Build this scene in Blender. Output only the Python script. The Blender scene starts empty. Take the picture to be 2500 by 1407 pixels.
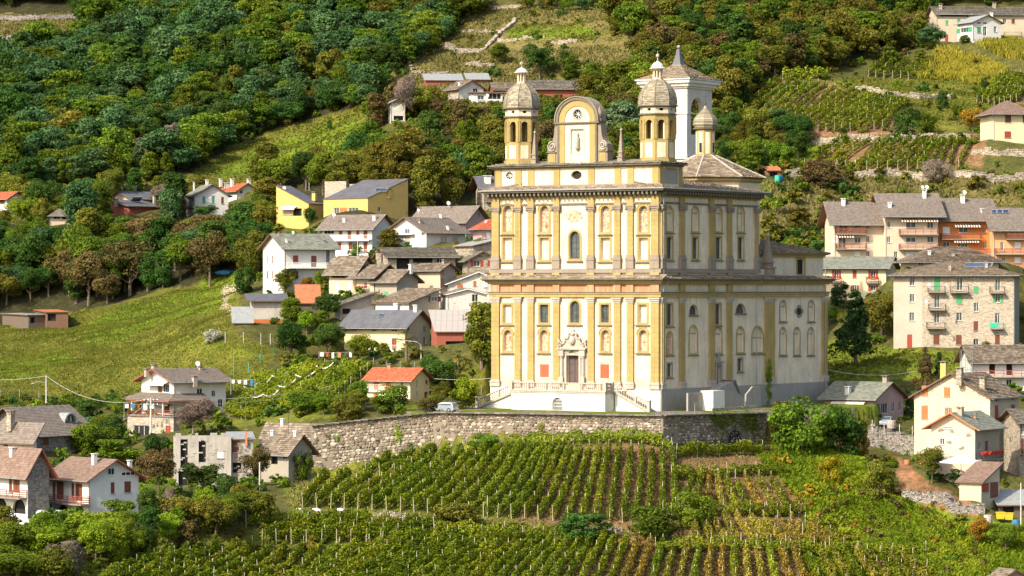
import bpy,math,random
import numpy as np
from mathutils import Vector
R=math.radians
rng=np.random.default_rng(7)
rnd=random.Random(5)
SC=bpy.context.scene
COL=SC.collection

# ---------------------------------------------------------------- camera, sky, sun, exposure
FPX,CX,CY=8160.0,1250.0,703.5 # focal length and centre in photograph pixels
cam_d=bpy.data.cameras.new('camera');cam=bpy.data.objects.new('camera',cam_d);COL.objects.link(cam)
cam_d.sensor_width=36.0;cam_d.lens=36.0*FPX/2500.0
cam_d.clip_start=5.0;cam_d.clip_end=6000.0
cam.location=(0,0,0);cam.rotation_euler=(R(90),0,0)
SC.camera=cam
SUN_AZ,SUN_EL=43.0,38.0 # degrees left of the axis behind the camera; height
sdir=Vector((-math.sin(R(SUN_AZ))*math.cos(R(SUN_EL)),-math.cos(R(SUN_AZ))*math.cos(R(SUN_EL)),math.sin(R(SUN_EL))))
sun_d=bpy.data.lights.new('sun','SUN');sun=bpy.data.objects.new('sun',sun_d);COL.objects.link(sun)
sun_d.energy=3.7;sun_d.angle=R(0.55);sun_d.color=(1.0,0.91,0.76)
sun.rotation_euler=sdir.to_track_quat('Z','Y').to_euler()
world=bpy.data.worlds.new('World');SC.world=world;world.use_nodes=True
wn=world.node_tree;bg=wn.nodes['Background']
sky=wn.nodes.new('ShaderNodeTexSky');sky.sky_type='NISHITA';sky.sun_disc=False;sky.dust_density=3.0;sky.ozone_density=.6
sky.sun_elevation=R(SUN_EL);sky.sun_rotation=math.atan2(sdir.x,sdir.y)
wn.links.new(sky.outputs[0],bg.inputs[0]);bg.inputs[1].default_value=0.15
SC.view_settings.view_transform='Standard';SC.view_settings.look='None'
SC.view_settings.gamma=1.0;SC.view_settings.exposure=0.82;SC.view_settings.use_curve_mapping=False
SC.render.engine='CYCLES'
SC.cycles.max_bounces=6;SC.cycles.diffuse_bounces=3;SC.cycles.transparent_max_bounces=6

# ---------------------------------------------------------------- pixel <-> place helpers
def P(u,v,Y):return np.array([(u-CX)*Y/FPX,Y,(CY-v)*Y/FPX])
def UV(p):return(CX+p[0]/p[1]*FPX,CY-p[2]/p[1]*FPX)
ZOOM={'0':(0,0,1),'1':(1150,100,2.7778),'2':(1150,600,2.7056),'3':(600,400,3.517),'4':(500,700,2.813),
  '5':(0,850,2.5257),'6':(1950,420,3.198),'7':(1950,820,2.3964),'l':(0,400,3.517),
  't':(1700,0,3.125),'m':(750,0,3.125),'g':(700,1000,3.125),'h':(1400,1000,3.125)}
def Z(k,x,y):o=ZOOM[k];return(o[0]+x/o[2],o[1]+y/o[2])

# ---------------------------------------------------------------- mesh building
class MB:
 def __init__(s):s.v=[];s.f=[];s.r=[];s.m=[]
 def add(s,vs,fs,r=None,m=0):
  n=len(s.v);s.v.extend(tuple(map(float,p))for p in vs)
  if r is None:r=rnd.random()
  for f in fs:s.f.append([n+i for i in f]);s.r.append(r);s.m.append(m)
  return s
 def pbox(s,p,a,b,c,r=None,m=0): # corner p, three edge vectors (right handed)
  p,a,b,c=map(np.asarray,(p,a,b,c))
  if np.dot(np.cross(a,b),c)<0:a,b=b,a
  vs=[p,p+a,p+a+b,p+b,p+c,p+a+c,p+a+b+c,p+b+c]
  return s.add(vs,[(0,3,2,1),(4,5,6,7),(0,1,5,4),(1,2,6,5),(2,3,7,6),(3,0,4,7)],r,m)
 def box(s,c,d,rz=0,r=None,m=0): # centre of base, size
  ca,sa=math.cos(rz),math.sin(rz)
  a=np.array([ca,sa,0])*d[0];b=np.array([-sa,ca,0])*d[1];h=np.array([0,0,d[2]])
  return s.pbox(np.asarray(c)-a/2-b/2,a,b,h,r,m)
 def prism(s,poly,ext,r=None,m=0): # polygon (3d points) extruded by ext, ext roughly against polygon normal
  poly=[np.asarray(p,float)for p in poly];ext=np.asarray(ext,float);n=len(poly)
  nrm=np.zeros(3)
  for i in range(n):nrm+=np.cross(poly[i],poly[(i+1)%n])
  if np.dot(nrm,ext)>0:poly=poly[::-1]
  vs=poly+[p+ext for p in poly]
  fs=[tuple(range(n)),tuple(range(2*n-1,n-1,-1))]+[(i,i+n,(i+1)%n+n,(i+1)%n)for i in range(n)]
  return s.add(vs,fs,r,m)
 def lathe(s,c,prof,n=8,rot=0.0,r=None,m=0,cap=True): # prof: (radius, z)
  c=np.asarray(c,float);vs=[];fs=[]
  for(q,z)in prof:
   for i in range(n):
    a=rot+2*math.pi*i/n;vs.append(c+(q*math.cos(a),q*math.sin(a),z))
  k=len(prof)
  for j in range(k-1):
   for i in range(n):
    fs.append((j*n+i,j*n+(i+1)%n,(j+1)*n+(i+1)%n,(j+1)*n+i))
  if cap:fs+=[tuple(range(n-1,-1,-1)),tuple((k-1)*n+i for i in range(n))]
  return s.add(vs,fs,r,m)
 def tube(s,pts,rad,n=5,r=None,m=0):
  pts=[np.asarray(p,float)for p in pts];rads=rad if hasattr(rad,'__len__')else[rad]*len(pts)
  vs=[];fs=[]
  for i,p in enumerate(pts):
   d=pts[min(i+1,len(pts)-1)]-pts[max(i-1,0)];d=d/(np.linalg.norm(d)+1e-9)
   h=np.array([0,0,1.0])if abs(d[2])<.9 else np.array([1.0,0,0])
   x=np.cross(d,h);x/=np.linalg.norm(x);y=np.cross(d,x)
   for k in range(n):
    a=2*math.pi*k/n;vs.append(p+rads[i]*(math.cos(a)*x+math.sin(a)*y))
  for i in range(len(pts)-1):
   for k in range(n):fs.append((i*n+k,(i+1)*n+k,(i+1)*n+(k+1)%n,i*n+(k+1)%n))
  fs+=[tuple(range(n)),tuple((len(pts)-1)*n+k for k in range(n-1,-1,-1))]
  return s.add(vs,fs,r,m)
 def ball(s,c,q,n=8,k=6,sc=(1,1,1),r=None,m=0):
  prof=[(q*math.sin(math.pi*j/k)*sc[0]+1e-3,-q*math.cos(math.pi*j/k)*sc[2])for j in range(k+1)]
  return s.lathe(c,prof,n,0,r,m)

def np_mesh(name,verts,faces4,rr,mats,midx=None):
 me=bpy.data.meshes.new(name);verts=np.asarray(verts,np.float32);f=np.asarray(faces4,np.int32)
 k=f.shape[1]
 me.vertices.add(len(verts));me.vertices.foreach_set('co',verts.ravel())
 me.loops.add(f.size);me.loops.foreach_set('vertex_index',f.ravel())
 me.polygons.add(len(f));me.polygons.foreach_set('loop_start',np.arange(0,f.size,k,dtype=np.int32))
 try:me.polygons.foreach_set('loop_total',np.full(len(f),k,np.int32))
 except Exception:pass
 if rr is not None:
  at=me.attributes.new('rv','FLOAT','FACE');at.data.foreach_set('value',np.asarray(rr,np.float32))
 for m in mats:me.materials.append(m)
 if midx is not None:me.polygons.foreach_set('material_index',np.asarray(midx,np.int32))
 me.update(calc_edges=True);return me

ORG={}
def mesh_from(mb,name,mats,org=(0,0,0)):
 me=bpy.data.meshes.new(name)
 v=np.array(mb.v,float).reshape(-1,3)-np.asarray(org,float)
 me.from_pydata(v.tolist(),[],mb.f)
 at=me.attributes.new('rv','FLOAT','FACE');at.data.foreach_set('value',np.array(mb.r,np.float32))
 for m in(mats if isinstance(mats,(list,tuple))else[mats]):me.materials.append(m)
 if any(mb.m):me.polygons.foreach_set('material_index',np.array(mb.m,np.int32))
 me.update();return me
def thing(name,label,cat,loc,group=None):
 o=bpy.data.objects.new(name,None);COL.objects.link(o);o.location=tuple(map(float,loc));o.empty_display_size=.2
 o['label']=label;o['category']=cat
 if group:o['group']=group
 ORG[o]=np.asarray(loc,float);return o
def part(name,mb,mats,parent,kind=None,label=None,smooth=False):
 if not mb.v:return None
 me=mesh_from(mb,name,mats,ORG[parent]);o=bpy.data.objects.new(name,me);COL.objects.link(o)
 o.parent=parent;ORG[o]=ORG[parent]
 if kind:o['kind']=kind
 if label:o['label']=label
 if smooth:me.polygons.foreach_set('use_smooth',[True]*len(me.polygons))
 return o
def inst(name,me,loc,parent=None,rz=0,sc=1,label=None,cat=None,group=None,kind=None): # shares mesh data
 o=bpy.data.objects.new(name,me);COL.objects.link(o)
 loc=np.asarray(loc,float)
 if parent is not None:o.parent=parent;ORG[o]=loc;loc=loc-ORG[parent]
 o.location=tuple(loc)
 if isinstance(rz,tuple):o.rotation_euler=rz
 else:o.rotation_euler=(0,0,rz)
 o.scale=sc if hasattr(sc,'__len__')else(sc,sc,sc)
 if label:o['label']=label
 if cat:o['category']=cat
 if group:o['group']=group
 if kind:o['kind']=kind
 return o
def solo(name,mb,mats,label=None,cat=None,group=None,kind=None,org=None,smooth=False):
 v=np.array(mb.v)
 if org is None:org=(v[:,0].mean(),v[:,1].mean(),v[:,2].min())
 me=mesh_from(mb,name,mats,org);o=bpy.data.objects.new(name,me);COL.objects.link(o);o.location=tuple(map(float,org))
 ORG[o]=np.asarray(org,float)
 if smooth:me.polygons.foreach_set('use_smooth',[True]*len(me.polygons))
 for k,x in(('label',label),('category',cat),('group',group),('kind',kind)):
  if x:o[k]=x
 return o

# ---------------------------------------------------------------- materials
class NT:
 def __init__(s,name,rough=.85,spec=.25):
  s.m=bpy.data.materials.new(name);s.m.use_nodes=True;s.t=s.m.node_tree;s.b=s.t.nodes['Principled BSDF']
  s.b.inputs['Roughness'].default_value=rough;s.b.inputs['Specular IOR Level'].default_value=spec
 def n(s,k,**kw):
  x=s.t.nodes.new(k)
  for a,v in kw.items():setattr(x,a,v)
  return x
 def l(s,a,b):s.t.links.new(a,b)
 def pos(s,scale=(1,1,1)):
  g=s.n('ShaderNodeNewGeometry');m=s.n('ShaderNodeVectorMath',operation='MULTIPLY');s.l(g.outputs['Position'],m.inputs[0]);m.inputs[1].default_value=scale
  return m.outputs[0]
 def noise(s,sc,det=4,vec=None,rough=.6):
  x=s.n('ShaderNodeTexNoise');x.inputs['Scale'].default_value=sc;x.inputs['Detail'].default_value=det;x.inputs['Roughness'].default_value=rough
  s.l(vec if vec is not None else s.pos(),x.inputs['Vector']);return x.outputs['Fac']
 def ramp(s,fac,stops):
  x=s.n('ShaderNodeValToRGB');e=x.color_ramp.elements
  while len(e)<len(stops):e.new(.5)
  for i,(p,c)in enumerate(stops):
   e[i].position=p;e[i].color=(*c,1)if hasattr(c,'__len__')else(c,c,c,1)
  s.l(fac,x.inputs[0]);return x.outputs[0]
 def mix(s,f,a,b,mode='MIX'):
  x=s.n('ShaderNodeMix',data_type='RGBA',blend_type=mode)
  for sock,v in((x.inputs[0],f),(x.inputs[6],a),(x.inputs[7],b)):
   if hasattr(v,'is_linked'):s.l(v,sock)
   elif hasattr(v,'__len__'):sock.default_value=(*v,1)
   else:sock.default_value=v
  return x.outputs[2]
 def attr(s,nm='rv',out='Fac'):
  x=s.n('ShaderNodeAttribute',attribute_name=nm);return x.outputs[out]
 def bump(s,h,d=.05,st=.6):
  x=s.n('ShaderNodeBump');x.inputs['Strength'].default_value=st;x.inputs['Distance'].default_value=d
  s.l(h,x.inputs['Height']);s.l(x.outputs[0],s.b.inputs['Normal'])
 def col(s,c):
  if hasattr(c,'is_linked'):s.l(c,s.b.inputs['Base Color'])
  else:s.b.inputs['Base Color'].default_value=(*c,1)
  return s.m

def mul(c,k):return tuple(min(1,x*k)for x in c)
def plaster(name,c,dirt=.35,dc=(.32,.26,.18),grain=1.0,pv=.09):
 t=NT(name,.92,.15)
 big=t.noise(.35,5);mid=t.noise(2.2,5);fine=t.noise(14,3)
 st=t.noise(1.0,4,t.pos((2.2,2.2,.22)))
 c1=t.mix(t.ramp(big,[(.35,0.),(.7,1.)]),mul(c,1-pv*1.3),mul(c,1+pv*.6))
 c2=t.mix(t.ramp(mid,[(.4,0.),(.75,.3+pv)]),c1,mul(c,.72))
 c3=t.mix(t.ramp(st,[(.5,0.),(.78,dirt)]),c2,dc)
 c4=t.mix(t.ramp(fine,[(.3,.12*grain),(.6,0.)]),c3,mul(c,.45))
 t.bump(mid,.03,.5);return t.col(c4)
def flat(name,c,rough=.7,spec=.3,metal=0,var=.12):
 t=NT(name,rough,spec);t.b.inputs['Metallic'].default_value=metal
 n=t.noise(3.0,4)
 return t.col(t.mix(t.ramp(n,[(.35,0.),(.7,1.)]),mul(c,1-var),mul(c,1+var)))
def slabs_mat(name,c0,c1,c2,moss=(.12,.12,.05),mo=.3,rough=.85):
 t=NT(name,rough,.2)
 k=t.ramp(t.attr(),[(.0,c0),(.5,c1),(1.,c2)])
 n=t.noise(1.3,5);f=t.noise(9,4)
 k=t.mix(t.ramp(n,[(.5,0.),(.72,mo)]),k,moss)
 k=t.mix(t.ramp(f,[(.3,.4),(.65,0.)]),k,mul(c0,.6))
 t.bump(f,.03,.6);return t.col(k)
def rubble(name,light,mid_,dark,scale=2.2,flatk=1.8,mortar=(.42,.36,.27),plast=0.0,pc=(.55,.48,.36)):
 t=NT(name,.95,.12)
 v=t.n('ShaderNodeTexVoronoi',feature='F1');v.inputs['Scale'].default_value=scale
 e=t.n('ShaderNodeTexVoronoi',feature='DISTANCE_TO_EDGE');e.inputs['Scale'].default_value=scale
 p=t.pos((1,1,flatk));w=t.n('ShaderNodeTexNoise');w.inputs['Scale'].default_value=1.2;t.l(p,w.inputs['Vector'])
 mx=t.n('ShaderNodeMix',data_type='VECTOR');mx.inputs[0].default_value=.12;t.l(p,mx.inputs[4]);t.l(w.outputs['Color'],mx.inputs[5])
 t.l(mx.outputs[1],v.inputs['Vector']);t.l(mx.outputs[1],e.inputs['Vector'])
 sep=t.n('ShaderNodeSeparateColor');t.l(v.outputs['Color'],sep.inputs[0])
 c=t.ramp(sep.outputs[0],[(.0,dark),(.45,mid_),(1.,light)])
 c=t.mix(t.ramp(e.outputs['Distance'],[(.015,1.),(.07,0.)]),c,mortar)
 if plast:c=t.mix(t.ramp(t.noise(.5,5),[(.5-plast*.25,0.),(.55-plast*.1,1.)]),c,pc)
 f=t.noise(10,4);c=t.mix(t.ramp(f,[(.3,.35),(.6,0.)]),c,mul(dark,.6))
 t.bump(t.ramp(e.outputs['Distance'],[(0.,0.),(.12,1.)]),.08,.8);return t.col(c)
def leafmat(name,c0,c1,c2,trans=.36,hv=.02,vv=.28):
 t=NT(name,.85,.06)
 k=t.ramp(t.attr(),[(.0,c0),(.55,c1),(1.,c2)])
 oi=t.n('ShaderNodeObjectInfo');hs=t.n('ShaderNodeHueSaturation')
 def mr(a,b,src):
  m=t.n('ShaderNodeMapRange');m.inputs[3].default_value=a;m.inputs[4].default_value=b;t.l(src,m.inputs[0]);return m.outputs[0]
 t.l(mr(.5-hv,.5+hv,oi.outputs['Random']),hs.inputs['Hue'])
 m2=t.n('ShaderNodeMath',operation='MULTIPLY');t.l(oi.outputs['Random'],m2.inputs[0]);m2.inputs[1].default_value=7.31
 m3=t.n('ShaderNodeMath',operation='FRACT');t.l(m2.outputs[0],m3.inputs[0])
 t.l(mr(1-vv,1+vv,m3.outputs[0]),hs.inputs['Value']);hs.inputs['Saturation'].default_value=1.0
 t.l(k,hs.inputs['Color']);t.l(hs.outputs[0],t.b.inputs['Base Color'])
 tr=t.n('ShaderNodeBsdfTranslucent');t.l(hs.outputs[0],tr.inputs[0])
 ms=t.n('ShaderNodeMixShader');ms.inputs[0].default_value=trans
 out=t.t.nodes['Material Output'];t.l(t.b.outputs[0],ms.inputs[1]);t.l(tr.outputs[0],ms.inputs[2]);t.l(ms.outputs[0],out.inputs[0])
 return t.m

M={}
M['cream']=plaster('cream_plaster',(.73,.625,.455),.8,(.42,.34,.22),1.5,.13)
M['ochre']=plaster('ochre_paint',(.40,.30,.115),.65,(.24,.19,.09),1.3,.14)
M['stone']=plaster('weathered_stone',(.30,.245,.19),.6,(.13,.11,.08),2.)
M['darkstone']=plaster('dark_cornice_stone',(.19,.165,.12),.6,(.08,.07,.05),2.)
M['palestone']=plaster('pale_marble_stone',(.46,.41,.34),.65,(.22,.19,.14),1.6,.14)
M['pinkpl']=plaster('faded_pink_plaster',(.66,.40,.33),.5,(.70,.60,.5))
M['frieze']=plaster('peeling_pink_frieze',(.50,.24,.13),.6,(.58,.46,.32),1.5,.14)
M['white']=plaster('white_lime_plaster',(0.705,0.679,0.602),.25,(.55,.5,.42))
M['whitewall']=plaster('white_house_plaster',(0.671,0.654,0.602),.18,(.5,.46,.4))
M['plinth']=plaster('grey_cement_plinth',(0.344,0.318,0.275),.6,(.2,.18,.15),2.)
M['towerw']=plaster('pale_tower_plaster',(0.602,0.55,0.482),.3,(.42,.36,.3))
M['dome']=slabs_mat('dome_stone_scales',(.20,.17,.115),(.33,.285,.20),(.44,.385,.285),(.15,.13,.08),.35)
M['slab']=slabs_mat('warm_stone_slabs',(.13,.10,.075),(.22,.175,.13),(.33,.27,.20),(.12,.10,.06),.35)
M['slabg']=slabs_mat('grey_stone_slabs',(.11,.10,.08),(.19,.17,.14),(.28,.25,.20),(.13,.12,.06),.4)
M['slate']=slabs_mat('green_grey_slates',(.15,.16,.13),(.22,.23,.18),(.28,.28,.22),(.14,.15,.09),.3)
M['tilebr']=slabs_mat('brown_concrete_tiles',(.17,.112,.085),(.225,.152,.115),(.28,.193,.147),(.18,.14,.1),.3)
M['tilegr']=slabs_mat('grey_brown_tiles',(.15,.122,.10),(.20,.165,.137),(.25,.207,.172),(.16,.14,.11),.3)
M['tilered']=slabs_mat('red_clay_tiles',(.33,.085,.04),(.42,.115,.055),(.52,.17,.085),(.25,.09,.05),.2)
M['tiledk']=slabs_mat('dark_grey_sheet_roof',(.10,.10,.11),(.12,.12,.13),(.14,.14,.15),(.12,.12,.12),.1,.6)
M['metal']=flat('grey_sheet_metal',(.27,.28,.27),.6,.3,0,.25)
M['rust']=flat('rusty_sheet_metal',(.42,.15,.07),.8,.2,0,.4)
M['soffit']=flat('brown_timber',(.16,.09,.055),.8)
M['redwood']=flat('red_brown_fascia',(.30,.09,.06),.7)
M['trimw']=flat('white_trim',(.75,.75,.72),.6)
M['brown']=flat('brown_shutter_paint',(.17,.055,.03),.6)
M['redbr']=flat('red_shutter_paint',(.33,.06,.035),.6)
M['orange']=flat('orange_wood_shutter',(.50,.17,.06),.6)
M['green']=flat('green_shutter_paint',(.08,.36,.15),.6)
M['teal']=flat('teal_shutter_paint',(.10,.32,.25),.6)
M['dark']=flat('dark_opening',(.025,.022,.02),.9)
M['wood']=flat('old_grey_wood',(.13,.10,.075),.9)
M['iron']=flat('dark_iron',(.05,.05,.05),.6,.4)
M['door']=flat('old_brown_oak',(.10,.075,.07),.7)
M['reddoor']=plaster('faded_red_paint',(.52,.10,.05),.35,(.55,.24,.15))
M['yellow']=plaster('yellow_ochre_plaster',(.62,.43,.14),.2,(.45,.3,.1))
M['paleyel']=plaster('pale_yellow_plaster',(0.671,0.585,0.37),.25,(.6,.52,.34))
M['peach']=plaster('peach_beige_plaster',(0.654,0.525,0.378),.2,(.5,.4,.3))
M['orangew']=plaster('orange_house_plaster',(0.585,0.224,0.069),.2,(.45,.2,.08))
M['orange2']=plaster('light_orange_plaster',(0.654,0.378,0.189),.2,(.5,.3,.16))
M['mauve']=plaster('mauve_pink_plaster',(0.482,0.327,0.31),.25,(.4,.3,.28))
M['pinkbeige']=plaster('pink_beige_plaster',(0.585,0.456,0.361),.25,(.48,.4,.33))
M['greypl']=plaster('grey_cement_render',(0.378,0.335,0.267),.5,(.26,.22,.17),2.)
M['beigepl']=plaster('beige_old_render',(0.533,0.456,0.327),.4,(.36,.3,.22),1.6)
M['rubble']=rubble('rubble_masonry',(.56,.48,.37),(.40,.34,.26),(.22,.18,.13),2.4,2.0)
M['rubblel']=rubble('pale_rubble_masonry',(.62,.54,.42),(.50,.43,.33),(.34,.28,.21),2.6,2.6,(.58,.50,.38))
M['rubblew']=rubble('whitewashed_rubble',(.74,.69,.59),(.66,.61,.51),(.46,.40,.32),2.2,1.8,(.70,.65,.56),.6,(.74,.7,.62))
M['rubblep']=rubble('part_plastered_rubble',(.62,.50,.36),(.5,.40,.29),(.32,.25,.18),2.0,1.7,(.58,.47,.33),.7,(.72,.60,.42))
M['greystone']=rubble('grey_cut_stone',(.42,.38,.33),(.30,.27,.24),(.18,.16,.14),2.6,2.2,(.2,.18,.15))
M['mortar']=plaster('rough_lime_mortar',(.26,.215,.16),.6,(.13,.105,.075),2.) #(0.43, 0.361, 0.267), .6, (.26, .21, .15), 2.)
M['wstone']=slabs_mat('wall_field_stones',(.13,.105,.08),(.28,.225,.17),(.58,.50,.40),(.25,.2,.12),.25)
M['block']=plaster('white_block_masonry',(.47,.43,.37),.8,(.22,.19,.15),2.,.16)
M['bark']=flat('tree_bark',(.16,.125,.09),.95,.1,0,.35)
M['barkp']=flat('pale_tree_bark',(.36,.31,.24),.95,.1,0,.3)
M['post']=flat('pale_vineyard_post',(.52,.46,.36),.9)
M['concrete']=flat('concrete_pole',(.52,.48,.42),.9,.2,0,.15)
M['cable']=flat('pale_cable',(.50,.48,.44),.7)
M['car']=flat('silver_car_paint',(.38,.44,.48),.3,.5,.3,.03)
M['carw']=flat('white_van_paint',(.80,.80,.78),.35,.5,0,.02)
M['cardk']=flat('dark_blue_car_paint',(.02,.03,.05),.3,.5,0,.02)
M['tyre']=flat('black_rubber',(.02,.02,.02),.9)
M['cloth']=flat('white_cloth',(.82,.80,.76),.9)
M['awning']=flat('striped_awning_cloth',(.72,.66,.55),.9)
M['net']=flat('white_vine_netting',(.78,.76,.72),.9)
M['flower']=flat('red_flowers',(.55,.05,.02),.8,.2,0,.4)
M['plasticg']=flat('green_plastic',(.03,.42,.28),.5)
M['plasticy']=flat('yellow_plastic',(.60,.42,.03),.5)
M['blue']=flat('blue_plastic',(.04,.16,.36),.5)
M['solar']=flat('solar_panel_glass',(.03,.05,.10),.2,.6)
M['terracotta']=flat('terracotta',(.50,.20,.10),.8)
M['dirtpath']=flat('gravel_path',(.42,.36,.27),.95,.1,0,.2)
def glassmat():
 t=NT('window_glass',.15,.6);n=t.noise(.8,2)
 return t.col(t.ramp(n,[(.3,(.03,.04,.045)),(.7,(.10,.12,.12))]))
M['glass']=glassmat()
def fresco():
 t=NT('faded_fresco_paint',.9,.1)
 n=t.noise(1.6,5);n2=t.noise(2.6,4)
 c=t.ramp(n,[(.32,(.34,.10,.05)),(.42,(.52,.20,.11)),(.50,(.66,.48,.34)),(.58,(.52,.20,.11)),(.70,(.30,.25,.24))])
 return t.col(t.mix(t.ramp(n2,[(.5,0.),(.7,.6)]),c,(.72,.62,.48)))
M['fresco']=fresco()
LM={}
LM['dark']=leafmat('dark_green_leaves',(0.029,0.064,0.013),(0.056,0.113,0.020),(0.105,0.176,0.031))
LM['mid']=leafmat('green_leaves',(0.063,0.105,0.011),(0.119,0.179,0.016),(0.206,0.261,0.026))
LM['bright']=leafmat('bright_green_leaves',(0.105,0.166,0.013),(0.185,0.261,0.017),(0.319,0.370,0.027))
LM['olive']=leafmat('olive_autumn_leaves',(0.071,0.080,0.012),(0.140,0.142,0.019),(0.259,0.224,0.031),.3,.028)
LM['brown']=leafmat('brown_autumn_leaves',(0.064,0.053,0.020),(0.123,0.096,0.032),(0.204,0.146,0.050),.25,.02)
LM['blue']=leafmat('blue_green_leaves',(.030,.070,.024),(.066,.135,.042),(.14,.235,.085),.3,.012)
LM['pale']=leafmat('pale_underside_leaves',(.05,.10,.04),(.12,.19,.085),(.25,.33,.18),.2,.02)
LM['yellow']=leafmat('yellow_leaves',(.13,.125,.010),(.30,.27,.014),(.48,.40,.02),.3,.01,.1)
LM['gold']=leafmat('golden_autumn_leaves',(0.146,0.099,0.013),(0.317,0.197,0.021),(0.488,0.302,0.028),.3,.02)
LM['twig']=leafmat('bare_twigs',(0.115,0.090,0.064),(0.192,0.147,0.109),(0.282,0.218,0.166),.0,.02,.2)
LM['conifer']=leafmat('conifer_needles',(.022,.045,.013),(.042,.078,.022),(.08,.125,.034),.15,.015)
LM['vine']=leafmat('vine_leaves',(0.072,0.108,0.008),(0.160,0.211,0.013),(0.319,0.332,0.023),.35,.015,.15)
LM['vineold']=leafmat('turning_vine_leaves',(0.105,0.108,0.013),(0.234,0.205,0.027),(0.445,0.306,0.055),.3,.03,.25)
LM['corn']=leafmat('drying_corn_leaves',(.13,.14,.018),(.27,.23,.030),(.42,.33,.05),.3,.02,.2)
LM['grass']=leafmat('grass_blades',(.078,.100,.014),(.125,.142,.019),(.195,.195,.032),.35,.01,.1)
LM['drygrass']=leafmat('dry_grass_blades',(.085,.088,.026),(.165,.155,.045),(.27,.225,.08),.25,.01,.1)
def striped():
 t=NT('white_and_red_striped_sheets',.7,.3);s=t.n('ShaderNodeSeparateXYZ');t.l(t.pos(),s.inputs[0]);m=t.n('ShaderNodeMath',operation='PINGPONG');t.l(s.outputs[0],m.inputs[0]);m.inputs[1].default_value=.5
 return t.col(t.mix(t.ramp(m.outputs[0],[(.45,0.),(.5,1.)]),(.34,.32,.29),(.27,.09,.06)))
M['stripe']=striped()
LM['blossom']=leafmat('white_blossom',(.12,.16,.05),(.45,.43,.34),(.6,.58,.5),.2,.01,.1)
M['slabch']=slabs_mat('light_church_roof_slabs',(.19,.145,.10),(.31,.245,.175),(.43,.35,.26),(.16,.14,.08),.3)
# ---------------------------------------------------------------- vertical faces of buildings
class Face:
 # O origin (3), es unit vector running left to right as seen from outside, en outward normal
 def __init__(s,O,es,en):s.O=np.asarray(O,float);s.es=np.asarray(es,float);s.en=np.asarray(en,float)
 def pt(s,a,z,d=0.0):
  p=s.O+s.es*a+s.en*d;return np.array([p[0],p[1],z])
 def sz(s,u,v,d=0.0):
  k=(u-CX)/FPX;o=s.O+s.en*d
  a=(k*o[1]-o[0])/(s.es[0]-k*s.es[1]);y=o[1]+a*s.es[1]
  return a,(CY-v)*y/FPX
 def rect(s,u0,v0,u1,v1,d=0.0):
  um,vm=(u0+u1)/2,(v0+v1)/2
  a0=s.sz(u0,vm,d)[0];a1=s.sz(u1,vm,d)[0];z1=s.sz(um,v0,d)[1];z0=s.sz(um,v1,d)[1]
  return(min(a0,a1),max(a0,a1),z0,z1)
 def box(s,mb,a0,a1,z0,z1,d0,d1,r=None,m=0):
  e=np.array([0,0,1.0])
  return mb.pbox(s.pt(a0,z0,d0),s.es*(a1-a0),e*(z1-z0),s.en*(d1-d0),r,m)
 def poly(s,mb,pts,d0,d1,r=None,m=0):
  return mb.prism([s.pt(a,z,d1)for a,z in pts],s.en*(d0-d1),r,m)

def arch_pts(a0,a1,zs,n=8,rise=None):
 c=(a0+a1)/2;q=(a1-a0)/2;h=q if rise is None else rise
 return[(c-q*math.cos(math.pi*i/n),zs+h*math.sin(math.pi*i/n))for i in range(n+1)]

def wall_face(mb,F,a0,a1,z0,z1,holes=(),depth=.25,d=0.0,r=.5):
 # sheet with real openings; holes: (a0,a1,z0,z1,arch) with reveals going inwards
 hs=[h for h in holes if h[0]>a0+.02 and h[1]<a1-.02 and h[2]>z0+.01 and h[3]<z1-.01]
 A=sorted(set([a0,a1]+[x for h in hs for x in h[:2]]));ZZ=sorted(set([z0,z1]+[x for h in hs for x in h[2:4]]))
 for i in range(len(A)-1):
  j=0
  while j<len(ZZ)-1:
   ca=(A[i]+A[i+1])/2
   def inside(jj):
    cz=(ZZ[jj]+ZZ[jj+1])/2
    return any(h[0]<ca<h[1]and h[2]<cz<h[3]for h in hs)
   if inside(j):j+=1;continue
   k=j
   while k+1<len(ZZ)-1 and not inside(k+1):k+=1
   mb.add([F.pt(A[i],ZZ[j],d),F.pt(A[i+1],ZZ[j],d),F.pt(A[i+1],ZZ[k+1],d),F.pt(A[i],ZZ[k+1],d)],[(0,1,2,3)],r)
   j=k+1
 for h in hs:
  x0,x1,y0,y1=h[:4];ar=h[4]if len(h)>4 else 0
  if ar:
   q=min((x1-x0)/2,y1-y0);zs=y1-q;ap=arch_pts(x0,x1,zs,10)
   ring=[(x0,y0)]+ap+[(x1,y0)]
   for i in range(10): # spandrels
    (p0,q0),(p1,q1)=ap[i],ap[i+1]
    mb.add([F.pt(p0,q0,d),F.pt(p1,q1,d),F.pt(p1,y1,d),F.pt(p0,y1,d)],[(0,1,2,3)],r)
  else:ring=[(x0,y0),(x0,y1),(x1,y1),(x1,y0)]
  n=len(ring)
  for i in range(n):
   (p0,q0),(p1,q1)=ring[i],ring[(i+1)%n]
   mb.add([F.pt(p0,q0,d),F.pt(p0,q0,d-depth),F.pt(p1,q1,d-depth),F.pt(p1,q1,d)],[(0,1,2,3)],r)

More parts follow.
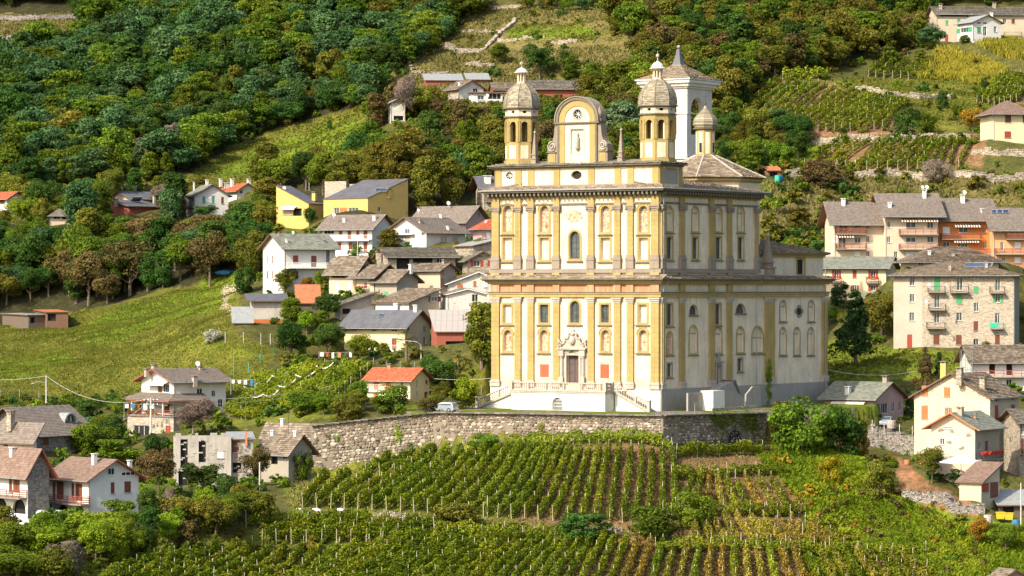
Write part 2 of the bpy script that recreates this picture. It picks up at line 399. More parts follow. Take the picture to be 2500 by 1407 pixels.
def ring_trim(mb,F,h,w,d0,d1,arch=0,bottom=True,wb=None):
 # raised surround: the outline of the opening widened by w
 x0,x1,y0,y1=h[:4]
 if arch:
  q=min((x1-x0)/2,y1-y0);zs=y1-q
  inn=[(x0,y0)]+arch_pts(x0,x1,zs,10)+[(x1,y0)]
  out=[(x0-w,y0)]+arch_pts(x0-w,x1+w,zs,10)+[(x1+w,y0)]
 else:
  inn=[(x0,y0),(x0,y1),(x1,y1),(x1,y0)];out=[(x0-w,y0),(x0-w,y1+w),(x1+w,y1+w),(x1+w,y0)]
 for i in range(len(inn)-1):
  F.poly(mb,[inn[i],out[i],out[i+1],inn[i+1]],d0,d1,.5)
 if bottom:F.box(mb,x0-w-(wb or 0),x1+w+(wb or 0),y0-w,y0,d0,d1+(.12 if wb else 0),.5)

def window(F,parent,h,kind='w',recess=.18,arch=0,mull=(1,1),frame_m=None,sill=True,surround=None,glass='glass'):
 x0,x1,y0,y1=h[:4];w=.06 if(x1-x0)<1.5 else.08
 dark=kind in('o','n')
 closed={'b':'brown','r':'redbr','or':'orange','g':'green','B':'redbr','t':'teal','W':'trimw','p':'pinkbeige'}.get(kind)
 if kind in('d','D','dr','dw'):
  mb=MB();F.box(mb,x0,x1,y0,y1,-recess,-recess+.06)
  n=2 if x1-x0>1.1 else 1
  dm={'d':'brown','D':'door','dr':'redbr','dw':'trimw'}[kind]
  for i in range(n):
   c0=x0+(x1-x0)*i/n+.1;c1=x0+(x1-x0)*(i+1)/n-.1
   for k in range(2):
    q0=y0+.1+(y1-y0)*.5*k;F.box(mb,c0,max(c1,c0+.05),q0,q0+(y1-y0)*.5-.18,-recess+.06,-recess+.09)
  return part('door',mb,M[dm],parent)
 if closed:
  mb=MB();F.box(mb,x0+.02,x1-.02,y0+.02,y1-.02,-recess*.4,-recess*.4+.04)
  n=max(3,int((y1-y0)/.14));cx_=(x0+x1)/2
  for i in range(n):
   q=y0+.05+(y1-y0-.1)*i/n
   for(c0,c1)in((x0+.07,cx_-.03),(cx_+.03,x1-.07)):
    if c1>c0:F.box(mb,c0,c1,q,q+(y1-y0)/n*.6,-recess*.4+.04,-recess*.4+.07)
  o=part('window',mb,M[closed],parent)
  if sill:
   sb=MB();F.box(sb,x0-.1,x1+.1,y0-.09,y0-.01,.005,.12);part('sill',sb,M['palestone'],o)
  return o
 mb=MB();fm=M[frame_m or 'trimw']
 if arch:
  ring_trim(mb,F,(x0+w,x1-w,y0+w,y1-w),w,-recess,-recess+.06,1,True)
 else:
  F.box(mb,x0,x0+w,y0,y1,-recess,-recess+.06);F.box(mb,x1-w,x1,y0,y1,-recess,-recess+.06)
  F.box(mb,x0+w,x1-w,y0,y0+w,-recess,-recess+.06);F.box(mb,x0+w,x1-w,y1-w,y1,-recess,-recess+.06)
 for i in range(1,mull[0]+1):
  c=x0+(x1-x0)*i/(mull[0]+1);F.box(mb,c-.03,c+.03,y0+w,y1-w-(((x1-x0)*.08)if arch else 0),-recess+.005,-recess+.05)
 for i in range(1,mull[1]+1):
  c=y0+(y1-y0-((x1-x0)/2 if arch else 0))*i/(mull[1]+1)if(mull[1]>1 or arch)else y0+(y1-y0)*.66
  F.box(mb,x0+w,x1-w,c-.025,c+.025,-recess+.007,-recess+.048)
 o=part('window',mb,fm,parent)
 g=MB()
 if arch:
  q=min((x1-x0)/2,y1-y0);F.poly(g,[(x0,y0)]+arch_pts(x0,x1,y1-q,10)+[(x1,y0)],-recess-.02,-recess-.001,.5)
 else:F.box(g,x0,x1,y0,y1,-recess-.02,-recess-.001)
 part('pane',g,M['dark']if dark else M[glass],o)
 if sill:
  sb=MB();F.box(sb,x0-.1,x1+.1,y0-.09,y0-.01,.005,.12);part('sill',sb,M['palestone'],o)
 if kind in('sb','sr','so','sg','st'):
  sm=M[{'sb':'brown','sr':'redbr','so':'orange','sg':'green','st':'teal'}[kind]];sw=(x1-x0)*.48
  for sgn in(0,1):
   c0=x0-sw-.02 if sgn==0 else x1+.02
   b=MB();F.box(b,c0,c0+sw,y0,y1,.01,.05)
   n=max(4,int((y1-y0)/.16))
   for i in range(n):F.box(b,c0+.05,c0+sw-.05,y0+.05+(y1-y0-.1)*i/n,y0+.05+(y1-y0-.1)*(i+.6)/n,.05,.075)
   part('shutter',b,sm,o)
 return o

# ---------------------------------------------------------------- roofs made of overlapping slabs
def slab_plane(mb,e0,e1,t1,t0,course=.55,wid=.7,th=.045,jit=.35,seed=0):
 # e0->e1 eave (left to right seen from outside), t0->t1 top edge; visible pieces in overlapping courses
 e0,e1,t0,t1=[np.asarray(x,float)for x in(e0,e1,t0,t1)]
 rr=random.Random(seed*13+5)
 L=(np.linalg.norm(t0-e0)+np.linalg.norm(t1-e1))/2;n=max(1,int(round(L/course)))
 nr=np.cross(e1-e0,((t0+t1)/2-(e0+e1)/2));nr/=np.linalg.norm(nr)
 if nr[2]<0:nr=-nr
 for i in range(n):
  f0=i/n;f1=min(1.0,(i+1.12)/n)
  a0=e0+(t0-e0)*f0;a1=e1+(t1-e1)*f0;b0=e0+(t0-e0)*f1;b1=e1+(t1-e1)*f1
  W=np.linalg.norm(a1-a0);k=max(1,int(round(W/wid)))
  cuts=[0.0]+sorted((j+(rr.random()-.5)*jit*1.6)/k for j in range(1,k))+[1.0]
  for j in range(k):
   s0,s1=cuts[j],cuts[j+1];lift=th*(1.3+rr.random()*jit);dn=(rr.random()-.5)*jit*.12
   if jit>.4:wq=nr*.16*float(vn((a0[0]+s0*7),(a0[1]+i),2.5,3));lift=lift+.0
   else:wq=0
   p0=a0+(a1-a0)*s0+wq;p1=a0+(a1-a0)*s1;q0=b0+(b1-b0)*s0;q1=b0+(b1-b0)*s1
   dd=(p0-q0);dd=dd/(np.linalg.norm(dd)+1e-6)*dn if np.linalg.norm(p0-q0)>.01 else 0
   mb.add([p0+nr*lift+dd,p1+nr*lift*(1+jit*(rr.random()-.5))+dd,q1+nr*th*.3,q0+nr*th*.3,p0+dd,p1+dd],[(0,1,2,3),(4,5,1,0),(4,0,3),(5,2,1)],rr.random())

ROOFS={'slab':('slab',.42,.5,.05,.6),'slabg':('slabg',.42,.5,.05,.6),'slate':('slate',.45,.6,.035,.25),'br':('tilebr',.38,.34,.04,.02),
 'gr':('tilegr',.38,.34,.04,.02),'red':('tilered',.36,.30,.05,.03),'dk':('tiledk',1.4,.6,.015,.0),'metal':('metal',2.5,.9,.02,.0),'rust':('rust',2.,.9,.02,.1),'stripe':('stripe',2.5,.9,.02,0.)}

HOUSES=[]
def house(**k):HOUSES.append(k)
def hframe(h):
 z=h.get('z','0');y2v=lambda y:Z(z,0,y)[1];x2u=lambda x:Z(z,x,0)[0]
 Y=h['Y'];ph=R(h['phi']);u=x2u(h['x']);vb=y2v(h['yb']);ve=y2v(h['ye'])
 o=P(u,vb,Y);dR=np.array([math.cos(ph),math.sin(ph),0]);dL=np.array([-math.sin(ph),math.cos(ph),0])
 ze=(CY-ve)*Y/FPX
 FR=Face(o,dR,-dL);FL=Face(o,-dL,-dR)
 A=FR.sz(x2u(h['xR']),0)[0]if h.get('xR')is not None else h['A']
 B=-FL.sz(x2u(h['xL']),0)[0]if h.get('xL')is not None else h['B']
 h.update(o=o,dR=dR,dL=dL,FR=FR,FL=FL,A=A,B=B,z0=o[2],ze=ze,y2v=y2v,x2u=x2u)
 return h

def build_house(h,idx):
 o,dR,dL,A,B,z0,ze,FR,FL=(h[q]for q in('o','dR','dL','A','B','z0','ze','FR','FL'))
 zz=h.get('z','0');g=lambda a,b,zq:np.array([*(o+dR*a+dL*b)[:2],zq]);up=np.array([0,0,1.0])
 t=thing(h.get('name','house'),h['label'],h.get('cat','house'),g(A/2,B/2,z0),h.get('group'))
 wm=M[h['wall']];wmR=M[h.get('wallR',h['wall'])];zb=z0-h.get('found',4.0)
 FRb=Face(g(A,0,0),dL,dR);FLb=Face(g(A,B,0),-dR,dL) # hidden sides
 wins=[];holesR=[];holesL=[]
 for w in h.get('wins',[]):
  f,x0,y0,x1,y1,kd=w[:6];F=FR if f=='R' else FL
  u0,v0=Z(zz,x0,y0);u1,v1=Z(zz,x1,y1);rc=F.rect(u0,v0,u1,v1)
  ar=kd.endswith('^');kd=kd.rstrip('^');fits=rc[3]<ze-.05 and rc[2]>zb+.1
  lim=(0,A)if f=='R' else(-B,0)
  rc=(max(rc[0],lim[0]+.08),min(rc[1],lim[1]-.08),rc[2],rc[3])
  if rc[1]-rc[0]<.15:continue
  ok=fits and not any(rc[0]<q[1]+.02 and rc[1]>q[0]-.02 and rc[2]<q[3]+.02 and rc[3]>q[2]-.02 for q in(holesR if f=='R' else holesL))
  if ok:(holesR if f=='R' else holesL).append((*rc,ar))
  wins.append((F,rc,kd,ar,ok))
 mb=MB();wall_face(mb,FR,0,A,zb,ze,holesR,.3)
 rk=h.get('roof','gable');ridge=h.get('ridge','R');ov=h.get('ov',.7);pitch=h.get('pitch',.42)
 half=(B if ridge=='R' else A)/2
 if h.get('yr')is not None: # ridge height from the picture
  yr=h['y2v'](h['yr']);pc=g(0,B/2,0)if ridge=='R' else g(A/2,0,0)
  if rk=='hip':pc=g(A/2,B/2,0)
  rise=(CY-yr)*pc[1]/FPX-ze
 elif rk in('sheda','shedb'):rise=pitch*(A if rk=='sheda' else B)
 else:rise=pitch*half
 rise=max(.2,rise);zr=ze+rise
 def zroof(a,b):
  if rk=='gable':return ze+rise*(1-abs((b-B/2)/(B/2)))if ridge=='R' else ze+rise*(1-abs((a-A/2)/(A/2)))
  if rk=='sheda':return ze+rise*a/A
  if rk=='shedb':return ze+rise*b/B
  if rk=='flat':return ze
  q=min(A,B)/2;return ze+rise*min(1,min(a,b,A-a,B-b)/q)
 # side wall tops that follow the roof
 gl=[]
 if rk=='gable' and ridge=='L':gl=[(FR,[(0,ze),(A,ze),(A/2,zr)]),(FLb,[(0,ze),(A,ze),(A/2,zr)])]
 if rk=='gable' and ridge=='R':gl=[(FL,[(-B,ze),(0,ze),(-B/2,zr)]),(FRb,[(0,ze),(B,ze),(B/2,zr)])]
 if rk=='sheda':gl=[(FR,[(0,ze),(A,ze),(A,zr)]),(FLb,[(0,ze),(A,ze),(0,zr)]),(FRb,[(0,ze),(B,ze),(B,zr),(0,zr)])]
 if rk=='shedb':gl=[(FL,[(-B,ze),(0,ze),(-B,zr)]),(FRb,[(0,ze),(B,ze),(B,zr)]),(FLb,[(0,ze),(A,ze),(A,zr),(0,zr)])]
 for F,pts in gl:
  if F is not FL:mb.add([F.pt(a,q)for a,q in pts],[tuple(range(len(pts)))],.5)
 wall_face(mb,FRb,0,B,zb,ze);wall_face(mb,FLb,0,A,zb,ze)
 part('wall',mb,wmR,t)
 mb=MB()
 split=h.get('split') # part of the left-going face in another finish
 if split:
  sa=FL.sz(h['x2u'](split[0]),0)[0];wall_face(mb,FL,sa,0,zb,ze,holesL,.3)
  m2=MB();wall_face(m2,FL,-B,sa,zb,ze,holesL,.3);part('plastered_wall',m2,M[split[1]],t)
 else:wall_face(mb,FL,-B,0,zb,ze,holesL,.3)
 for F,pts in gl:
  if F is FL:mb.add([F.pt(a,q)for a,q in pts],[tuple(range(len(pts)))],.5)
 part('wall',mb,wm,t)
 # roof deck and slabs
 if rk!='none':
  rt=ROOFS[h.get('tiles','slabg')];deck=MB();rf=MB();th=.16
  def plane(p): # p: e0,e1,t1,t0 at wall-top level
   p=[np.asarray(q,float)+up*.06 for q in p]
   deck.prism([q+up*.0 for q in p],-up*th)
   pp=[q+up*.004 for q in p]
   slab_plane(rf,pp[0],pp[1],pp[2],pp[3],rt[1],rt[2],rt[3],rt[4],idx)
  ex=ov
  if rk=='gable':
   k=rise/half;ed=k*ov
   if ridge=='R':
    plane([g(-ex,-ov,ze-ed),g(A+ex,-ov,ze-ed),g(A+ex,B/2,zr),g(-ex,B/2,zr)])
    plane([g(A+ex,B+ov,ze-ed),g(-ex,B+ov,ze-ed),g(-ex,B/2,zr),g(A+ex,B/2,zr)])
   else:
    plane([g(-ov,B+ex,ze-ed),g(-ov,-ex,ze-ed),g(A/2,-ex,zr),g(A/2,B+ex,zr)])
    plane([g(A+ov,-ex,ze-ed),g(A+ov,B+ex,ze-ed),g(A/2,B+ex,zr),g(A/2,-ex,zr)])
  elif rk=='sheda':
   k=rise/A;plane([g(-ov,B+ex,ze-k*ov),g(-ov,-ex,ze-k*ov),g(A+ov,-ex,zr+k*ov),g(A+ov,B+ex,zr+k*ov)])
  elif rk=='shedb':
   k=rise/B;plane([g(-ex,-ov,ze-k*ov),g(A+ex,-ov,ze-k*ov),g(A+ex,B+ov,zr+k*ov),g(-ex,B+ov,zr+k*ov)])
  elif rk=='flat':
   plane([g(-ov,-ov,ze),g(A+ov,-ov,ze+.05),g(A+ov,B+ov,ze+.3),g(-ov,B+ov,ze+.25)])
  elif rk=='hip':
   q=min(A,B)/2;k=rise/q;e=ze-k*ov
   c=[g(-ov,-ov,e),g(A+ov,-ov,e),g(A+ov,B+ov,e),g(-ov,B+ov,e)]
   if A>=B:r0,r1=g(q,q,zr),g(A-q,q,zr);plane([c[0],c[1],r1,r0]);plane([c[2],c[3],r0,r1]);plane([c[3],c[0],r0,r0]);plane([c[1],c[2],r1,r1])
   else:r0,r1=g(q,q,zr),g(q,B-q,zr);plane([c[3],c[0],r0,r1]);plane([c[1],c[2],r1,r0]);plane([c[0],c[1],r0,r0]);plane([c[2],c[3],r1,r1])
  ro=part('roof',rf,M[rt[0]],t);part('roof_deck',deck,M[h.get('deck','soffit')],t)
  if h.get('rafters',0)and rk=='gable':
   mb=MB()
   for F,L0,L1 in((FR,0,A),(FL,-B,0)):
    eave=(F is FR)==(ridge=='R')
    if not eave:continue
    n=int((L1-L0)/.8)
    for i in range(n+1):
     a=L0+(L1-L0)*i/n;F.box(mb,a-.06,a+.06,ze-rise/half*ov-.22,ze-rise/half*ov*.5-.10,.01,ov-.05)
   part('rafters',mb,M['soffit'],t,kind='stuff')
  if not h.get('nogut')and rk in('gable','hip'):
   mb=MB();k=rise/(half if rk=='gable' else min(A,B)/2)
   for F,L0,L1 in((FR,0,A),(FL,-B,0)):
    if rk=='hip' or(F is FR)==(ridge=='R'):
     e=ze-k*ov+.01;mb.tube([F.pt(L0-ov,e,ov+.07),F.pt(L1+ov,e,ov+.07)],.07,6)
   mb.tube([g(-.08,-.08,ze-.2),g(-.08,-.08,z0)],.05,5)
   part('gutter',mb,M['metal'],t)
 for F,rc,kd,ar,ok in wins:
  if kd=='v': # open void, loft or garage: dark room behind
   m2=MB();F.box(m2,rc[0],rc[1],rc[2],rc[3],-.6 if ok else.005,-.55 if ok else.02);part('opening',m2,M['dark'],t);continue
  mu=(2,0)if rc[1]-rc[0]>2.0 else(1,0)
  window(F,t,rc,kd,.18 if ok else-.06,ar,mu,sill=kd not in('d','D','dr','dw','n')and(rc[1]-rc[0])<2.5)
 for b in h.get('balc',[]):
  f,x0,x1,y=b[:4];kind=b[4]if len(b)>4 else 'iron';dep=b[5]if len(b)>5 else 1.1
  F=FR if f=='R' else FL;u0,v=Z(zz,x0,y);u1,_=Z(zz,x1,y)
  rc=F.rect(u0,v,u1,v+2);a0,a1,zt=rc[0],rc[1],rc[3]
  mb=MB();F.box(mb,a0,a1,zt-.2,zt,.004,dep);bo=part('balcony',mb,M['stone' if kind!='white' else 'trimw'],t)
  rl=MB();hh=.95
  ends=[(a0+.04,.05,a0+.04,dep-.04),(a0+.04,dep-.04,a1-.04,dep-.04),(a1-.04,dep-.04,a1-.04,.05)]
  if kind in('wood','redwood'):
   for(s0,d0,s1,d1)in ends:
    for q in(.25,.5,.75,.98):
     p0=F.pt(s0,zt+q,d0);p1=F.pt(s1,zt+q,d1);rl.tube([p0,p1],.055,4)
    n=max(1,int(abs(s1-s0)/1.4))
    for i in range(n+1):s_=s0+(s1-s0)*i/n;d_=d0+(d1-d0)*i/n;rl.tube([F.pt(s_,zt,d_),F.pt(s_,zt+1.0,d_)],.05,4)
  elif kind=='green':F.box(rl,a0+.02,a0+(a1-a0)*.6,zt+.1,zt+.9,dep-.06,dep-.02)
  if kind not in('wood','redwood'):
   for(s0,d0,s1,d1)in ends:
    for q in(.08,hh):rl.tube([F.pt(s0,zt+q,d0),F.pt(s1,zt+q,d1)],.03,4)
    L=max(abs(s1-s0),abs(d1-d0));n=max(1,int(L/.22))
    for i in range(n+1):s_=s0+(s1-s0)*i/n;d_=d0+(d1-d0)*i/n;rl.tube([F.pt(s_,zt,d_),F.pt(s_,zt+hh,d_)],.016,3)
  part('railing',rl,M[{'wood':'redwood','redwood':'redwood','white':'trimw','green':'plasticg'}.get(kind,'iron')],bo)
  if kind in('fl','flw')or(len(b)>6 and b[6]):
   fb=MB()
   for i in range(int((a1-a0)*22)):
    p=F.pt(rnd.uniform(a0,a1),zt+hh+rnd.uniform(-.35,.15),dep+rnd.uniform(-.08,.22));fb.ball(p,rnd.uniform(.06,.12),5,3)
   part('flower_box',fb,M['flower'],bo,kind='stuff')
 for aw in h.get('awn',[]):
  f,x0,x1,y=aw[:4];F=FR if f=='R' else FL;u0,v=Z(zz,x0,y);u1,_=Z(zz,x1,y);rc=F.rect(u0,v,u1,v+1);zt=rc[3]
  mb=MB();n=max(4,int((rc[1]-rc[0])/.25))
  for i in range(n):
   a0=rc[0]+(rc[1]-rc[0])*i/n;a1=rc[0]+(rc[1]-rc[0])*(i+1)/n
   p=[F.pt(a0,zt+.15,.02),F.pt(a1,zt+.15,.02),F.pt(a1,zt-.35,1.2),F.pt(a0,zt-.35,1.2),F.pt(a0,zt-.6,1.22),F.pt(a1,zt-.6,1.22)]
   mb.add(p,[(0,3,2,1),(3,4,5,2)],i%2,i%2)
  part('awning',mb,[M['awning'],M['brown' if h.get('stripe',1)else 'awning']],t)
 for c in h.get('chim',[]):
  x,yt,yb,w=c[:4];u,vt=Z(zz,x,yt);_,vb=Z(zz,x,yb);w=w/ZOOM[zz][2]
  # where the view ray meets the roof
  hit=None
  for s_ in range(400):
   Yy=o[1]+s_*.1-3;p=P(u,vb,Yy);q=p-o;a=q@dR;b=q@dL
   if-ov<=a<=A+ov and-ov<=b<=B+ov and p[2]<=zroof(min(max(a,0),A),min(max(b,0),B)):hit=p;break
  if hit is None:hit=P(u,vb,(g(A/2,B/2,0))[1])
  hgt=(vb-vt)*hit[1]/FPX;w=w*hit[1]/FPX;rz=math.atan2(dR[1],dR[0])
  mb=MB();mb.box(hit-up*.8,(w,w,hgt+.8-.35),rz);kd=c[4]if len(c)>4 else 'w'
  cm={'w':'whitewall','s':'rubble','r':'terracotta','g':'greypl','y':'yellow','k':'tiledk'}[kd];co=part('chimney',mb,M[cm],t)
  mb=MB();q=hit+up*(hgt-.35)
  for sx in(-1,1):
   for sy in(-1,1):mb.box(q+dR*sx*w*.38+dL*sy*w*.38,(w*.2,w*.2,.25),rz)
  mb.box(q+up*.25,(w*1.35,w*1.35,.09),rz);part('chimney_cap',mb,M['stone' if kd!='w' else 'trimw'],co)
 for c in h.get('dish',[]):
  x,y,dd=c[:3];u,v=Z(zz,x,y);q=P(u,v,g(A*.4,B*.4,0)[1]if len(c)<4 else c[3]);rad=dd/ZOOM[zz][2]*q[1]/FPX/2
  mb=MB();mb.lathe(q,[(.02,.0)],12,0,.5,0,False)if False else None
  n=14;ax=np.array([.35,-.85,.38]);ax/=np.linalg.norm(ax);e1=np.cross(ax,up);e1/=np.linalg.norm(e1);e2=np.cross(e1,ax)
  rings=[(0.02,-.22),(.5,-.16),(.85,-.06),(1.,0.)];vs=[];fs=[]
  for(qr,qz)in rings:
   for i in range(n):al=2*math.pi*i/n;vs.append(q+(e1*math.cos(al)+e2*math.sin(al))*rad*qr+ax*rad*qz)
  for j in range(len(rings)-1):
   for i in range(n):fs.append((j*n+i,j*n+(i+1)%n,(j+1)*n+(i+1)%n,(j+1)*n+i))
  mb.add(vs,fs);mb.tube([q-up*rad*1.8+ax*-.3*rad,q-ax*.25*rad],.04,5);mb.tube([q-ax*.2*rad-up*rad*.8,q+ax*rad*.7],.02,4)
  part('satellite_dish',mb,M['trimw'],t)
 for c in h.get('ant',[]):
  x,y0,y1=c;u,v1=Z(zz,x,y1);_,v0=Z(zz,x,y0);q=P(u,v1,g(A*.4,B*.4,0)[1]);top=(v1-v0)*q[1]/FPX
  mb=MB();mb.tube([q-up,q+up*top],.035,4)
  for j in range(4):mb.tube([q+up*(top-.1)+dR*(.3*j-.5)-dL*.3,q+up*(top-.1)+dR*(.3*j-.5)+dL*.3],.02,3)
  mb.tube([q+up*(top-.1)-dR*.7,q+up*(top-.1)+dR*.7],.02,3);part('antenna',mb,M['iron'],t)
 if h.get('solar'):
  for(x0,y0,x1,y1,off)in h['solar']:
   ps=[]
   for(x,y)in((x0,y1),(x1,y1),(x1+off,y0),(x0+off,y0)):
    u,v=Z(zz,x,y);hit=None
    for s_ in range(600):
     p=P(u,v,o[1]+s_*.08-3);q=p-o;a=q@dR;b=q@dL
     if p[2]<=zroof(min(max(a,0),A),min(max(b,0),B))+.22 and-1<a<A+2 and-1<b<B+2:hit=p;break
    ps.append(hit if hit is not None else P(u,v,o[1]+5))
   mb=MB();mb.prism([q+up*.06 for q in ps],-up*.08);so=part('solar_panel',mb,M['solar'],t)
   m2=MB()
   for i in range(4):m2.tube([ps[i]+up*.08,ps[(i+1)%4]+up*.08],.05,4)
   part('panel_frame',m2,M['metal'],so)
 h['t']=t;h['g']=g;h['zroof']=zroof
 return t
# ---------------------------------------------------------------- the village: one entry per house, measured on the photograph
house(z='3',label='tall white gabled house with grey-green slate roof and long balcony',x=335,xL=148,xR=770,yb=1110,ye=716,yr=603,phi=29,Y=645,wall='whitewall',ridge='R',tiles='slate',ov=.9,
 wins=[('L',180,790,188,850,'b'),('L',222,790,232,850,'b'),('L',180,922,190,985,'b'),('L',222,922,232,985,'b'),('L',222,668,230,720,'n'),('R',405,787,452,845,'r'),('R',562,790,610,888,'d'),
   ('R',312,930,345,985,'n'),('R',360,925,450,985,'b'),('R',692,735,725,890,'n')],
 balc=[('R',345,690,892,'white',1.3)],chim=[(352,645,680,18,'w'),(673,655,683,22,'g'),(283,585,625,10,'r')],dish=[(405,590,26)])
house(z='3',label='white two-storey house with red-brown shutters and two long balconies',x=1085,xL=655,xR=1262,yb=800,ye=540,yr=437,phi=58,Y=668,wall='whitewall',ridge='L',tiles='gr',ov=1.0,
 wins=[('L',800,550,830,608,'r'),('L',873,550,905,648,'d'),('L',948,550,975,610,'r'),('L',1010,550,1045,645,'d'),('L',672,555,755,605,'n'),('L',790,675,820,735,'r'),('L',882,675,898,770,'d'),('L',915,675,953,735,'sb'),('L',1010,672,1045,772,'d')],
 balc=[('L',768,1082,655,'white',1.1),('L',790,1082,780,'white',1.1)],chim=[(848,468,505,22,'w'),(1108,448,488,28,'w')],dish=[(850,487,26),(755,437,34)])
house(z='3',label='white house with cross gable and brown tiled roof with small dormer',x=1552,xL=1215,xR=1885,yb=718,ye=578,yr=460,phi=46,Y=655,wall='whitewall',ridge='R',tiles='gr',ov=.9,
 wins=[('R',1672,627,1700,690,'p'),('R',1710,630,1727,680,'w'),('R',1778,627,1822,682,'p'),('L',1368,555,1412,600,'n'),('L',1275,525,1305,600,'p'),('L',1505,590,1535,618,'n'),('L',1368,627,1412,668,'p'),('L',1368,673,1408,715,'n')],
 balc=[('L',1275,1455,603,'white',.9)],chim=[(1497,478,515,26,'s'),(1740,535,570,24,'w'),(1680,435,470,24,'w')],dish=[])
house(z='3',label='mauve house with very wide grey-brown roof and three skylights',x=1888,xL=1450,xR=2062,yb=690,ye=472,yr=362,phi=52,Y=690,wall='mauve',ridge='L',tiles='gr',ov=1.2,
 wins=[('R',1995,400,2015,470,'n'),('R',1995,540,2025,570,'n'),('R',1995,625,2040,650,'n')],chim=[(1482,370,402,14,'g')],dish=[(1740,338,36),(1482,398,26)],ant=[(1772,268,350)])
house(z='3',label='small pink-plastered house with low red tiled roof beside the facade',x=2030,xR=2230,B=9,yb=660,ye=538,yr=478,phi=12,Y=648,wall='mauve',roof='hip',tiles='red',ov=1.0,
 wins=[('R',2065,590,2100,655,'dw'),('R',2130,590,2150,650,'w')],chim=[(2062,485,512,16,'w')])
house(z='3',label='stone house with dark roof and flower-covered balcony half hidden by the church',x=2050,xR=2230,B=8,yb=420,ye=188,yr=108,phi=14,Y=720,wall='rubblel',roof='gable',ridge='R',tiles='dk',ov=1.6,
 wins=[('R',2085,215,2120,275,'n')],balc=[('R',2052,2190,325,'fl',1.6)],chim=[(2075,100,165,50,'w')])
house(z='3',label='modern yellow house wing with a single sloping dark roof',x=540,xL=262,xR=662,yb=530,ye=342,yr=None,phi=62,Y=712,wall='yellow',wallR='yellow',roof='shedb',pitch=.48,tiles='dk',ov=.15,
 wins=[('L',405,384,480,448,'v'),('L',320,388,400,440,'p')],awn=[('L',310,440,372)],stripe=0,chim=[(590,240,288,34,'y')],dish=[(330,208,32)])
house(z='3',label='large modern yellow block with slanting dark roof and roof windows',x=1048,xL=668,xR=1393,yb=445,ye=294,phi=46,Y=702,wall='yellow',roof='sheda',pitch=.36,tiles='dk',ov=.12,
 wins=[('L',880,378,965,440,'w'),('L',755,378,800,435,'w'),('L',806,378,872,440,'or'),('R',1135,373,1160,415,'n')],chim=[(1228,212,262,32,'y')],solar=[(1110,214,1205,240,12)])
house(z='3',name='stone_tower_house',label='square rubble stone tower block with two arched windows above the yellow house',x=862,xL=678,xR=885,yb=300,ye=150,phi=66,Y=722,wall='rubblel',roof='none',cat='stone tower',
 wins=[('L',733,266,757,293,'n^'),('L',778,264,803,292,'n^')])
house(z='3',name='stone_tower_house',label='low grey rubble block right of the square stone tower',x=1000,xL=890,xR=1040,yb=290,ye=172,phi=60,Y=735,wall='rubble',roof='none',cat='stone block',wins=[])
house(z='3',label='old barn with sagging brown slab roof over an open dark loft',x=945,xL=715,xR=1105,yb=1125,ye=915,yr=797,phi=52,Y=625,wall='beigepl',ridge='L',tiles='slab',ov=1.0,cat='barn',
 wins=[('L',735,925,935,980,'v'),('L',765,1012,797,1095,'dw'),('L',868,1015,905,1095,'dw')],dish=[(752,1040,16,622)])
house(z='3',label='low stone house with slab roof and red flowers along its terrace',x=1100,xL=950,xR=1280,yb=1105,ye=950,yr=868,phi=54,Y=622,wall='beigepl',ridge='L',tiles='slab',ov=1.3,
 wins=[('L',965,958,1085,985,'v'),('L',1015,1018,1040,1075,'w')],balc=[('L',952,1060,1098,'fl',.8)])
house(z='3',name='ruined_barn',label='ruined barn with bowed slab roof and open timber front',x=1225,B=11,xR=1800,yb=920,ye=795,yr=722,phi=14,Y=635,wall='rubble',ridge='R',tiles='slabg',ov=.8,cat='barn',
 wins=[('R',1295,812,1405,912,'v'),('R',1435,812,1605,850,'v'),('R',1640,812,1690,850,'n')],chim=[(1140,750,790,40,'s')])
house(z='3',label='grey rendered house with green shutters among the old barns',x=1297,xL=1106,xR=1478,yb=1180,ye=995,yr=908,phi=46,Y=618,wall='greypl',ridge='L',tiles='slab',ov=.9,
 wins=[('L',1188,998,1222,1035,'g'),('L',1190,1100,1222,1143,'g')],chim=[(1418,862,910,28,'w'),(1143,1080,1130,10,'k')])
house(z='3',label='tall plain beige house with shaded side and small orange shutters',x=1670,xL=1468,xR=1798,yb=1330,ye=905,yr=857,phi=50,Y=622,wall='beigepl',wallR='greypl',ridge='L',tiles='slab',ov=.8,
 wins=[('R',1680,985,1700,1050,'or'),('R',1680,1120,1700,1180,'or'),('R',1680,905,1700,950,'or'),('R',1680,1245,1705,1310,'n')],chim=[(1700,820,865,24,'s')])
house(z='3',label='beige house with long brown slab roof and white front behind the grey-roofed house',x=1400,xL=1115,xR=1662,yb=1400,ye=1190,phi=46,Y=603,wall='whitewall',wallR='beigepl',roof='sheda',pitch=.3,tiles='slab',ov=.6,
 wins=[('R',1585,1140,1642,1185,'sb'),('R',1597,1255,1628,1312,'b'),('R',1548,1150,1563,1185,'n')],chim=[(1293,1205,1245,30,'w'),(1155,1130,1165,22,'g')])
house(z='3',label='low grey shed house with a slab roof rising to the right',x=815,xL=762,xR=1105,yb=1330,ye=1210,phi=32,Y=606,wall='greypl',roof='sheda',pitch=.30,tiles='slabg',ov=.5,
 wins=[('R',830,1245,900,1290,'v'),('R',1075,1140,1095,1180,'n')],ant=[(966,1110,1260)])
house(z='3',label='whitish stone house with two orange shutters and a glass-block window',x=1737,xR=2260,B=9,yb=1110,ye=1028,yr=930,phi=8,Y=622,wall='rubblew',ridge='L',tiles='slab',deck='trimw',ov=.6,
 wins=[('R',1815,1030,1862,1060,'or'),('R',1952,1005,1978,1052,'or'),('R',2043,1003,2078,1062,'W')])
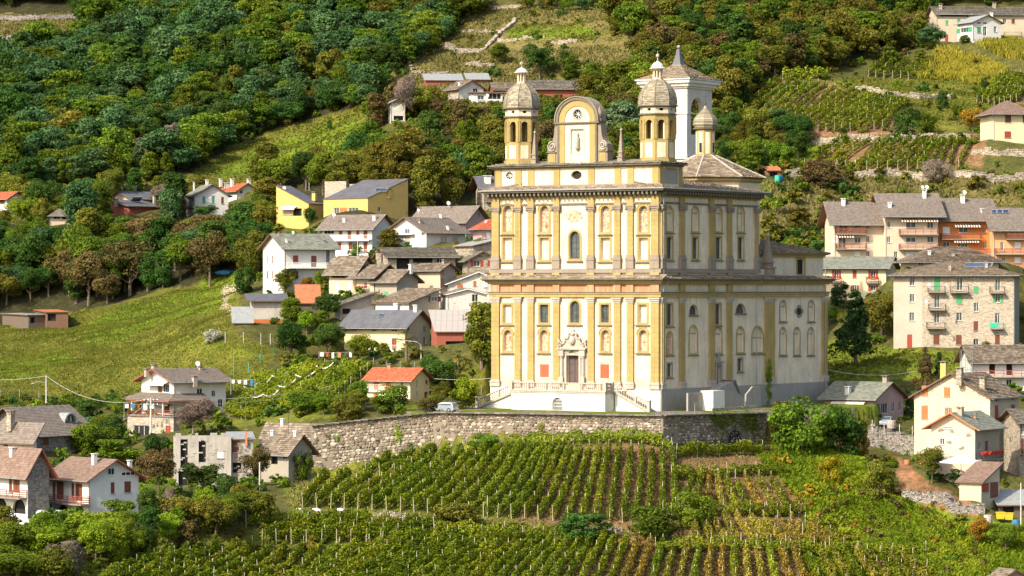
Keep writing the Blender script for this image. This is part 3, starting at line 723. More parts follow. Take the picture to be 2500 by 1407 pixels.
house(z='3',label='tall whitewashed rubble house with a single high window beside the church',x=1738,xR=2072,B=8,yb=1390,ye=1118,yr=1075,phi=10,Y=606,wall='rubblew',ridge='L',tiles='slab',deck='trimw',ov=.5,
 wins=[('R',1943,1122,1995,1185,'n')])
house(z='3',label='stone cottage with wide dark red shutters under a low gable',x=1908,xR=2165,B=8,yb=960,ye=822,yr=752,phi=9,Y=632,wall='rubble',ridge='L',tiles='slabg',ov=.9,
 wins=[('R',1958,828,2012,882,'sr'),('R',2092,828,2125,880,'sr')],chim=[(1943,745,785,30,'s')])
house(z='3',label='low stone outbuilding with pale sheet-metal roof above the cottage',x=1955,xL=1800,xR=2165,yb=830,ye=702,phi=30,Y=642,wall='rubble',roof='sheda',pitch=.22,tiles='metal',ov=.5,cat='outbuilding',wins=[])
house(z='4',label='beige house with smooth dark grey roof behind the hanging vine rows',x=1375,xL=958,xR=1547,yb=455,ye=264,yr=163,phi=60,Y=594,wall='paleyel',ridge='L',tiles='dk',ov=1.1,deck='redwood',rafters=1,
 wins=[('L',1003,272,1040,305,'n'),('L',1140,275,1178,307,'n'),('L',1283,275,1320,310,'n'),('L',1283,355,1317,435,'d'),('R',1385,275,1408,310,'w'),('R',1500,270,1523,305,'w'),('R',1500,348,1522,395,'w')],
 balc=[('L',1215,1345,438,'white',.9)],chim=[(1449,125,172,26,'w'),(1318,116,160,26,'w')],solar=[(1190,188,1218,208,10)])
house(z='4',label='small pale yellow house with bright red tiled roof beside the terrace road',x=1410,xL=1116,xR=1540,yb=785,ye=634,yr=560,phi=60,Y=541,wall='paleyel',ridge='L',tiles='red',ov=.8,
 wins=[('L',1160,640,1195,710,'or'),('L',1243,640,1277,708,'or'),('L',1340,642,1362,690,'w'),('L',1158,735,1188,775,'or'),('R',1453,640,1465,700,'n'),('R',1453,715,1465,765,'n'),('R',1515,642,1530,668,'b'),('R',1508,722,1533,782,'d')],
 balc=[('L',1120,1230,714,'white',.5)],chim=[(1270,528,562,22,'r')])
house(z='4',name='block_barn',label='barn with white block front under a thin curved metal roof',x=325,xR=545,B=9,yb=275,ye=95,yr=None,phi=7,Y=612,wall='block',roof='shedb',pitch=.12,tiles='dk',ov=1.0,cat='barn',wins=[('R',335,225,530,270,'or')])
house(z='4',name='tin_shed',label='open shed with rusty orange sheet roof',x=640,xR=790,B=7,yb=190,ye=110,phi=6,Y=625,wall='wood',roof='shedb',pitch=.45,tiles='rust',ov=.4,cat='shed',wins=[])
house(z='4',name='small_shed',label='small grey tin-roofed shed at the foot of the block barn',x=200,xR=322,B=5,yb=265,ye=245,phi=6,Y=600,wall='wood',roof='shedb',pitch=.5,tiles='metal',ov=.4,cat='shed',wins=[])
house(z='4',name='striped_shed',label='red timber shed with white and red striped metal roof',x=1592,xR=1832,B=8,yb=455,ye=304,phi=8,Y=585,wall='redwood',roof='shedb',pitch=.42,tiles='stripe',ov=.5,cat='shed',wins=[('R',1655,375,1790,450,'v')])
house(z='4',label='low house with brown slab roof against the left end of the stone wall',x=575,xL=380,xR=736,yb=1345,ye=1130,yr=1020,phi=50,Y=492,wall='greypl',ridge='L',tiles='slab',ov=.8,
 wins=[('L',455,1135,500,1220,'v'),('L',540,1140,562,1190,'n')],chim=[(468,985,1025,24,'w'),(625,988,1028,24,'w')],ant=[(576,850,1090)])
house(z='4',label='upper stone-slab roofed wing with a grey patch and one chimney',x=738,xL=410,xR=800,yb=1200,ye=1018,yr=945,phi=56,Y=506,wall='rubble',ridge='L',tiles='slab',ov=.6,wins=[],chim=[(535,905,950,22,'w')])
house(z='5',name='ruined_house',label='roofless block-built ruin with empty window openings',x=1082,xR=1425,B=8,yb=860,ye=555,phi=8,Y=492,wall='block',roof='none',cat='ruin',
 wins=[('R',1113,563,1158,740,'v'),('R',1225,570,1270,705,'v'),('R',1340,640,1380,680,'W'),('R',1100,760,1200,850,'v')])
house(z='5',name='ruined_house',label='right half of the ruin with brown boards and orange brick patches',x=1425,xR=1560,B=7,yb=860,ye=562,phi=8,Y=494,wall='block',roof='shedb',pitch=.1,tiles='metal',ov=.4,cat='ruin',
 wins=[('R',1430,568,1475,642,'b'),('R',1436,648,1485,690,'p'),('R',1434,706,1490,770,'v')],chim=[(1518,500,570,14,'r')])
house(z='5',label='white house with brown tiled roof and red-edged gable at lower left',x=549,xL=303,xR=855,yb=1075,ye=800,yr=688,phi=42,Y=452,wall='whitewall',ridge='L',tiles='br',ov=.9,deck='redwood',found=3,
 wins=[('L',323,822,342,928,'b'),('L',347,822,392,935,'d'),('L',440,832,457,930,'b'),('L',462,835,507,940,'d'),('R',663,740,703,782,'n'),('R',745,762,830,787,'n'),('R',683,828,707,897,'b'),('R',767,822,808,890,'b'),
   ('L',345,965,430,1062,'v^'),('L',232,955,320,1060,'v^'),('L',455,965,520,1050,'v^')],
 balc=[('L',305,556,952,'wood',1.5)],chim=[(582,650,722,26,'w'),(800,690,716,22,'w')])
house(z='5',label='left half of the double house with stone pier and arcade',x=172,xL=-120,xR=303,yb=1080,ye=745,yr=622,phi=42,Y=449,wall='whitewall',wallR='greystone',ridge='L',tiles='br',ov=.9,deck='redwood',found=3,
 wins=[('L',55,785,75,888,'b'),('L',80,787,122,890,'d'),('L',-30,740,-5,800,'w'),('L',78,928,158,1022,'v^'),('L',-40,920,45,1018,'v^')],
 balc=[('L',-110,168,912,'wood',1.3)],chim=[(77,610,658,28,'w')])
house(z='5',label='brown-roofed house with an arched metal dormer',x=212,xL=-115,xR=560,yb=640,ye=518,yr=368,phi=55,Y=497,wall='greystone',ridge='R',tiles='gr',ov=1.1,
 wins=[('R',320,525,350,558,'n'),('R',358,525,398,555,'n'),('R',262,550,300,600,'d')],chim=[])
house(z='5',label='white wing with low brown roof and stone chimney at the left edge',x=208,xL=-120,xR=225,yb=670,ye=545,phi=52,Y=491,wall='whitewall',roof='sheda',pitch=1.3,tiles='gr',ov=.9,
 wins=[('L',135,556,205,605,'n'),('L',20,560,50,620,'b')],chim=[(67,385,480,38,'s')],ant=[(92,470,640)])
house(z='5',label='villa with brown roofs on several levels and white awnings',x=1075,xL=873,xR=1392,yb=420,ye=200,yr=130,phi=36,Y=556,wall='whitewall',ridge='R',tiles='gr',ov=1.2,deck='redwood',
 wins=[('L',972,222,1000,275,'d'),('L',1003,222,1045,275,'w'),('L',895,335,930,400,'n'),('L',1000,345,1045,400,'d'),('R',1305,262,1330,300,'n'),('R',1345,312,1375,365,'n'),('R',1215,250,1250,290,'n')],
 awn=[('L',925,1045,208),('L',945,1072,332)],stripe=0,chim=[(952,98,130,30,'g'),(905,125,150,24,'g'),(1200,170,212,26,'g'),(1236,110,140,20,'g')],dish=[(1218,95,30)])
house(z='5',name='garage',label='stone garage with grey shutter door and a terrace on top',x=1070,xL=786,xR=1105,yb=548,ye=430,phi=70,Y=545,wall='rubblel',roof='flat',tiles='metal',ov=.05,cat='garage',
 wins=[('L',823,477,920,560,'n'),('L',1022,480,1052,532,'dr')])
house(z='l',label='low peach-walled house with dark roof behind the upper meadow',x=1128,xL=942,xR=1385,yb=400,ye=293,yr=238,phi=38,Y=800,wall='peach',ridge='R',tiles='tiledk' if False else 'dk',ov=1.0,wins=[('L',955,300,1000,340,'n')],chim=[(1163,195,245,16,'k')],dish=[(1045,203,24)],ant=[(1052,132,240)])
house(z='l',label='long flat-roofed wing with a blue solar panel',x=1110,xL=950,xR=1375,yb=430,ye=362,phi=40,Y=786,wall='redwood',roof='shedb',pitch=.18,tiles='dk',ov=.8,wins=[],solar=[(1120,288,1200,325,25)],chim=[(1326,270,312,22,'g'),(1000,300,340,30,'g')])
house(z='l',label='white house with green shutters and pale slate roof on the slope',x=1672,xL=1600,xR=1962,yb=480,ye=265,yr=178,phi=22,Y=790,wall='whitewall',ridge='L',tiles='slate',ov=.8,
 wins=[('R',1738,280,1763,337,'t'),('R',1818,282,1843,340,'t'),('R',1900,285,1922,343,'b'),('R',1813,268,1838,275,'n')],balc=[('L',1612,1668,372,'iron',.8)],chim=[(1778,135,180,22,'w'),(1665,155,205,12,'w')])
house(z='l',label='house with red tiled roof and row of white chimneys',x=2037,xL=1885,xR=2200,yb=320,ye=224,yr=168,phi=30,Y=812,wall='whitewall',ridge='L',tiles='red',ov=.8,wins=[('R',2150,228,2180,262,'b'),('R',2060,228,2085,258,'n')],
 chim=[(1895,128,170,22,'w'),(1993,128,172,24,'w'),(2137,130,170,26,'w'),(1952,160,210,36,'w')])
house(z='l',name='pavilion',label='small square pavilion with pyramid roof and open sides',x=436,xR=600,B=6,yb=548,ye=436,yr=388,phi=12,Y=762,wall='peach',roof='hip',tiles='gr',ov=.7,cat='pavilion',wins=[('R',460,440,520,478,'n'),('R',532,440,583,478,'v')])
house(z='l',label='house with orange tiled roof at the left edge of the meadow',x=62,xL=-60,A=6,yb=430,ye=292,yr=240,phi=55,Y=790,wall='whitewall',ridge='L',tiles='red',ov=.9,wins=[('L',0,300,40,345,'b')])
house(z='l',name='long_shed',label='long low grey shed at the left end of the meadow',x=245,xL=20,xR=400,yb=1420,ye=1300,phi=35,Y=692,wall='wood',wallR='wood',roof='flat',tiles='metal',ov=.4,cat='shed',wins=[('R',260,1320,300,1370,'v')])
house(z='l',name='long_shed',label='brown animal pen shed with fence of poles beside the meadow',x=400,xL=300,xR=585,yb=1395,ye=1275,phi=12,Y=690,wall='soffit',roof='flat',tiles='rust',ov=.3,cat='shed',wins=[('R',410,1290,480,1350,'v')])
house(z='6',label='first cream row house from the church side with two wooden balconies',x=285,xR=683,B=11,yb=720,ye=380,yr=235,phi=5,Y=642,wall='peach',ridge='R',tiles='gr',ov=1.4,
 wins=[('R',315,392,385,470,'w'),('R',437,395,485,435,'w'),('R',528,395,553,438,'w'),('R',310,508,370,590,'w'),('R',437,510,485,555,'w'),('R',527,503,553,553,'w'),('R',435,620,480,660,'W'),('R',527,620,553,660,'w')],
 balc=[('R',286,523,483,'wood',1.3),('R',286,523,600,'wood',1.3)],awn=[('R',286,420,490)],chim=[(348,205,262,28,'w')],dish=[(262,533,34,640),(247,622,34,640)])
house(z='6',label='tallest cream row house with two satellite dishes on its chimney',x=683,xR=1088,B=12,yb=740,ye=318,yr=170,phi=5,Y=640,wall='peach',ridge='R',tiles='gr',ov=1.4,
 wins=[('R',693,388,718,438,'w'),('R',690,505,718,553,'w'),('R',745,622,773,670,'w'),('R',838,392,915,435,'w'),('R',838,510,915,550,'w'),('R',1003,390,1052,438,'w'),('R',1003,505,1052,552,'w'),('R',835,325,915,338,'n'),('R',835,620,915,668,'W')],
 balc=[('R',780,1083,487,'wood',1.3),('R',780,1083,603,'wood',1.3)],awn=[('R',795,935,368),('R',942,1078,368)],chim=[(710,235,280,26,'w'),(980,138,205,28,'w')],dish=[(967,118,30,650),(1000,117,34,650)])
house(z='6',label='orange row house with striped awnings and flower-hung balcony',x=1096,xR=1525,B=13,yb=730,ye=358,yr=210,phi=5,Y=643,wall='orangew',ridge='R',tiles='gr',ov=1.2,
 wins=[('R',1250,430,1323,475,'w'),('R',1440,430,1465,477,'w'),('R',1440,548,1465,597,'w'),('R',1125,430,1180,490,'W'),('R',1250,362,1328,378,'n'),('R',1240,560,1323,596,'w'),('R',1125,545,1180,600,'w')],
 balc=[('R',1105,1418,523,'redwood',1.2),('R',1330,1520,640,'wood',1.2)],awn=[('R',1212,1418,410),('R',1205,1405,530)],chim=[(1280,178,242,30,'w'),(1433,283,320,24,'w')],dish=[(1294,158,34,652)])
house(z='6',label='pale orange row house with solar panels at the right end',x=1527,xR=1850,B=11,yb=770,ye=428,yr=283,phi=5,Y=640,wall='orange2',ridge='R',tiles='gr',ov=1.3,
 wins=[('R',1575,430,1605,480,'w'),('R',1688,430,1735,478,'w'),('R',1575,548,1600,615,'w'),('R',1685,548,1735,595,'W'),('R',1588,665,1618,710,'w'),('R',1685,665,1735,712,'W')],
 balc=[('R',1615,1845,523,'wood',1.3),('R',1530,1845,640,'wood',1.3),('R',1640,1845,755,'wood',1.3)],solar=[(1508,300,1545,325,0),(1550,298,1590,325,0),(1595,298,1640,325,0)])
house(z='6',label='cream gabled house with dark red shutters and flower balconies',x=680,xL=120,xR=760,yb=960,ye=745,yr=663,phi=76,Y=618,wall='paleyel',ridge='L',tiles='slate',ov=.9,
 wins=[('L',278,767,312,835,'sr'),('L',420,767,452,828,'r'),('L',562,767,600,835,'sr'),('L',420,885,452,938,'sr'),('L',562,885,600,930,'sr'),('L',275,880,310,920,'n')],
 balc=[('L',252,335,862,'fl',.9),('L',528,627,862,'fl',.9)])
house(z='6',label='house with warm slab roof and pointed dormer behind the stone apartments',x=905,xR=1560,B=10,yb=780,ye=683,yr=585,phi=8,Y=606,wall='peach',roof='hip',tiles='slab',ov=1.2,
 wins=[('R',935,692,972,730,'w')],chim=[(1020,612,652,20,'w'),(1207,622,662,22,'s')],ant=[(898,632,660)])
house(z='6',name='apartment_building',label='four-storey stone apartment block with pink plastered end and green blinds',x=1678,xL=740,xR=1722,yb=1385,ye=800,yr=705,phi=78,Y=584,wall='rubblel',wallR='greypl',roof='hip',tiles='slab',ov=1.0,cat='apartment block',split=(965,'pinkbeige'),
 wins=[('L',866,815,905,888,'w'),('L',866,955,903,1018,'w'),('L',864,1098,902,1165,'w'),('L',847,1270,886,1395,'dr'),('L',1057,822,1103,922,'g'),('L',1233,822,1280,925,'w'),('L',1343,810,1433,835,'w'),('L',1365,895,1405,945,'g'),
   ('L',1535,822,1573,930,'w'),('L',1058,958,1100,1060,'w'),('L',1230,957,1277,1027,'g'),('L',1535,960,1573,1020,'sg'),('L',1368,1020,1405,1090,'w'),('L',1057,1100,1098,1180,'w'),('L',1230,1100,1275,1162,'w'),('L',1532,1103,1570,1180,'w'),
   ('L',1365,1165,1400,1240,'b'),('L',1052,1270,1098,1348,'b'),('L',1227,1273,1272,1350,'b'),('L',1532,1273,1570,1350,'b'),('L',1363,1303,1403,1380,'n')],
 balc=[('L',1010,1145,935,'iron',1.2),('L',1182,1328,937,'iron',1.2),('L',1492,1610,940,'iron',1.2),('L',1015,1150,1073,'iron',1.2),('L',1000,1145,1217,'iron',1.2),('L',1497,1600,1220,'green',1.2)],
 chim=[(1180,718,775,20,'s'),(1467,698,755,24,'s')],solar=[(1292,714,1500,745,18)],dish=[(1015,878,30,580),(993,1010,30,580)])
house(z='7',label='mauve bungalow with slate roof and timber gable beside the church wall',x=438,xL=150,xR=612,yb=505,ye=362,yr=272,phi=56,Y=540,wall='mauve',ridge='L',tiles='slate',ov=.9,
 wins=[('R',483,395,522,455,'n'),('R',545,390,563,445,'n'),('R',585,387,603,440,'n'),('L',300,410,345,480,'n')],awn=[('L',205,400,382)],stripe=0,chim=[(288,295,345,28,'w'),(508,232,275,28,'g')],ant=[(510,185,230)])
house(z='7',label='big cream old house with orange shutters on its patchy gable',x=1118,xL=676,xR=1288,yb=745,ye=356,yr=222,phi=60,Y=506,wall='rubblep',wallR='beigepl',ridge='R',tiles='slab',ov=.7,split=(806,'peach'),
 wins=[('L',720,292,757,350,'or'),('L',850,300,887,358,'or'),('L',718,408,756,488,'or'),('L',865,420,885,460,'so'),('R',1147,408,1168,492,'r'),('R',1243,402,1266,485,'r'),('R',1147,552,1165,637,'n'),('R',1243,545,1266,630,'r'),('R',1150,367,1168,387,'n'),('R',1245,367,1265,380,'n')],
 chim=[(850,148,222,34,'y'),(942,185,262,34,'s'),(1078,240,315,32,'s')],dish=[(1088,408,34,500)])
house(z='7',label='narrow cream house with patches of bare stone in its gable',x=1030,xL=775,xR=1168,yb=790,ye=528,yr=450,phi=58,Y=488,wall='peach',wallR='greypl',ridge='R',tiles='slate',ov=1.1,deck='orange',
 wins=[('L',825,602,852,637,'w'),('L',842,535,900,545,'w'),('R',1050,618,1072,668,'w'),('R',1090,615,1110,710,'d'),('R',1050,740,1070,775,'n'),('R',1090,740,1110,785,'d')],
 balc=[('R',1036,1165,718,'fl',.9)],chim=[(947,415,468,30,'g'),(1032,455,490,10,'r')])
house(z='7',name='shed',label='small cream shed with single-pitch roof and brown doors',x=1068,xL=940,xR=1175,yb=960,ye=853,phi=58,Y=474,wall='beigepl',roof='sheda',pitch=.35,tiles='br',ov=.5,cat='shed',found=6,
 wins=[('R',1072,862,1113,915,'r'),('R',1120,856,1168,948,'b')])
house(z='7',label='half-built house with slab roof and scaffolding at the right edge',x=1020,xR=1420,B=9,yb=330,ye=145,yr=55,phi=6,Y=548,wall='whitewall',ridge='R',tiles='slab',ov=.9,
 wins=[('R',1115,158,1150,225,'v'),('R',1215,160,1250,230,'v'),('R',1215,255,1247,305,'n')],balc=[('R',1030,1400,238,'wood',1.2)])
house(z='7',label='grey stone house at the right edge with iron balconies',x=1296,xR=1460,B=9,yb=860,ye=500,yr=430,phi=8,Y=500,wall='rubble',ridge='R',tiles='slabg',ov=.8,
 wins=[('R',1300,520,1318,580,'n'),('R',1300,600,1318,690,'b')],balc=[('R',1298,1400,700,'iron',1.1)])
house(z='7',name='woodshed',label='open woodshed with tin roof behind the yellow containers',x=1180,xR=1400,B=5,yb=1060,ye=985,phi=6,Y=476,wall='wood',roof='shedb',pitch=.3,tiles='metal',ov=.6,cat='shed',wins=[('R',1195,995,1260,1050,'v')])
house(z='7',name='hut',label='stone hut whose slab roof shows at the bottom right corner',x=1190,xL=1120,xR=1330,yb=1500,ye=1420,yr=1368,phi=30,Y=446,wall='rubble',ridge='L',tiles='slab',ov=.5,cat='hut',wins=[])
house(z='t',label='long old farmhouse with slab roof at the top right of the hill',x=1837,xR=2540,B=12,yb=335,ye=105,yr=50,phi=5,Y=890,wall='beigepl',ridge='R',tiles='slabg',ov=.8,
 wins=[('R',1903,155,1922,190,'g'),('R',1990,145,2015,165,'g'),('R',2340,145,2365,180,'n'),('R',2405,145,2430,180,'b'),('R',1898,265,1923,338,'dr'),('R',1860,108,2080,128,'v'),('R',2270,108,2420,125,'v')],
 balc=[('R',2345,2480,275,'iron',1.1)],chim=[(1863,28,75,22,'s'),(2273,18,65,24,'s'),(2252,95,132,20,'w')])
house(z='t',label='gabled front house with green shutters before the long farmhouse',x=2112,xL=1992,xR=2325,yb=310,ye=165,yr=115,phi=24,Y=868,wall='whitewall',ridge='L',tiles='metal',ov=.7,
 wins=[('R',2143,170,2173,184,'n'),('R',2190,170,2217,186,'n'),('R',2143,207,2172,250,'g'),('R',2190,205,2215,275,'n'),('R',2270,203,2292,245,'w'),('L',2015,212,2075,250,'sg')])
house(z='t',label='pale yellow villa with hipped brown roof at the right edge',x=2272,xR=2560,B=11,yb=1088,ye=850,yr=772,phi=8,Y=735,wall='paleyel',roof='hip',tiles='br',ov=1.2,
 wins=[('R',2355,880,2402,935,'b'),('R',2352,1003,2402,1053,'r'),('R',2490,880,2530,935,'b')])
house(z='t',name='hut',label='tiny tool hut with tin roof beside a blue barrel',x=548,xR=645,B=3.5,yb=1390,ye=1300,phi=10,Y=742,wall='soffit',roof='shedb',pitch=.25,tiles='rust',ov=.4,cat='hut',wins=[('R',560,1315,620,1380,'v')])
house(z='m',label='stone and white hill house with low brown gable',x=1155,xL=1062,xR=1347,yb=785,ye=672,yr=612,phi=30,Y=838,wall='rubble',wallR='rubblew',ridge='L',tiles='slab',ov=.8,wins=[('R',1262,675,1300,705,'n'),('L',1105,685,1135,712,'or')],chim=[(1166,628,655,20,'w')])
house(z='m',name='open_shed',label='long open shed with bluish sheet roof on the upper slope',x=905,xR=1180,B=6,yb=650,ye=610,phi=6,Y=858,wall='redwood',roof='shedb',pitch=.3,tiles='metal',ov=.5,cat='shed',wins=[])
house(z='m',name='open_shed',label='small shed with bluish sheet roof right of the long open shed',x=1225,xR=1385,B=6,yb=640,ye=605,phi=6,Y=862,wall='soffit',roof='shedb',pitch=.3,tiles='metal',ov=.5,cat='shed',wins=[])
house(z='m',label='cream hill house with flat red-brown roof and a dish',x=1262,xR=1490,B=7,yb=810,ye=708,phi=8,Y=828,wall='whitewall',roof='flat',tiles='br',ov=.6,wins=[('R',1300,728,1350,762,'w'),('R',1380,715,1480,760,'n')],dish=[(1375,727,26,824)])
house(z='m',name='timber_barn',label='long brown timber barn with stone slab roof behind the left tower',x=1712,xR=2062,B=9,yb=740,ye=672,yr=615,phi=6,Y=842,wall='redwood',ridge='R',tiles='slabg',ov=.8,cat='barn',wins=[],chim=[(2062,612,645,20,'s')])
house(z='m',name='timber_barn',label='small slab-roofed hut left of the long timber barn',x=1420,xR=1640,B=7,yb=730,ye=682,yr=632,phi=8,Y=845,wall='redwood',ridge='R',tiles='slab',ov=.5,cat='barn',wins=[])
house(z='m',name='stone_hut',label='small whitewashed ruin of a hut among trees on the slope',x=640,xL=618,xR=748,yb=925,ye=780,yr=755,phi=18,Y=790,wall='rubblew',ridge='L',tiles='metal',ov=.6,cat='hut',wins=[('R',660,885,735,920,'v')])
for h in HOUSES:hframe(h)
# ---------------------------------------------------------------- terrain: thin plate surface through measured ground points
WALLP=[P(760,1040,505),P(1060,1008,502),P(1619,1015.5,488),P(1870,1009,508)] # top of the church terrace wall
PLAT=-18.78
def ctl(s,b=[]):
 return[P(*map(float,q.split(',')))for q in s.split()]
COMMON=ctl('''600,950,570 330,970,585 0,960,592 -300,960,600 600,705,700 560,678,718 450,705,712 200,755,702 0,805,692 -300,830,690 300,850,640 0,890,630 100,500,790 250,480,800 450,432,828 -250,500,800
100,400,850 100,300,905 100,150,980 100,0,1050 500,300,895 500,150,960 500,0,1035 -300,300,905 -300,0,1060 700,400,805 870,322,850 800,450,770 750,250,905 700,150,935 850,130,950 900,250,880 950,0,985
1200,100,905 1250,0,955 1050,160,880 950,180,880 1400,100,885 1500,200,840 1100,290,838 1400,280,820 1400,350,785 1250,450,722 1600,450,715 1500,0,930 1050,450,725 900,560,692 1150,480,735
1700,0,920 1900,0,925 1900,100,878 2330,108,882 2400,0,930 2700,0,930 2700,110,880 2350,160,862 2200,232,815 2000,195,832 1880,200,832 1830,280,790 2000,322,770 2170,325,768 2250,330,766 2150,345,752 2080,415,730 2350,412,728 2470,350,737 2250,140,870
2600,350,737 1870,440,705 2100,470,708 2300,440,715 2480,470,705 1950,520,690 1900,620,650 2700,480,705
560,1045,520 600,1130,508 720,1185,500 450,1110,505 300,1110,505 250,1300,440 150,1180,470 0,1290,436 -300,1290,436 450,1250,462 600,1270,452 300,1407,418 0,1407,412 -300,1420,412 600,1407,436 700,1240,463 700,1407,443
250,1080,528 100,1000,560 750,905,566 650,1020,530 850,990,528 700,870,592 640,1180,490
2100,1125,500 2150,1290,478 2400,1300,468 2400,1400,455 2250,1160,502 2400,1225,488 2060,1060,530 2200,1060,532 2090,895,572 2300,870,580 2180,860,586 2050,830,600 2450,880,570 2600,1300,466 2600,1407,455 2300,1110,512 2700,880,570 2700,1100,510
1250,1407,448 1550,1407,449 1900,1407,450 2200,1407,452 1000,1407,446 1250,1620,424 0,1620,395 -300,1620,395 2500,1620,428 2900,1620,428''')
COMMON+=[np.array(q,float)for q in((-60,330,-62),(60,330,-66),(0,330,-64),(-30,230,-88),(30,230,-88),(0,100,-100),(-400,600,-10),(450,600,6),(-420,1100,110),(430,1100,130),(0,1250,170),(-350,1350,190),(350,1350,190),(-200,1200,160),(200,1200,165),(-330,850,30),(330,800,55),(-300,400,-50),(300,400,-55))]
FRONT=ctl('''780,1172,503 900,1140,503 980,1120,503 1060,1108,501 1300,1086,492 1500,1090,488 1619,1098,487 1740,1096,496 1870,1097,506 1950,1100,508 1300,1265,469 1054,1255,468 1463,1280,467 1620,1292,466 880,1243,466 1750,1200,482 1900,1200,484 1800,1300,466 1950,1320,466 1160,1180,481 1450,1180,479''')
BACK=ctl('''900,1026,511 1000,1012,512 1100,990,522 1180,900,552 1180,960,535 1150,850,575 770,1040,513''')+ [np.array(q,float)for q in((-10,505,PLAT),(5,500,PLAT),(20,497,PLAT),(35,505,PLAT),(30,530,PLAT),(0,520,PLAT),(-12,520,PLAT),(45,540,PLAT),(20,560,PLAT+1),(35,570,PLAT+1),(50,560,PLAT),(-5,550,PLAT))]
hb=[]
for h in HOUSES:
 for p,dv in((h['o'],0),(h['o']+h['dR']*h['A'],0),(h['o']+h['dL']*h['B'],0)):
  q=p.copy();q[2]+=.0;hb.append(q)
BACK_ALL=COMMON+hb+BACK;FRONT_ALL=COMMON+[q for q in hb if q[1]<510]+FRONT
class TPS:
 def __init__(s,pts,lam=.35):
  # merge near duplicates
  keep=[]
  for p in pts:
   for q in keep:
    if abs(p[0]-q[0])<1.5 and abs(p[1]-q[1])<1.5:break
   else:keep.append(p)
  p=np.array(keep);s.x=p[:,:2]/100.0;n=len(p)
  K=s.k(np.linalg.norm(s.x[:,None]-s.x[None],axis=2))+np.eye(n)*lam*1e-3
  Q=np.hstack([np.ones((n,1)),s.x]);A=np.zeros((n+3,n+3));A[:n,:n]=K;A[:n,n:]=Q;A[n:,:n]=Q.T
  s.w=np.linalg.solve(A,np.concatenate([p[:,2],np.zeros(3)]))
 @staticmethod
 def k(r):return np.where(r>1e-9,r*r*np.log(np.maximum(r,1e-9)),0.0)
 def __call__(s,x,y):
  x=np.asarray(x,float);sh=x.shape;q=np.stack([x.ravel(),np.asarray(y,float).ravel()],1)/100.0;out=np.zeros(len(q))
  for i in range(0,len(q),20000):
   c=q[i:i+20000];out[i:i+20000]=s.k(np.linalg.norm(c[:,None]-s.x[None],axis=2))@s.w[:-3]+s.w[-3]+c@s.w[-2:]
  return out.reshape(sh)
TB=TPS(BACK_ALL);TF=TPS(FRONT_ALL)
WX=[-200]+[w[0]for w in WALLP]+[200];WY=[505]+[w[1]for w in WALLP]+[508]
def pip(px,py,poly):
 poly=np.asarray(poly,float);px=np.asarray(px);py=np.asarray(py);ins=np.zeros(px.shape,bool);n=len(poly);j=n-1
 for i in range(n):
  xi,yi=poly[i];xj,yj=poly[j]
  c=((yi>py)!=(yj>py))&(px<(xj-xi)*(py-yi)/(yj-yi+1e-12)+xi);ins^=c;j=i
 return ins
PLATP=[(WALLP[1][0]-1,WALLP[1][1]+1),(WALLP[2][0],WALLP[2][1]+.6),(WALLP[3][0],WALLP[3][1]+.6),(58,530),(62,560),(30,585),(0,570),(-8,535),(-20,518)]
def vn(x,y,s,seed=0): # cheap smooth noise
 x=np.asarray(x,float)/s+seed*17.3;y=np.asarray(y,float)/s+seed*9.1
 xi=np.floor(x);yi=np.floor(y);fx=x-xi;fy=y-yi;fx=fx*fx*(3-2*fx);fy=fy*fy*(3-2*fy)
 def hsh(a,b):v=np.sin(a*127.1+b*311.7)*43758.5453;return v-np.floor(v)
 return(hsh(xi,yi)*(1-fx)+hsh(xi+1,yi)*fx)*(1-fy)+(hsh(xi,yi+1)*(1-fx)+hsh(xi+1,yi+1)*fx)*fy
def ground(x,y):
 x=np.asarray(x,float);y=np.asarray(y,float)
 zf=TF(x,y);zb=TB(x,y);yw=np.interp(x,WX,WY)
 xa,xd=WALLP[0][0],WALLP[3][0]
 k=np.clip((y-yw)/.7+.2,0,1) # sharp at the wall
 ks=np.clip((y-yw+8)/16,0,1);out=np.clip(np.maximum(xa-x,x-xd)/3,0,1);k=k*(1-out)+ks*out
 z=zf*(1-k)+zb*k
 pl=pip(x,y,PLATP);z=np.where(pl,PLAT-.02,z)
 far=np.clip((y-520)/150,0,1)
 z=z+(vn(x,y,9,1)-.5)*(.5+1.6*far)*(~pl)+(vn(x,y,3,2)-.5)*.35*(~pl)
 return z
def gz(x,y):return float(ground(np.array([x]),np.array([y]))[0])
_YS=np.concatenate([np.arange(405,640,.5),np.arange(640,1180,1.0)])
def hit(u,v,ymin=0): # where the view ray through a photograph pixel meets the ground
 ys=_YS[_YS>ymin];k=(u-CX)/FPX;z=ground(k*ys,ys);ray=(CY-v)/FPX*ys
 b=np.nonzero(ray<=z)[0]
 if len(b)==0:return np.array([k*1000,1000,gz(k*1000,1000)])
 i=b[0];y=ys[i]
 if i>0:
  d0=ray[i-1]-z[i-1];d1=ray[i]-z[i];y=ys[i-1]+(ys[i]-ys[i-1])*d0/(d0-d1+1e-9)
 return np.array([k*y,y,(CY-v)/FPX*y])
def uvof(x,y,z):return CX+x/y*FPX,CY-z/y*FPX

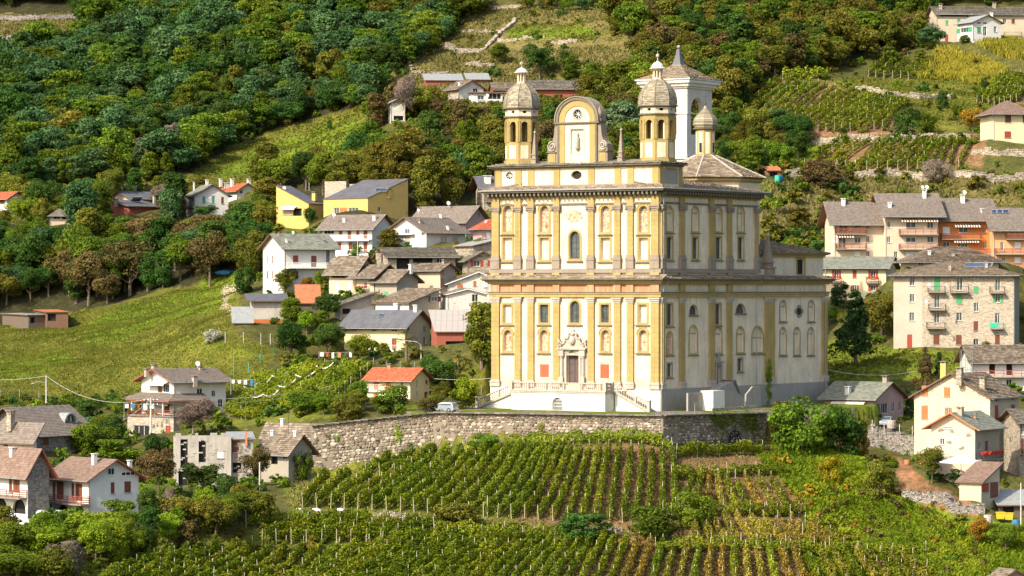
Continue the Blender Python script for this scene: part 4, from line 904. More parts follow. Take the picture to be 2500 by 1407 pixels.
# land cover, each patch outlined on the photograph and laid on the ground
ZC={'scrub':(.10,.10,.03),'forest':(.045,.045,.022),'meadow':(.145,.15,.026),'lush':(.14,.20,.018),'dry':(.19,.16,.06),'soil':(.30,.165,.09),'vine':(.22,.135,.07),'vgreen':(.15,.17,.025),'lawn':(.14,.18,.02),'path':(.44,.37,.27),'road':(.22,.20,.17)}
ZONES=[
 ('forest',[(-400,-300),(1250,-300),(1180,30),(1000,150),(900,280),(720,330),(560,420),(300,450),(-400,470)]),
 ('dry',[(-400,40),(190,30),(215,90),(130,190),(-400,200)]),
 ('dry',[(880,160),(1150,20),(1500,20),(1560,100),(1560,240),(1200,270),(1000,260),(880,220)]),
 ('lush',[(1230,70),(1420,60),(1480,90),(1250,100)]),('meadow',[(1040,90),(1220,85),(1180,115),(1040,115)]),
 ('meadow',[(440,440),(560,360),(760,290),(900,250),(900,340),(800,440),(640,480),(450,470)]),('lush',[(500,430),(600,375),(760,320),(880,290),(880,330),(800,400),(600,430)]),('lush',[(760,310),(830,300),(900,330),(860,400),(780,400)]),
 ('meadow',[(60,480),(280,460),(300,500),(200,540),(-400,560),(-400,490)]),
 ('meadow',[(-400,800),(120,770),(300,735),(500,690),(580,670),(590,760),(560,800),(680,860),(650,900),(600,960),(330,985),(-400,990)]),
 ('lush',[(180,810),(300,745),(420,715),(560,685),(570,745),(400,790),(240,850)]),('lush',[(0,880),(160,850),(180,880),(60,930),(-100,940)]),('vgreen',[(420,820),(640,850),(600,880),(420,850)]),
 ('lush',[(480,680),(590,665),(585,700),(480,715)]),('path',[(540,700),(600,695),(582,715),(552,725),(580,760),(640,772),(620,790),(560,765),(532,720)]),
 ('forest',[(-400,560),(120,550),(640,500),(640,620),(560,672),(480,690),(250,745),(100,785),(-400,830)]),
 ('forest',[(900,330),(1240,270),(1600,280),(1640,420),(1200,480),(1000,520),(640,540),(640,470)]),
 ('forest',[(1500,-300),(2290,-300),(2290,100),(2000,170),(1820,200),(1820,290),(1960,330),(1960,390),(1850,440),(1700,400),(1600,200)]),
 ('soil',[(1812,270),(1830,265),(1900,305),(2010,320),(2180,322),(2180,332),(1960,330),(1880,318)]),('vine',[(1818,270),(1900,200),(2020,200),(2230,260),(2200,322),(2010,318),(1900,300)]),
 ('meadow',[(1990,190),(2100,195),(2480,190),(2480,250),(2400,320),(2260,330),(2260,260),(2100,225)]),('lush',[(1900,400),(1960,350),(2050,345),(1980,410)]),
 ('vine',[(1960,400),(2050,340),(2400,330),(2400,412),(1980,415)]),('vine',[(2380,255),(2440,180),(2600,190),(2600,250)]),
 ('dry',[(1860,470),(2100,440),(2700,430),(2700,500),(2200,500),(2050,520),(2020,640),(1860,600)]),('lush',[(1860,440),(1920,440),(1900,480),(1860,480)]),
 ('lawn',[(2020,830),(2180,850),(2370,865),(2360,920),(2200,930),(2020,935)]),('lush',[(1850,1090),(1960,1080),(2130,1120),(2200,1200),(2140,1230),(2000,1200),(1860,1130)]),
 ('soil',[(2180,1110),(2260,1180),(2360,1225),(2380,1260),(2300,1250),(2200,1200)]),('lush',[(2230,1215),(2330,1260),(2600,1280),(2600,1420),(2400,1400),(2330,1300)]),
 ('vgreen',[(700,1150),(860,1110),(1240,1080),(1420,1090),(1240,1275),(700,1260)]),('vine',[(1240,1275),(1420,1090),(1640,1095),(1640,1310),(1300,1285)]),
 ('vine',[(1250,1310),(2600,1320),(2600,1500),(1200,1500)]),('vgreen',[(200,1340),(900,1270),(1250,1310),(1250,1600),(100,1600)]),('vine',[(1640,1110),(1950,1120),(1960,1330),(1640,1320)]),
 ('lawn',[(330,1160),(430,1160),(420,1220),(330,1220)]),('lawn',[(540,960),(640,940),(620,1000),(540,1010)]),('vgreen',[(560,920),(900,890),(880,1010),(560,1050)]),('meadow',[(1120,880),(1200,900),(1200,960),(1100,930)]),
]
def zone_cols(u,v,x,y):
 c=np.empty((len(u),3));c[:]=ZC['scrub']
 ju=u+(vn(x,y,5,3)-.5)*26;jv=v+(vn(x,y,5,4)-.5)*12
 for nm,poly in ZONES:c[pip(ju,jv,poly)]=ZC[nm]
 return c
ys=np.concatenate([np.linspace(60,400,30,endpoint=False),np.arange(400,720,.9),np.arange(720,1100,1.6),np.linspace(1105,1500,25)])
ks=np.concatenate([np.linspace(-.9,-.19,16,endpoint=False),np.linspace(-.19,.19,480),np.linspace(.2,.9,16)])
YY,KK=np.meshgrid(ys,ks,indexing='ij');XX=KK*YY;ZZ=ground(XX,YY)
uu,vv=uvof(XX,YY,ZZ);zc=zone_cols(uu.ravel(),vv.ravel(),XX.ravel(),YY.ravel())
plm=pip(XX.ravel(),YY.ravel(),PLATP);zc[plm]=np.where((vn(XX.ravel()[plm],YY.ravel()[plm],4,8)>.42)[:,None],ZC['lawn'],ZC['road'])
ny,nx=XX.shape;ii=(np.arange(ny-1)[:,None]*nx+np.arange(nx-1)[None]).ravel()
fc=np.stack([ii,ii+1,ii+nx+1,ii+nx],1)
def ground_mat():
 t=NT('hillside_ground',.95,.1);a=t.attr('zc','Color')
 n1=t.noise(.25,5);n2=t.noise(1.1,6);n3=t.noise(5,4)
 c=t.mix(1.0,a,t.ramp(n1,[(.3,(.7,.78,.7)),(.7,(1.35,1.2,1.2))]),'MULTIPLY')
 c=t.mix(1.0,c,t.ramp(n2,[(.32,(.55,.6,.5)),(.55,(1.,1.,1.)),(.75,(1.45,1.3,1.35))]),'MULTIPLY')
 c=t.mix(1.0,c,t.ramp(n3,[(.3,(.6,.6,.55)),(.7,(1.3,1.3,1.25))]),'MULTIPLY')
 t.bump(n3,.25,.9);return t.col(c)
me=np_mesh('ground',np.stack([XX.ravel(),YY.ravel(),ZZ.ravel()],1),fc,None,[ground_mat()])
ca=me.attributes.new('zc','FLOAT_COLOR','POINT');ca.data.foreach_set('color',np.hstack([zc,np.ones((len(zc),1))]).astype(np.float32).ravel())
me.polygons.foreach_set('use_smooth',[True]*len(me.polygons))
go=bpy.data.objects.new('ground',me);COL.objects.link(go);go['kind']='structure';go['label']='terraced green hillside and valley slope under the whole village'
for i,h in enumerate(HOUSES):build_house(h,i)
# ---------------------------------------------------------------- the church
UP=np.array([0,0,1.0])
phC=R(56.0);cO=P(1611,1003,510);cR=np.array([math.cos(phC),math.sin(phC),0]);cL=np.array([-math.sin(phC),math.cos(phC),0])
F=Face(cO,-cL,-cR);S=Face(cO,cR,-cL) # facade (s runs to 0 at the near corner, negative to the left) and long side
cg=lambda a,b,z:np.array([*(cO+cR*a+cL*b)[:2],z])
W=-F.sz(1202,700)[0];LN=S.sz(1849,600)[0];LT=S.sz(2016,700)[0]
zv=lambda v:F.sz(1608,v)[1] # height from a picture row at the near corner
ch=thing('church','great cream and ochre baroque church with two domed turrets on its facade','church',cg(LN/2,W/2,PLAT))
fs=lambda u,v=700:F.sz(u,v)[0]
def fr(u0,v0,u1,v1):return F.rect(u0,v0,u1,v1)
def sr(u0,v0,u1,v1):return S.rect(u0,v0,u1,v1)
# levels taken at the near corner
zP0,zP1=zv(951),zv(934) # plinth top, pilaster base top
zCap0,zCap1=zv(740),zv(727)
zAr=zv(713);zFr=zv(694);zLed=zv(678);zStr0,zStr1=zv(666),zv(656);zPed=zv(622);zC20,zC21=zv(514),zv(499.5);zSt=zv(495);zCor=zv(476);zEave=zv(457)
holesF=[];fw=[]
def fwin(u0,v0,u1,v1,kind,arch=0):rc=fr(u0,v0,u1,v1);holesF.append((*rc,arch));fw.append((F,rc,kind,arch))
for u in(1239.5,1329.5,1478,1571):fwin(u-10.5,503,u+10.5,567,'niche',1)
for u in(1239.5,1329.5,1478,1571):fwin(u-11,581,u+11,634,'blind')
fwin(1391,565,1416,632,'glass',1);fwin(1392,735,1415,788,'glass',1)
fwin(1229,744,1249,788,'blind');fwin(1318,744,1339,788,'glass');fwin(1467,744,1487,788,'glass');fwin(1560,744,1579,788,'blind')
for u in(1239.5,1328,1478,1570):fwin(u-9.5,806,u+9.5,857,'niche',1)
fwin(1386,868,1416,935,'door')
mb=MB();wall_face(mb,F,-W,0,zv(1040),zEave,holesF,.55)
part('facade_wall',mb,M['cream'],ch)
for(Fc,h,kd,ar)in fw:
 x0,x1,y0,y1=h
 if kd=='glass':
  o=window(Fc,ch,h,'w',.45,ar,(1,3),'iron',sill=False)
 elif kd=='door':
  mb=MB();c=(x0+x1)/2
  for(a,b)in((x0,c-.02),(c+.02,x1)):
   Fc.box(mb,a,b,y0,y1,-.5,-.42)
   for q in range(3):z_=y0+(y1-y0)*(.05+q*.32);Fc.box(mb,a+.12,b-.12,z_,z_+(y1-y0)*.26,-.42,-.37)
  part('door',mb,M['door'],ch)
 else:
  q=min((x1-x0)/2,y1-y0);mb=MB()
  pts=[(x0,y0)]+(arch_pts(x0,x1,y1-q,10)if ar else[(x0,y1),(x1,y1)])+[(x1,y0)]
  Fc.poly(mb,pts,-.58,-.5,.5);no=part('niche' if ar else 'blind_window',mb,M['fresco']if kd=='niche' else M['cream'],ch)
  if ar:
   m2=MB();Fc.poly(m2,[(x0,y1-q)]+arch_pts(x0,x1,y1-q,10)+[(x1,y1-q)],-.5,-.47,.5);part('shell_head',m2,M['stone'],no)
 if kd!='door':
  m2=MB();ring_trim(m2,Fc,h,.34,.002,.09,ar,not ar or True);part('window_surround',m2,M['ochre'],ch)
  m3=MB();Fc.box(m3,x0-.6,x1+.6,y0-.52,y0-.36,.004,.32);part('window_sill',m3,M['darkstone'],ch)
  if ar and kd=='niche':
   m3=MB();ring_trim(m3,Fc,(x0-.34,x1+.34,y1-q,y1+.34),.16,.003,.16,1,False);part('hood_moulding',m3,M['ochre'],ch)
# pilasters: stacked blocks, stone bases and capitals
def pilaster(Fx,c,w,zb0,zb1,zt0,zt1,two=False,pr=.34,top=None,bl=True):
 mb=MB();n=max(3,int((zt0-zb1)/.72));z=zb1
 for i in range(n):
  z1=zb1+(zt0-zb1)*(i+1)/n
  if i%2:Fx.box(mb,c-w/2,c+w/2,z,z1-.035,.003,pr,.5)
  else:
   Fx.box(mb,c-w/2,c-.02,z,z1-.035,.003,pr,.5);Fx.box(mb,c+.02,c+w/2,z,z1-.035,.003,pr,.5)
  z=z1
 Fx.box(mb,c-w/2+.03,c+w/2-.03,zb1,zt0,.002,pr-.03,.5)
 po=part('pilaster',mb,M['ochre'],ch)
 mb=MB();k=(zb1-zb0)
 Fx.box(mb,c-w/2-.18,c+w/2+.18,zb0,zb0+k*.62,.004,pr+.16)
 Fx.box(mb,c-w/2-.24,c+w/2+.24,zb0+k*.62,zb0+k*.78,.004,pr+.24);Fx.box(mb,c-w/2-.1,c+w/2+.1,zb0+k*.78,zb1,.004,pr+.1)
 part('pilaster_base',mb,M['palestone' if not two else 'stone'],po)
 mb=MB();k=zt1-zt0
 Fx.box(mb,c-w/2-.05,c+w/2+.05,zt0,zt0+k*.35,.004,pr+.06);Fx.box(mb,c-w/2-.16,c+w/2+.16,zt0+k*.35,zt0+k*.7,.004,pr+.18)
 Fx.box(mb,c-w/2-.3,c+w/2+.3,zt0+k*.7,zt1,.004,pr+.3)
 if two:
  for sg in(-1,1):mb.lathe(Fx.pt(c+sg*(w/2+.12),0,pr+.16),[(.05,zt0+k*.1),(.2,zt0+k*.3),(.2,zt0+k*.6),(.05,zt0+k*.7)],7)
 part('capital',mb,M['palestone' if not two else 'stone'],po)
FU=[1211.5,1266,1297.5,1360,1444.5,1509,1540.5,1600]
wP=15.5*512/FPX
for i,u in enumerate(FU):
 c=fs(u);w=wP*(1.0 if 0<i<7 else 1.25)/.83
 if i==7:c=-w/2-.02
 if i==0:c=-W+w/2+.02
 pilaster(F,c,w,zP0,zP1,zCap0,zCap1,False)
 pilaster(F,c,w*.92,zStr1,zPed,zC20,zC21,True)
 mb=MB() # stretches of wall broken forward in line with each pilaster
 F.box(mb,c-w/2-.05,c+w/2+.05,zAr+.003,zFr,.02,.36);part('frieze_block',mb,M['frieze'],ch)
 mb=MB();F.box(mb,c-w/2,c+w/2,zC21,zCor,.02,.30);part('frieze_block',mb,M['ochre'],ch)
 mb=MB();F.box(mb,c-w/2-.1,c+w/2+.1,zLed+.4,zStr0,.02,.42);part('pedestal_block',mb,M['ochre'],ch)
# the long side
sv=lambda u:S.sz(u,600)[0]
holesS=[];sw=[]
def swin(u0,v0,u1,v1,kind,arch=0,sur=.28):rc=sr(u0,v0,u1,v1);holesS.append((*rc,arch));sw.append((rc,kind,arch,sur))
for u in(1634.5,1697,1754,1808):swin(u-7.5,506,u+7.5,565,'niche',1);swin(u-6.5,580,u+6.5,632,'glass')
swin(1628,743,1641,794,'glass');swin(1746,743,1759,792,'glass');swin(1628.5,812,1641,864,'fres',1)
swin(1683,797,1701,863,'niche',1);swin(1745,800,1761,862,'niche',1);swin(1799,800,1815,860,'niche',1);swin(1836,799,1862,860,'niche',1)
swin(1683,745,1702,769,'glass',1,.1);swin(1796,743,1819,765,'glass',1,.1)
swin(1629,888,1640,920,'glass',0,.2);swin(1801,876,1812,906,'glass',0,.2);swin(1747,892,1757,940,'sdoor',0,.25)
for u in(1911,1980):swin(u-7,735,u+7,784,'niche',1,.2)
for u in(1911,1945,1979):swin(u-7,801,u+7,866,'niche',1,.2)
mb=MB();wall_face(mb,S,0,LT,zv(1040),zFr,holesS,.45)
wall_face(mb,S,0,LN,zFr,zEave,holesS,.45)
part('side_wall',mb,M['cream'],ch)
for(h,kd,ar,sur)in sw:
 x0,x1,y0,y1=h;q=min((x1-x0)/2,y1-y0)
 if kd=='glass':window(S,ch,h,'w',.4,ar,(1,3)if y1-y0>2.2 else(1,1),'iron',sill=False)
 elif kd=='sdoor':window(S,ch,h,'dr',.4)
 else:
  mb=MB();S.poly(mb,[(x0,y0)]+arch_pts(x0,x1,y1-q,10)+[(x1,y0)],-.48,-.30,.5);no=part('niche',mb,M['fresco']if kd=='fres' else M['cream'],ch)
  m2=MB();S.box(m2,x0,x1,y1-q-.06,y1-q+.06,-.30,-.2);part('springing_band',m2,M['stone'],no)
 m2=MB();ring_trim(m2,S,h,sur,.002,.08,ar,True);part('window_surround',m2,M['ochre']if sur>.22 else M['stone'],ch)
 if kd!='sdoor':
  m3=MB();S.box(m3,x0-sur-.2,x1+sur+.2,y0-sur-.14,y0-sur+.01,.004,.25);part('window_sill',m3,M['darkstone'],ch)
SU=[1663,1735.5,1779]
for u in SU:
 c=sv(u);w=12*525/FPX/.56
 pilaster(S,c,w,zP0,zP1,zCap0,zCap1,False);pilaster(S,c,w*.9,zStr1,zPed,zC20,zC21,True)
 mb=MB();S.box(mb,c-w/2,c+w/2,zC21,zCor,.02,.3);S.box(mb,c-w/2-.05,c+w/2+.05,zAr+.003,zFr,.02,.36);part('frieze_block',mb,M['ochre'],ch)
 mb=MB();S.box(mb,c-w/2-.1,c+w/2+.1,zLed+.4,zStr0,.02,.42);part('pedestal_block',mb,M['stone'],ch)
for u,w,tw in((1617,.9,1),(1843,.9,2),(1877,2.9,0),(2011,1.6,0)):
 c=sv(u)if u!=1617 else.55
 if tw!=2:pilaster(S,c,w,zP0,zP1,zCap0,zCap1,False)
 if tw:pilaster(S,c if tw==1 else LN-.5,w*.9,zStr1,zPed,zC20,zC21,True)
# horizontal members on facade, side and transept
def band(name,z0,z1,d,mat,side=1,lt=None,dz=0):
 mb=MB();F.box(mb,-W-d,d+dz,z0,z1,-.02,d)
 if side:S.box(mb,-d+.002 if False else d*0+.0,(lt or LN)+d,z0,z1,-.02,d-.003)
 return part(name,mb,M[mat],ch)
band('plinth',zv(1040),zP0,.22,'white',0)
mb=MB();S.box(mb,.0,LT+.2,zv(1040),zP0,-.02,.34);part('plinth',mb,M['plinth'],ch)
mb=MB()
for i in range(7):
 a=fs(FU[i])+.75;b=fs(FU[i+1])-.75
 if i==3:continue
 F.box(mb,a,b,zP0+.003,zv(926),.01,.05)
part('dado',mb,M['pinkpl'],ch)
band('architrave',zv(726),zv(719),.38,'ochre',1,LT);band('architrave',zv(719),zv(715),.5,'ochre',1,LT);band('architrave_fillet',zv(715),zAr,.62,'darkstone',1,LT)
mb=MB();F.box(mb,-W+.01,-.01,zAr,zFr,.003,.06);part('frieze',mb,M['frieze'],ch)
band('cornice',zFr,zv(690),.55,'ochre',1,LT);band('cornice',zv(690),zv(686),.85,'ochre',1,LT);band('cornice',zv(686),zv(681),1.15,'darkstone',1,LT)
band('string_course',zStr0,zStr1,.40,'stone',1);band('string_course',zSt-.12,zSt+.14,.22,'darkstone',1)
# stone-slab weathering over the middle cornice
def weather(Fx,a0,a1,z0,z1,d0,d1,nm='cornice_roof',mat='slabch',cs=.5):
 mb=MB();k=MB();p=[Fx.pt(a0,z0,d1),Fx.pt(a1,z0,d1),Fx.pt(a1,z1,d0),Fx.pt(a0,z1,d0)]
 k.prism([q+UP*0 for q in p],-UP*.1);slab_plane(mb,*[q+UP*.01 for q in p],cs,.7,.06,.5,3)
 o=part(nm,mb,M[mat],ch);part('slab_bed',k,M['darkstone'],o)
weather(F,-W-1.35,1.35,zv(681.5),zLed+.45,.05,1.4);weather(S,-1.35,LT+1.2,zv(681.5),zLed+.42,.05,1.35)
# main cornice: brackets, gutter, eaves
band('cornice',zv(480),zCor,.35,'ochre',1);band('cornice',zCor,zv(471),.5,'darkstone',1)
mb=MB()
for Fx,L0,L1 in((F,-W,0),(S,0,LN)):
 n=int((L1-L0)/.78)
 for i in range(n+1):
  a=L0+(L1-L0)*i/n;Fx.box(mb,a-.16,a+.16,zv(474),zv(465.5),.45,1.25,.5)
  Fx.box(mb,a-.16,a+.16,zv(477),zv(474),.45,.85,.5)
part('brackets',mb,M['darkstone'],ch)
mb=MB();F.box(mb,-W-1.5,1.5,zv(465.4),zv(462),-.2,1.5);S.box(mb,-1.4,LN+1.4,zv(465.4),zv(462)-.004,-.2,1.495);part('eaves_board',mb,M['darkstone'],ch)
mb=MB();mb.tube([F.pt(-W-1.6,zv(460),1.62),F.pt(1.62,zv(460),1.62)],.12,6);mb.tube([S.pt(-1.62,zv(460),1.62),S.pt(LN+1.5,zv(460),1.62)],.12,6)
for a in(.35,LN-.9):mb.tube([S.pt(a,zv(462),1.4),S.pt(a,zv(480),.5),S.pt(a,zv(676),.5),S.pt(a,zv(684),1.3),S.pt(a,zv(694),1.2),S.pt(a,zv(700),.45),S.pt(a,zv(950),.4)],.07,5)
mb.tube([S.pt(LT-1.0,zv(618),.5),S.pt(LT-1.0,zv(680),.5),S.pt(LT-1.,zv(690),1.3),S.pt(LT-1.,zv(700),.5),S.pt(LT-1.,zv(985),.45)],.08,5)
part('gutter',mb,M['metal'],ch)
# hidden walls so that the volume is closed
mb=MB();B1=Face(cg(0,W,0),-cR,cL)
wall_face(mb,Face(cg(LT,0,0),cL,cR),0,W,zv(1040),zFr);wall_face(mb,Face(cg(LN,0,0),cL,cR),0,W,zFr-1,zEave);wall_face(mb,Face(cg(LT,W,0),-cR,cL),0,LT,zv(1040),zFr);wall_face(mb,Face(cg(LN,W,0),-cR,cL),0,LN,zFr,zEave)
mb.add([cg(LN-.1,0,zFr+.02),cg(LT,0,zFr+.02),cg(LT,W,zFr+.02),cg(LN-.1,W,zFr+.02)],[(0,1,2,3)])
part('rear_wall',mb,M['cream'],ch)
# nave roof: eave apron in front of the attic and the long slopes
zE=zv(461);zRi=zv(412)
def roofp(nm,e0,e1,t1,t0,mat='slabch',cs=.6,seed=1):
 k=MB();k.prism([np.asarray(q)-UP*.005 for q in(e0,e1,t1,t0)],-UP*.2);mb=MB();slab_plane(mb,e0,e1,t1,t0,cs,.75,.07,.55,seed)
 o=part(nm,mb,M[mat],ch);part('roof_deck',k,M['darkstone'],o);return o
aD=S.sz(1667,430)[0] # depth of the attic block
roofp('roof',F.pt(-W-1.5,zE,1.5),F.pt(1.5,zE,1.5),F.pt(.2,zv(449),-.3),F.pt(-W-.2,zv(449),-.3))
roofp('roof',S.pt(-1.5,zE,1.5),S.pt(LN+1.5,zE,1.5),S.pt(LN-6,zRi,-W/2),S.pt(3,zRi,-W/2),seed=2)
roofp('roof',cg(LN+1.5,W+1.5,zE),cg(-1.5,W+1.5,zE),cg(3,W/2,zRi),cg(LN-6,W/2,zRi),seed=3)
roofp('roof',cg(LN+1.5,-1.5,zE),cg(LN+1.5,W+1.5,zE),cg(LN-6,W/2,zRi),cg(LN-6,W/2,zRi),seed=4)
# attic storey
zA0,zA1,zA2=zv(452),zv(405),zv(397)
aF=Face(cg(.35,0,0),-cL,-cR);aS=Face(cg(.35,.35,0),cR,-cL)
h1=aF.rect(1234,420,1252.5,438.5);h2=aF.rect(1394,417,1420,438.5)
def round_wall(mb,Fx,a0,a1,z0,z1,c,rx,rz,n=20,depth=.5):
 # wall panel with one oval opening
 ring=[(c[0]+rx*math.cos(2*math.pi*i/n),c[1]+rz*math.sin(2*math.pi*i/n))for i in range(n)]
 def edge(p):
  dx,dz=p[0]-c[0],p[1]-c[1];k=min(((a1-c[0])/dx if dx>1e-6 else(a0-c[0])/dx if dx<-1e-6 else 9e9),((z1-c[1])/dz if dz>1e-6 else(z0-c[1])/dz if dz<-1e-6 else 9e9));return(c[0]+dx*k,c[1]+dz*k)
 for i in range(n):
  p,q=ring[i],ring[(i+1)%n];e,f=edge(p),edge(q)
  pts=[p,e];
  for cn in((a0,z0),(a1,z0),(a1,z1),(a0,z1)):
   ang=lambda w:math.atan2(w[1]-c[1],w[0]-c[0])
   d1=(ang(cn)-ang(p))%(2*math.pi);d2=(ang(q)-ang(p))%(2*math.pi)
   if 1e-4<d1<d2-1e-4:pts.append(cn)
  pts+=[f,q]
  mb.add([Fx.pt(a,z,0)for a,z in pts],[tuple(range(len(pts)))],.5)
  mb.add([Fx.pt(*p,0),Fx.pt(*q,0),Fx.pt(*q,-depth),Fx.pt(*p,-depth)],[(0,1,2,3)],.5)
mb=MB();c1=((h1[0]+h1[1])/2,(h1[2]+h1[3])/2);c2=((h2[0]+h2[1])/2,(h2[2]+h2[3])/2)
cut=[-W+.35,c1[0]+1.6,c2[0]-2,c2[0]+2,-.35]
round_wall(mb,aF,cut[0],cut[1],zA0,zA1,c1,(h1[1]-h1[0])/2,(h1[3]-h1[2])/2);wall_face(mb,aF,cut[1],cut[2],zA0,zA1);round_wall(mb,aF,cut[2],cut[3],zA0,zA1,c2,(h2[1]-h2[0])/2,(h2[3]-h2[2])/2);wall_face(mb,aF,cut[3],cut[4],zA0,zA1)
wall_face(mb,aS,0,aD,zA0-.6,zA1);wall_face(mb,Face(cg(aD,.35,0),cL,cR),0,W-.7,zA0-1,zA1);wall_face(mb,Face(cg(aD,W-.35,0),-cR,cL),0,aD,zA0-1,zA1)
part('attic_wall',mb,M['cream'],ch)
for c,h_ in((c1,h1),(c2,h2)):
 mb=MB();n=16;rx,rz=(h_[1]-h_[0])/2,(h_[3]-h_[2])/2
 aF.poly(mb,[(c[0]+rx*math.cos(2*math.pi*i/n),c[1]+rz*math.sin(2*math.pi*i/n))for i in range(n)],-.55,-.5);wo=part('round_window',mb,M['dark'],ch)
 if c is c1:
  m2=MB()
  for k in range(4):al=math.pi*k/4+.2;m2.tube([aF.pt(c[0]+rx*math.cos(al),c[1]+rz*math.sin(al),-.3),aF.pt(c[0]-rx*math.cos(al),c[1]-rz*math.sin(al),-.3)],.045,4)
  part('window_bars',m2,M['trimw'],wo)
for u in FU:
 c=aF.sz(u,428)[0];w=1.15;mb=MB()
 if u==FU[0]:c=-W+.35+w/2+.01
 if u==FU[-1]:c=-.35-w/2-.01
 aF.box(mb,c-w/2,c+w/2,zA0,zA1,.003,.16);part('attic_pilaster',mb,M['ochre'],ch)
mb=MB();aS.box(mb,.02,1.,zA0-.5,zA1,.003,.14);aS.box(mb,aD-1.,aD-.02,zA0-.5,zA1,.003,.14);part('attic_pilaster',mb,M['ochre'],ch)
mb=MB();aS.box(mb,1.3,aD-1.3,zA0+.3,zA1-.3,.003,.06);part('attic_panel',mb,M['plinth'],ch)
mb=MB();aF.box(mb,-W+.1,.0,zA0,zA0+.35,.17,.3);part('attic_base',mb,M['stone'],ch)
mb=MB();mb.pbox(cg(.0,.0,zA1),cR*(aD+.4),cL*W,UP*.22);mb.pbox(cg(-.4,-.4,zA1+.22),cR*(aD+1.2),cL*(W+.8),UP*.22);part('attic_cornice',mb,M['darkstone'],ch)
mb=MB();zt=zA1+.44
slab_plane(mb,cg(-.6,W+.6,zt),cg(-.6,-.6,zt),cg(aD/2,3,zt+.75),cg(aD/2,W-3,zt+.75),.7,.9,.08,.6,5);slab_plane(mb,cg(-.6,-.6,zt),cg(aD+.6,-.6,zt),cg(aD/2,3,zt+.75),cg(aD/2,3,zt+.75),.7,.9,.08,.6,6)
slab_plane(mb,cg(aD+.6,-.6,zt),cg(aD+.6,W+.6,zt),cg(aD/2,W-3,zt+.75),cg(aD/2,3,zt+.75),.7,.9,.08,.6,7);slab_plane(mb,cg(aD+.6,W+.6,zt),cg(-.6,W+.6,zt),cg(aD/2,W-3,zt+.75),cg(aD/2,W-3,zt+.75),.7,.9,.08,.6,8)
part('attic_roof',mb,M['slabg'],ch)
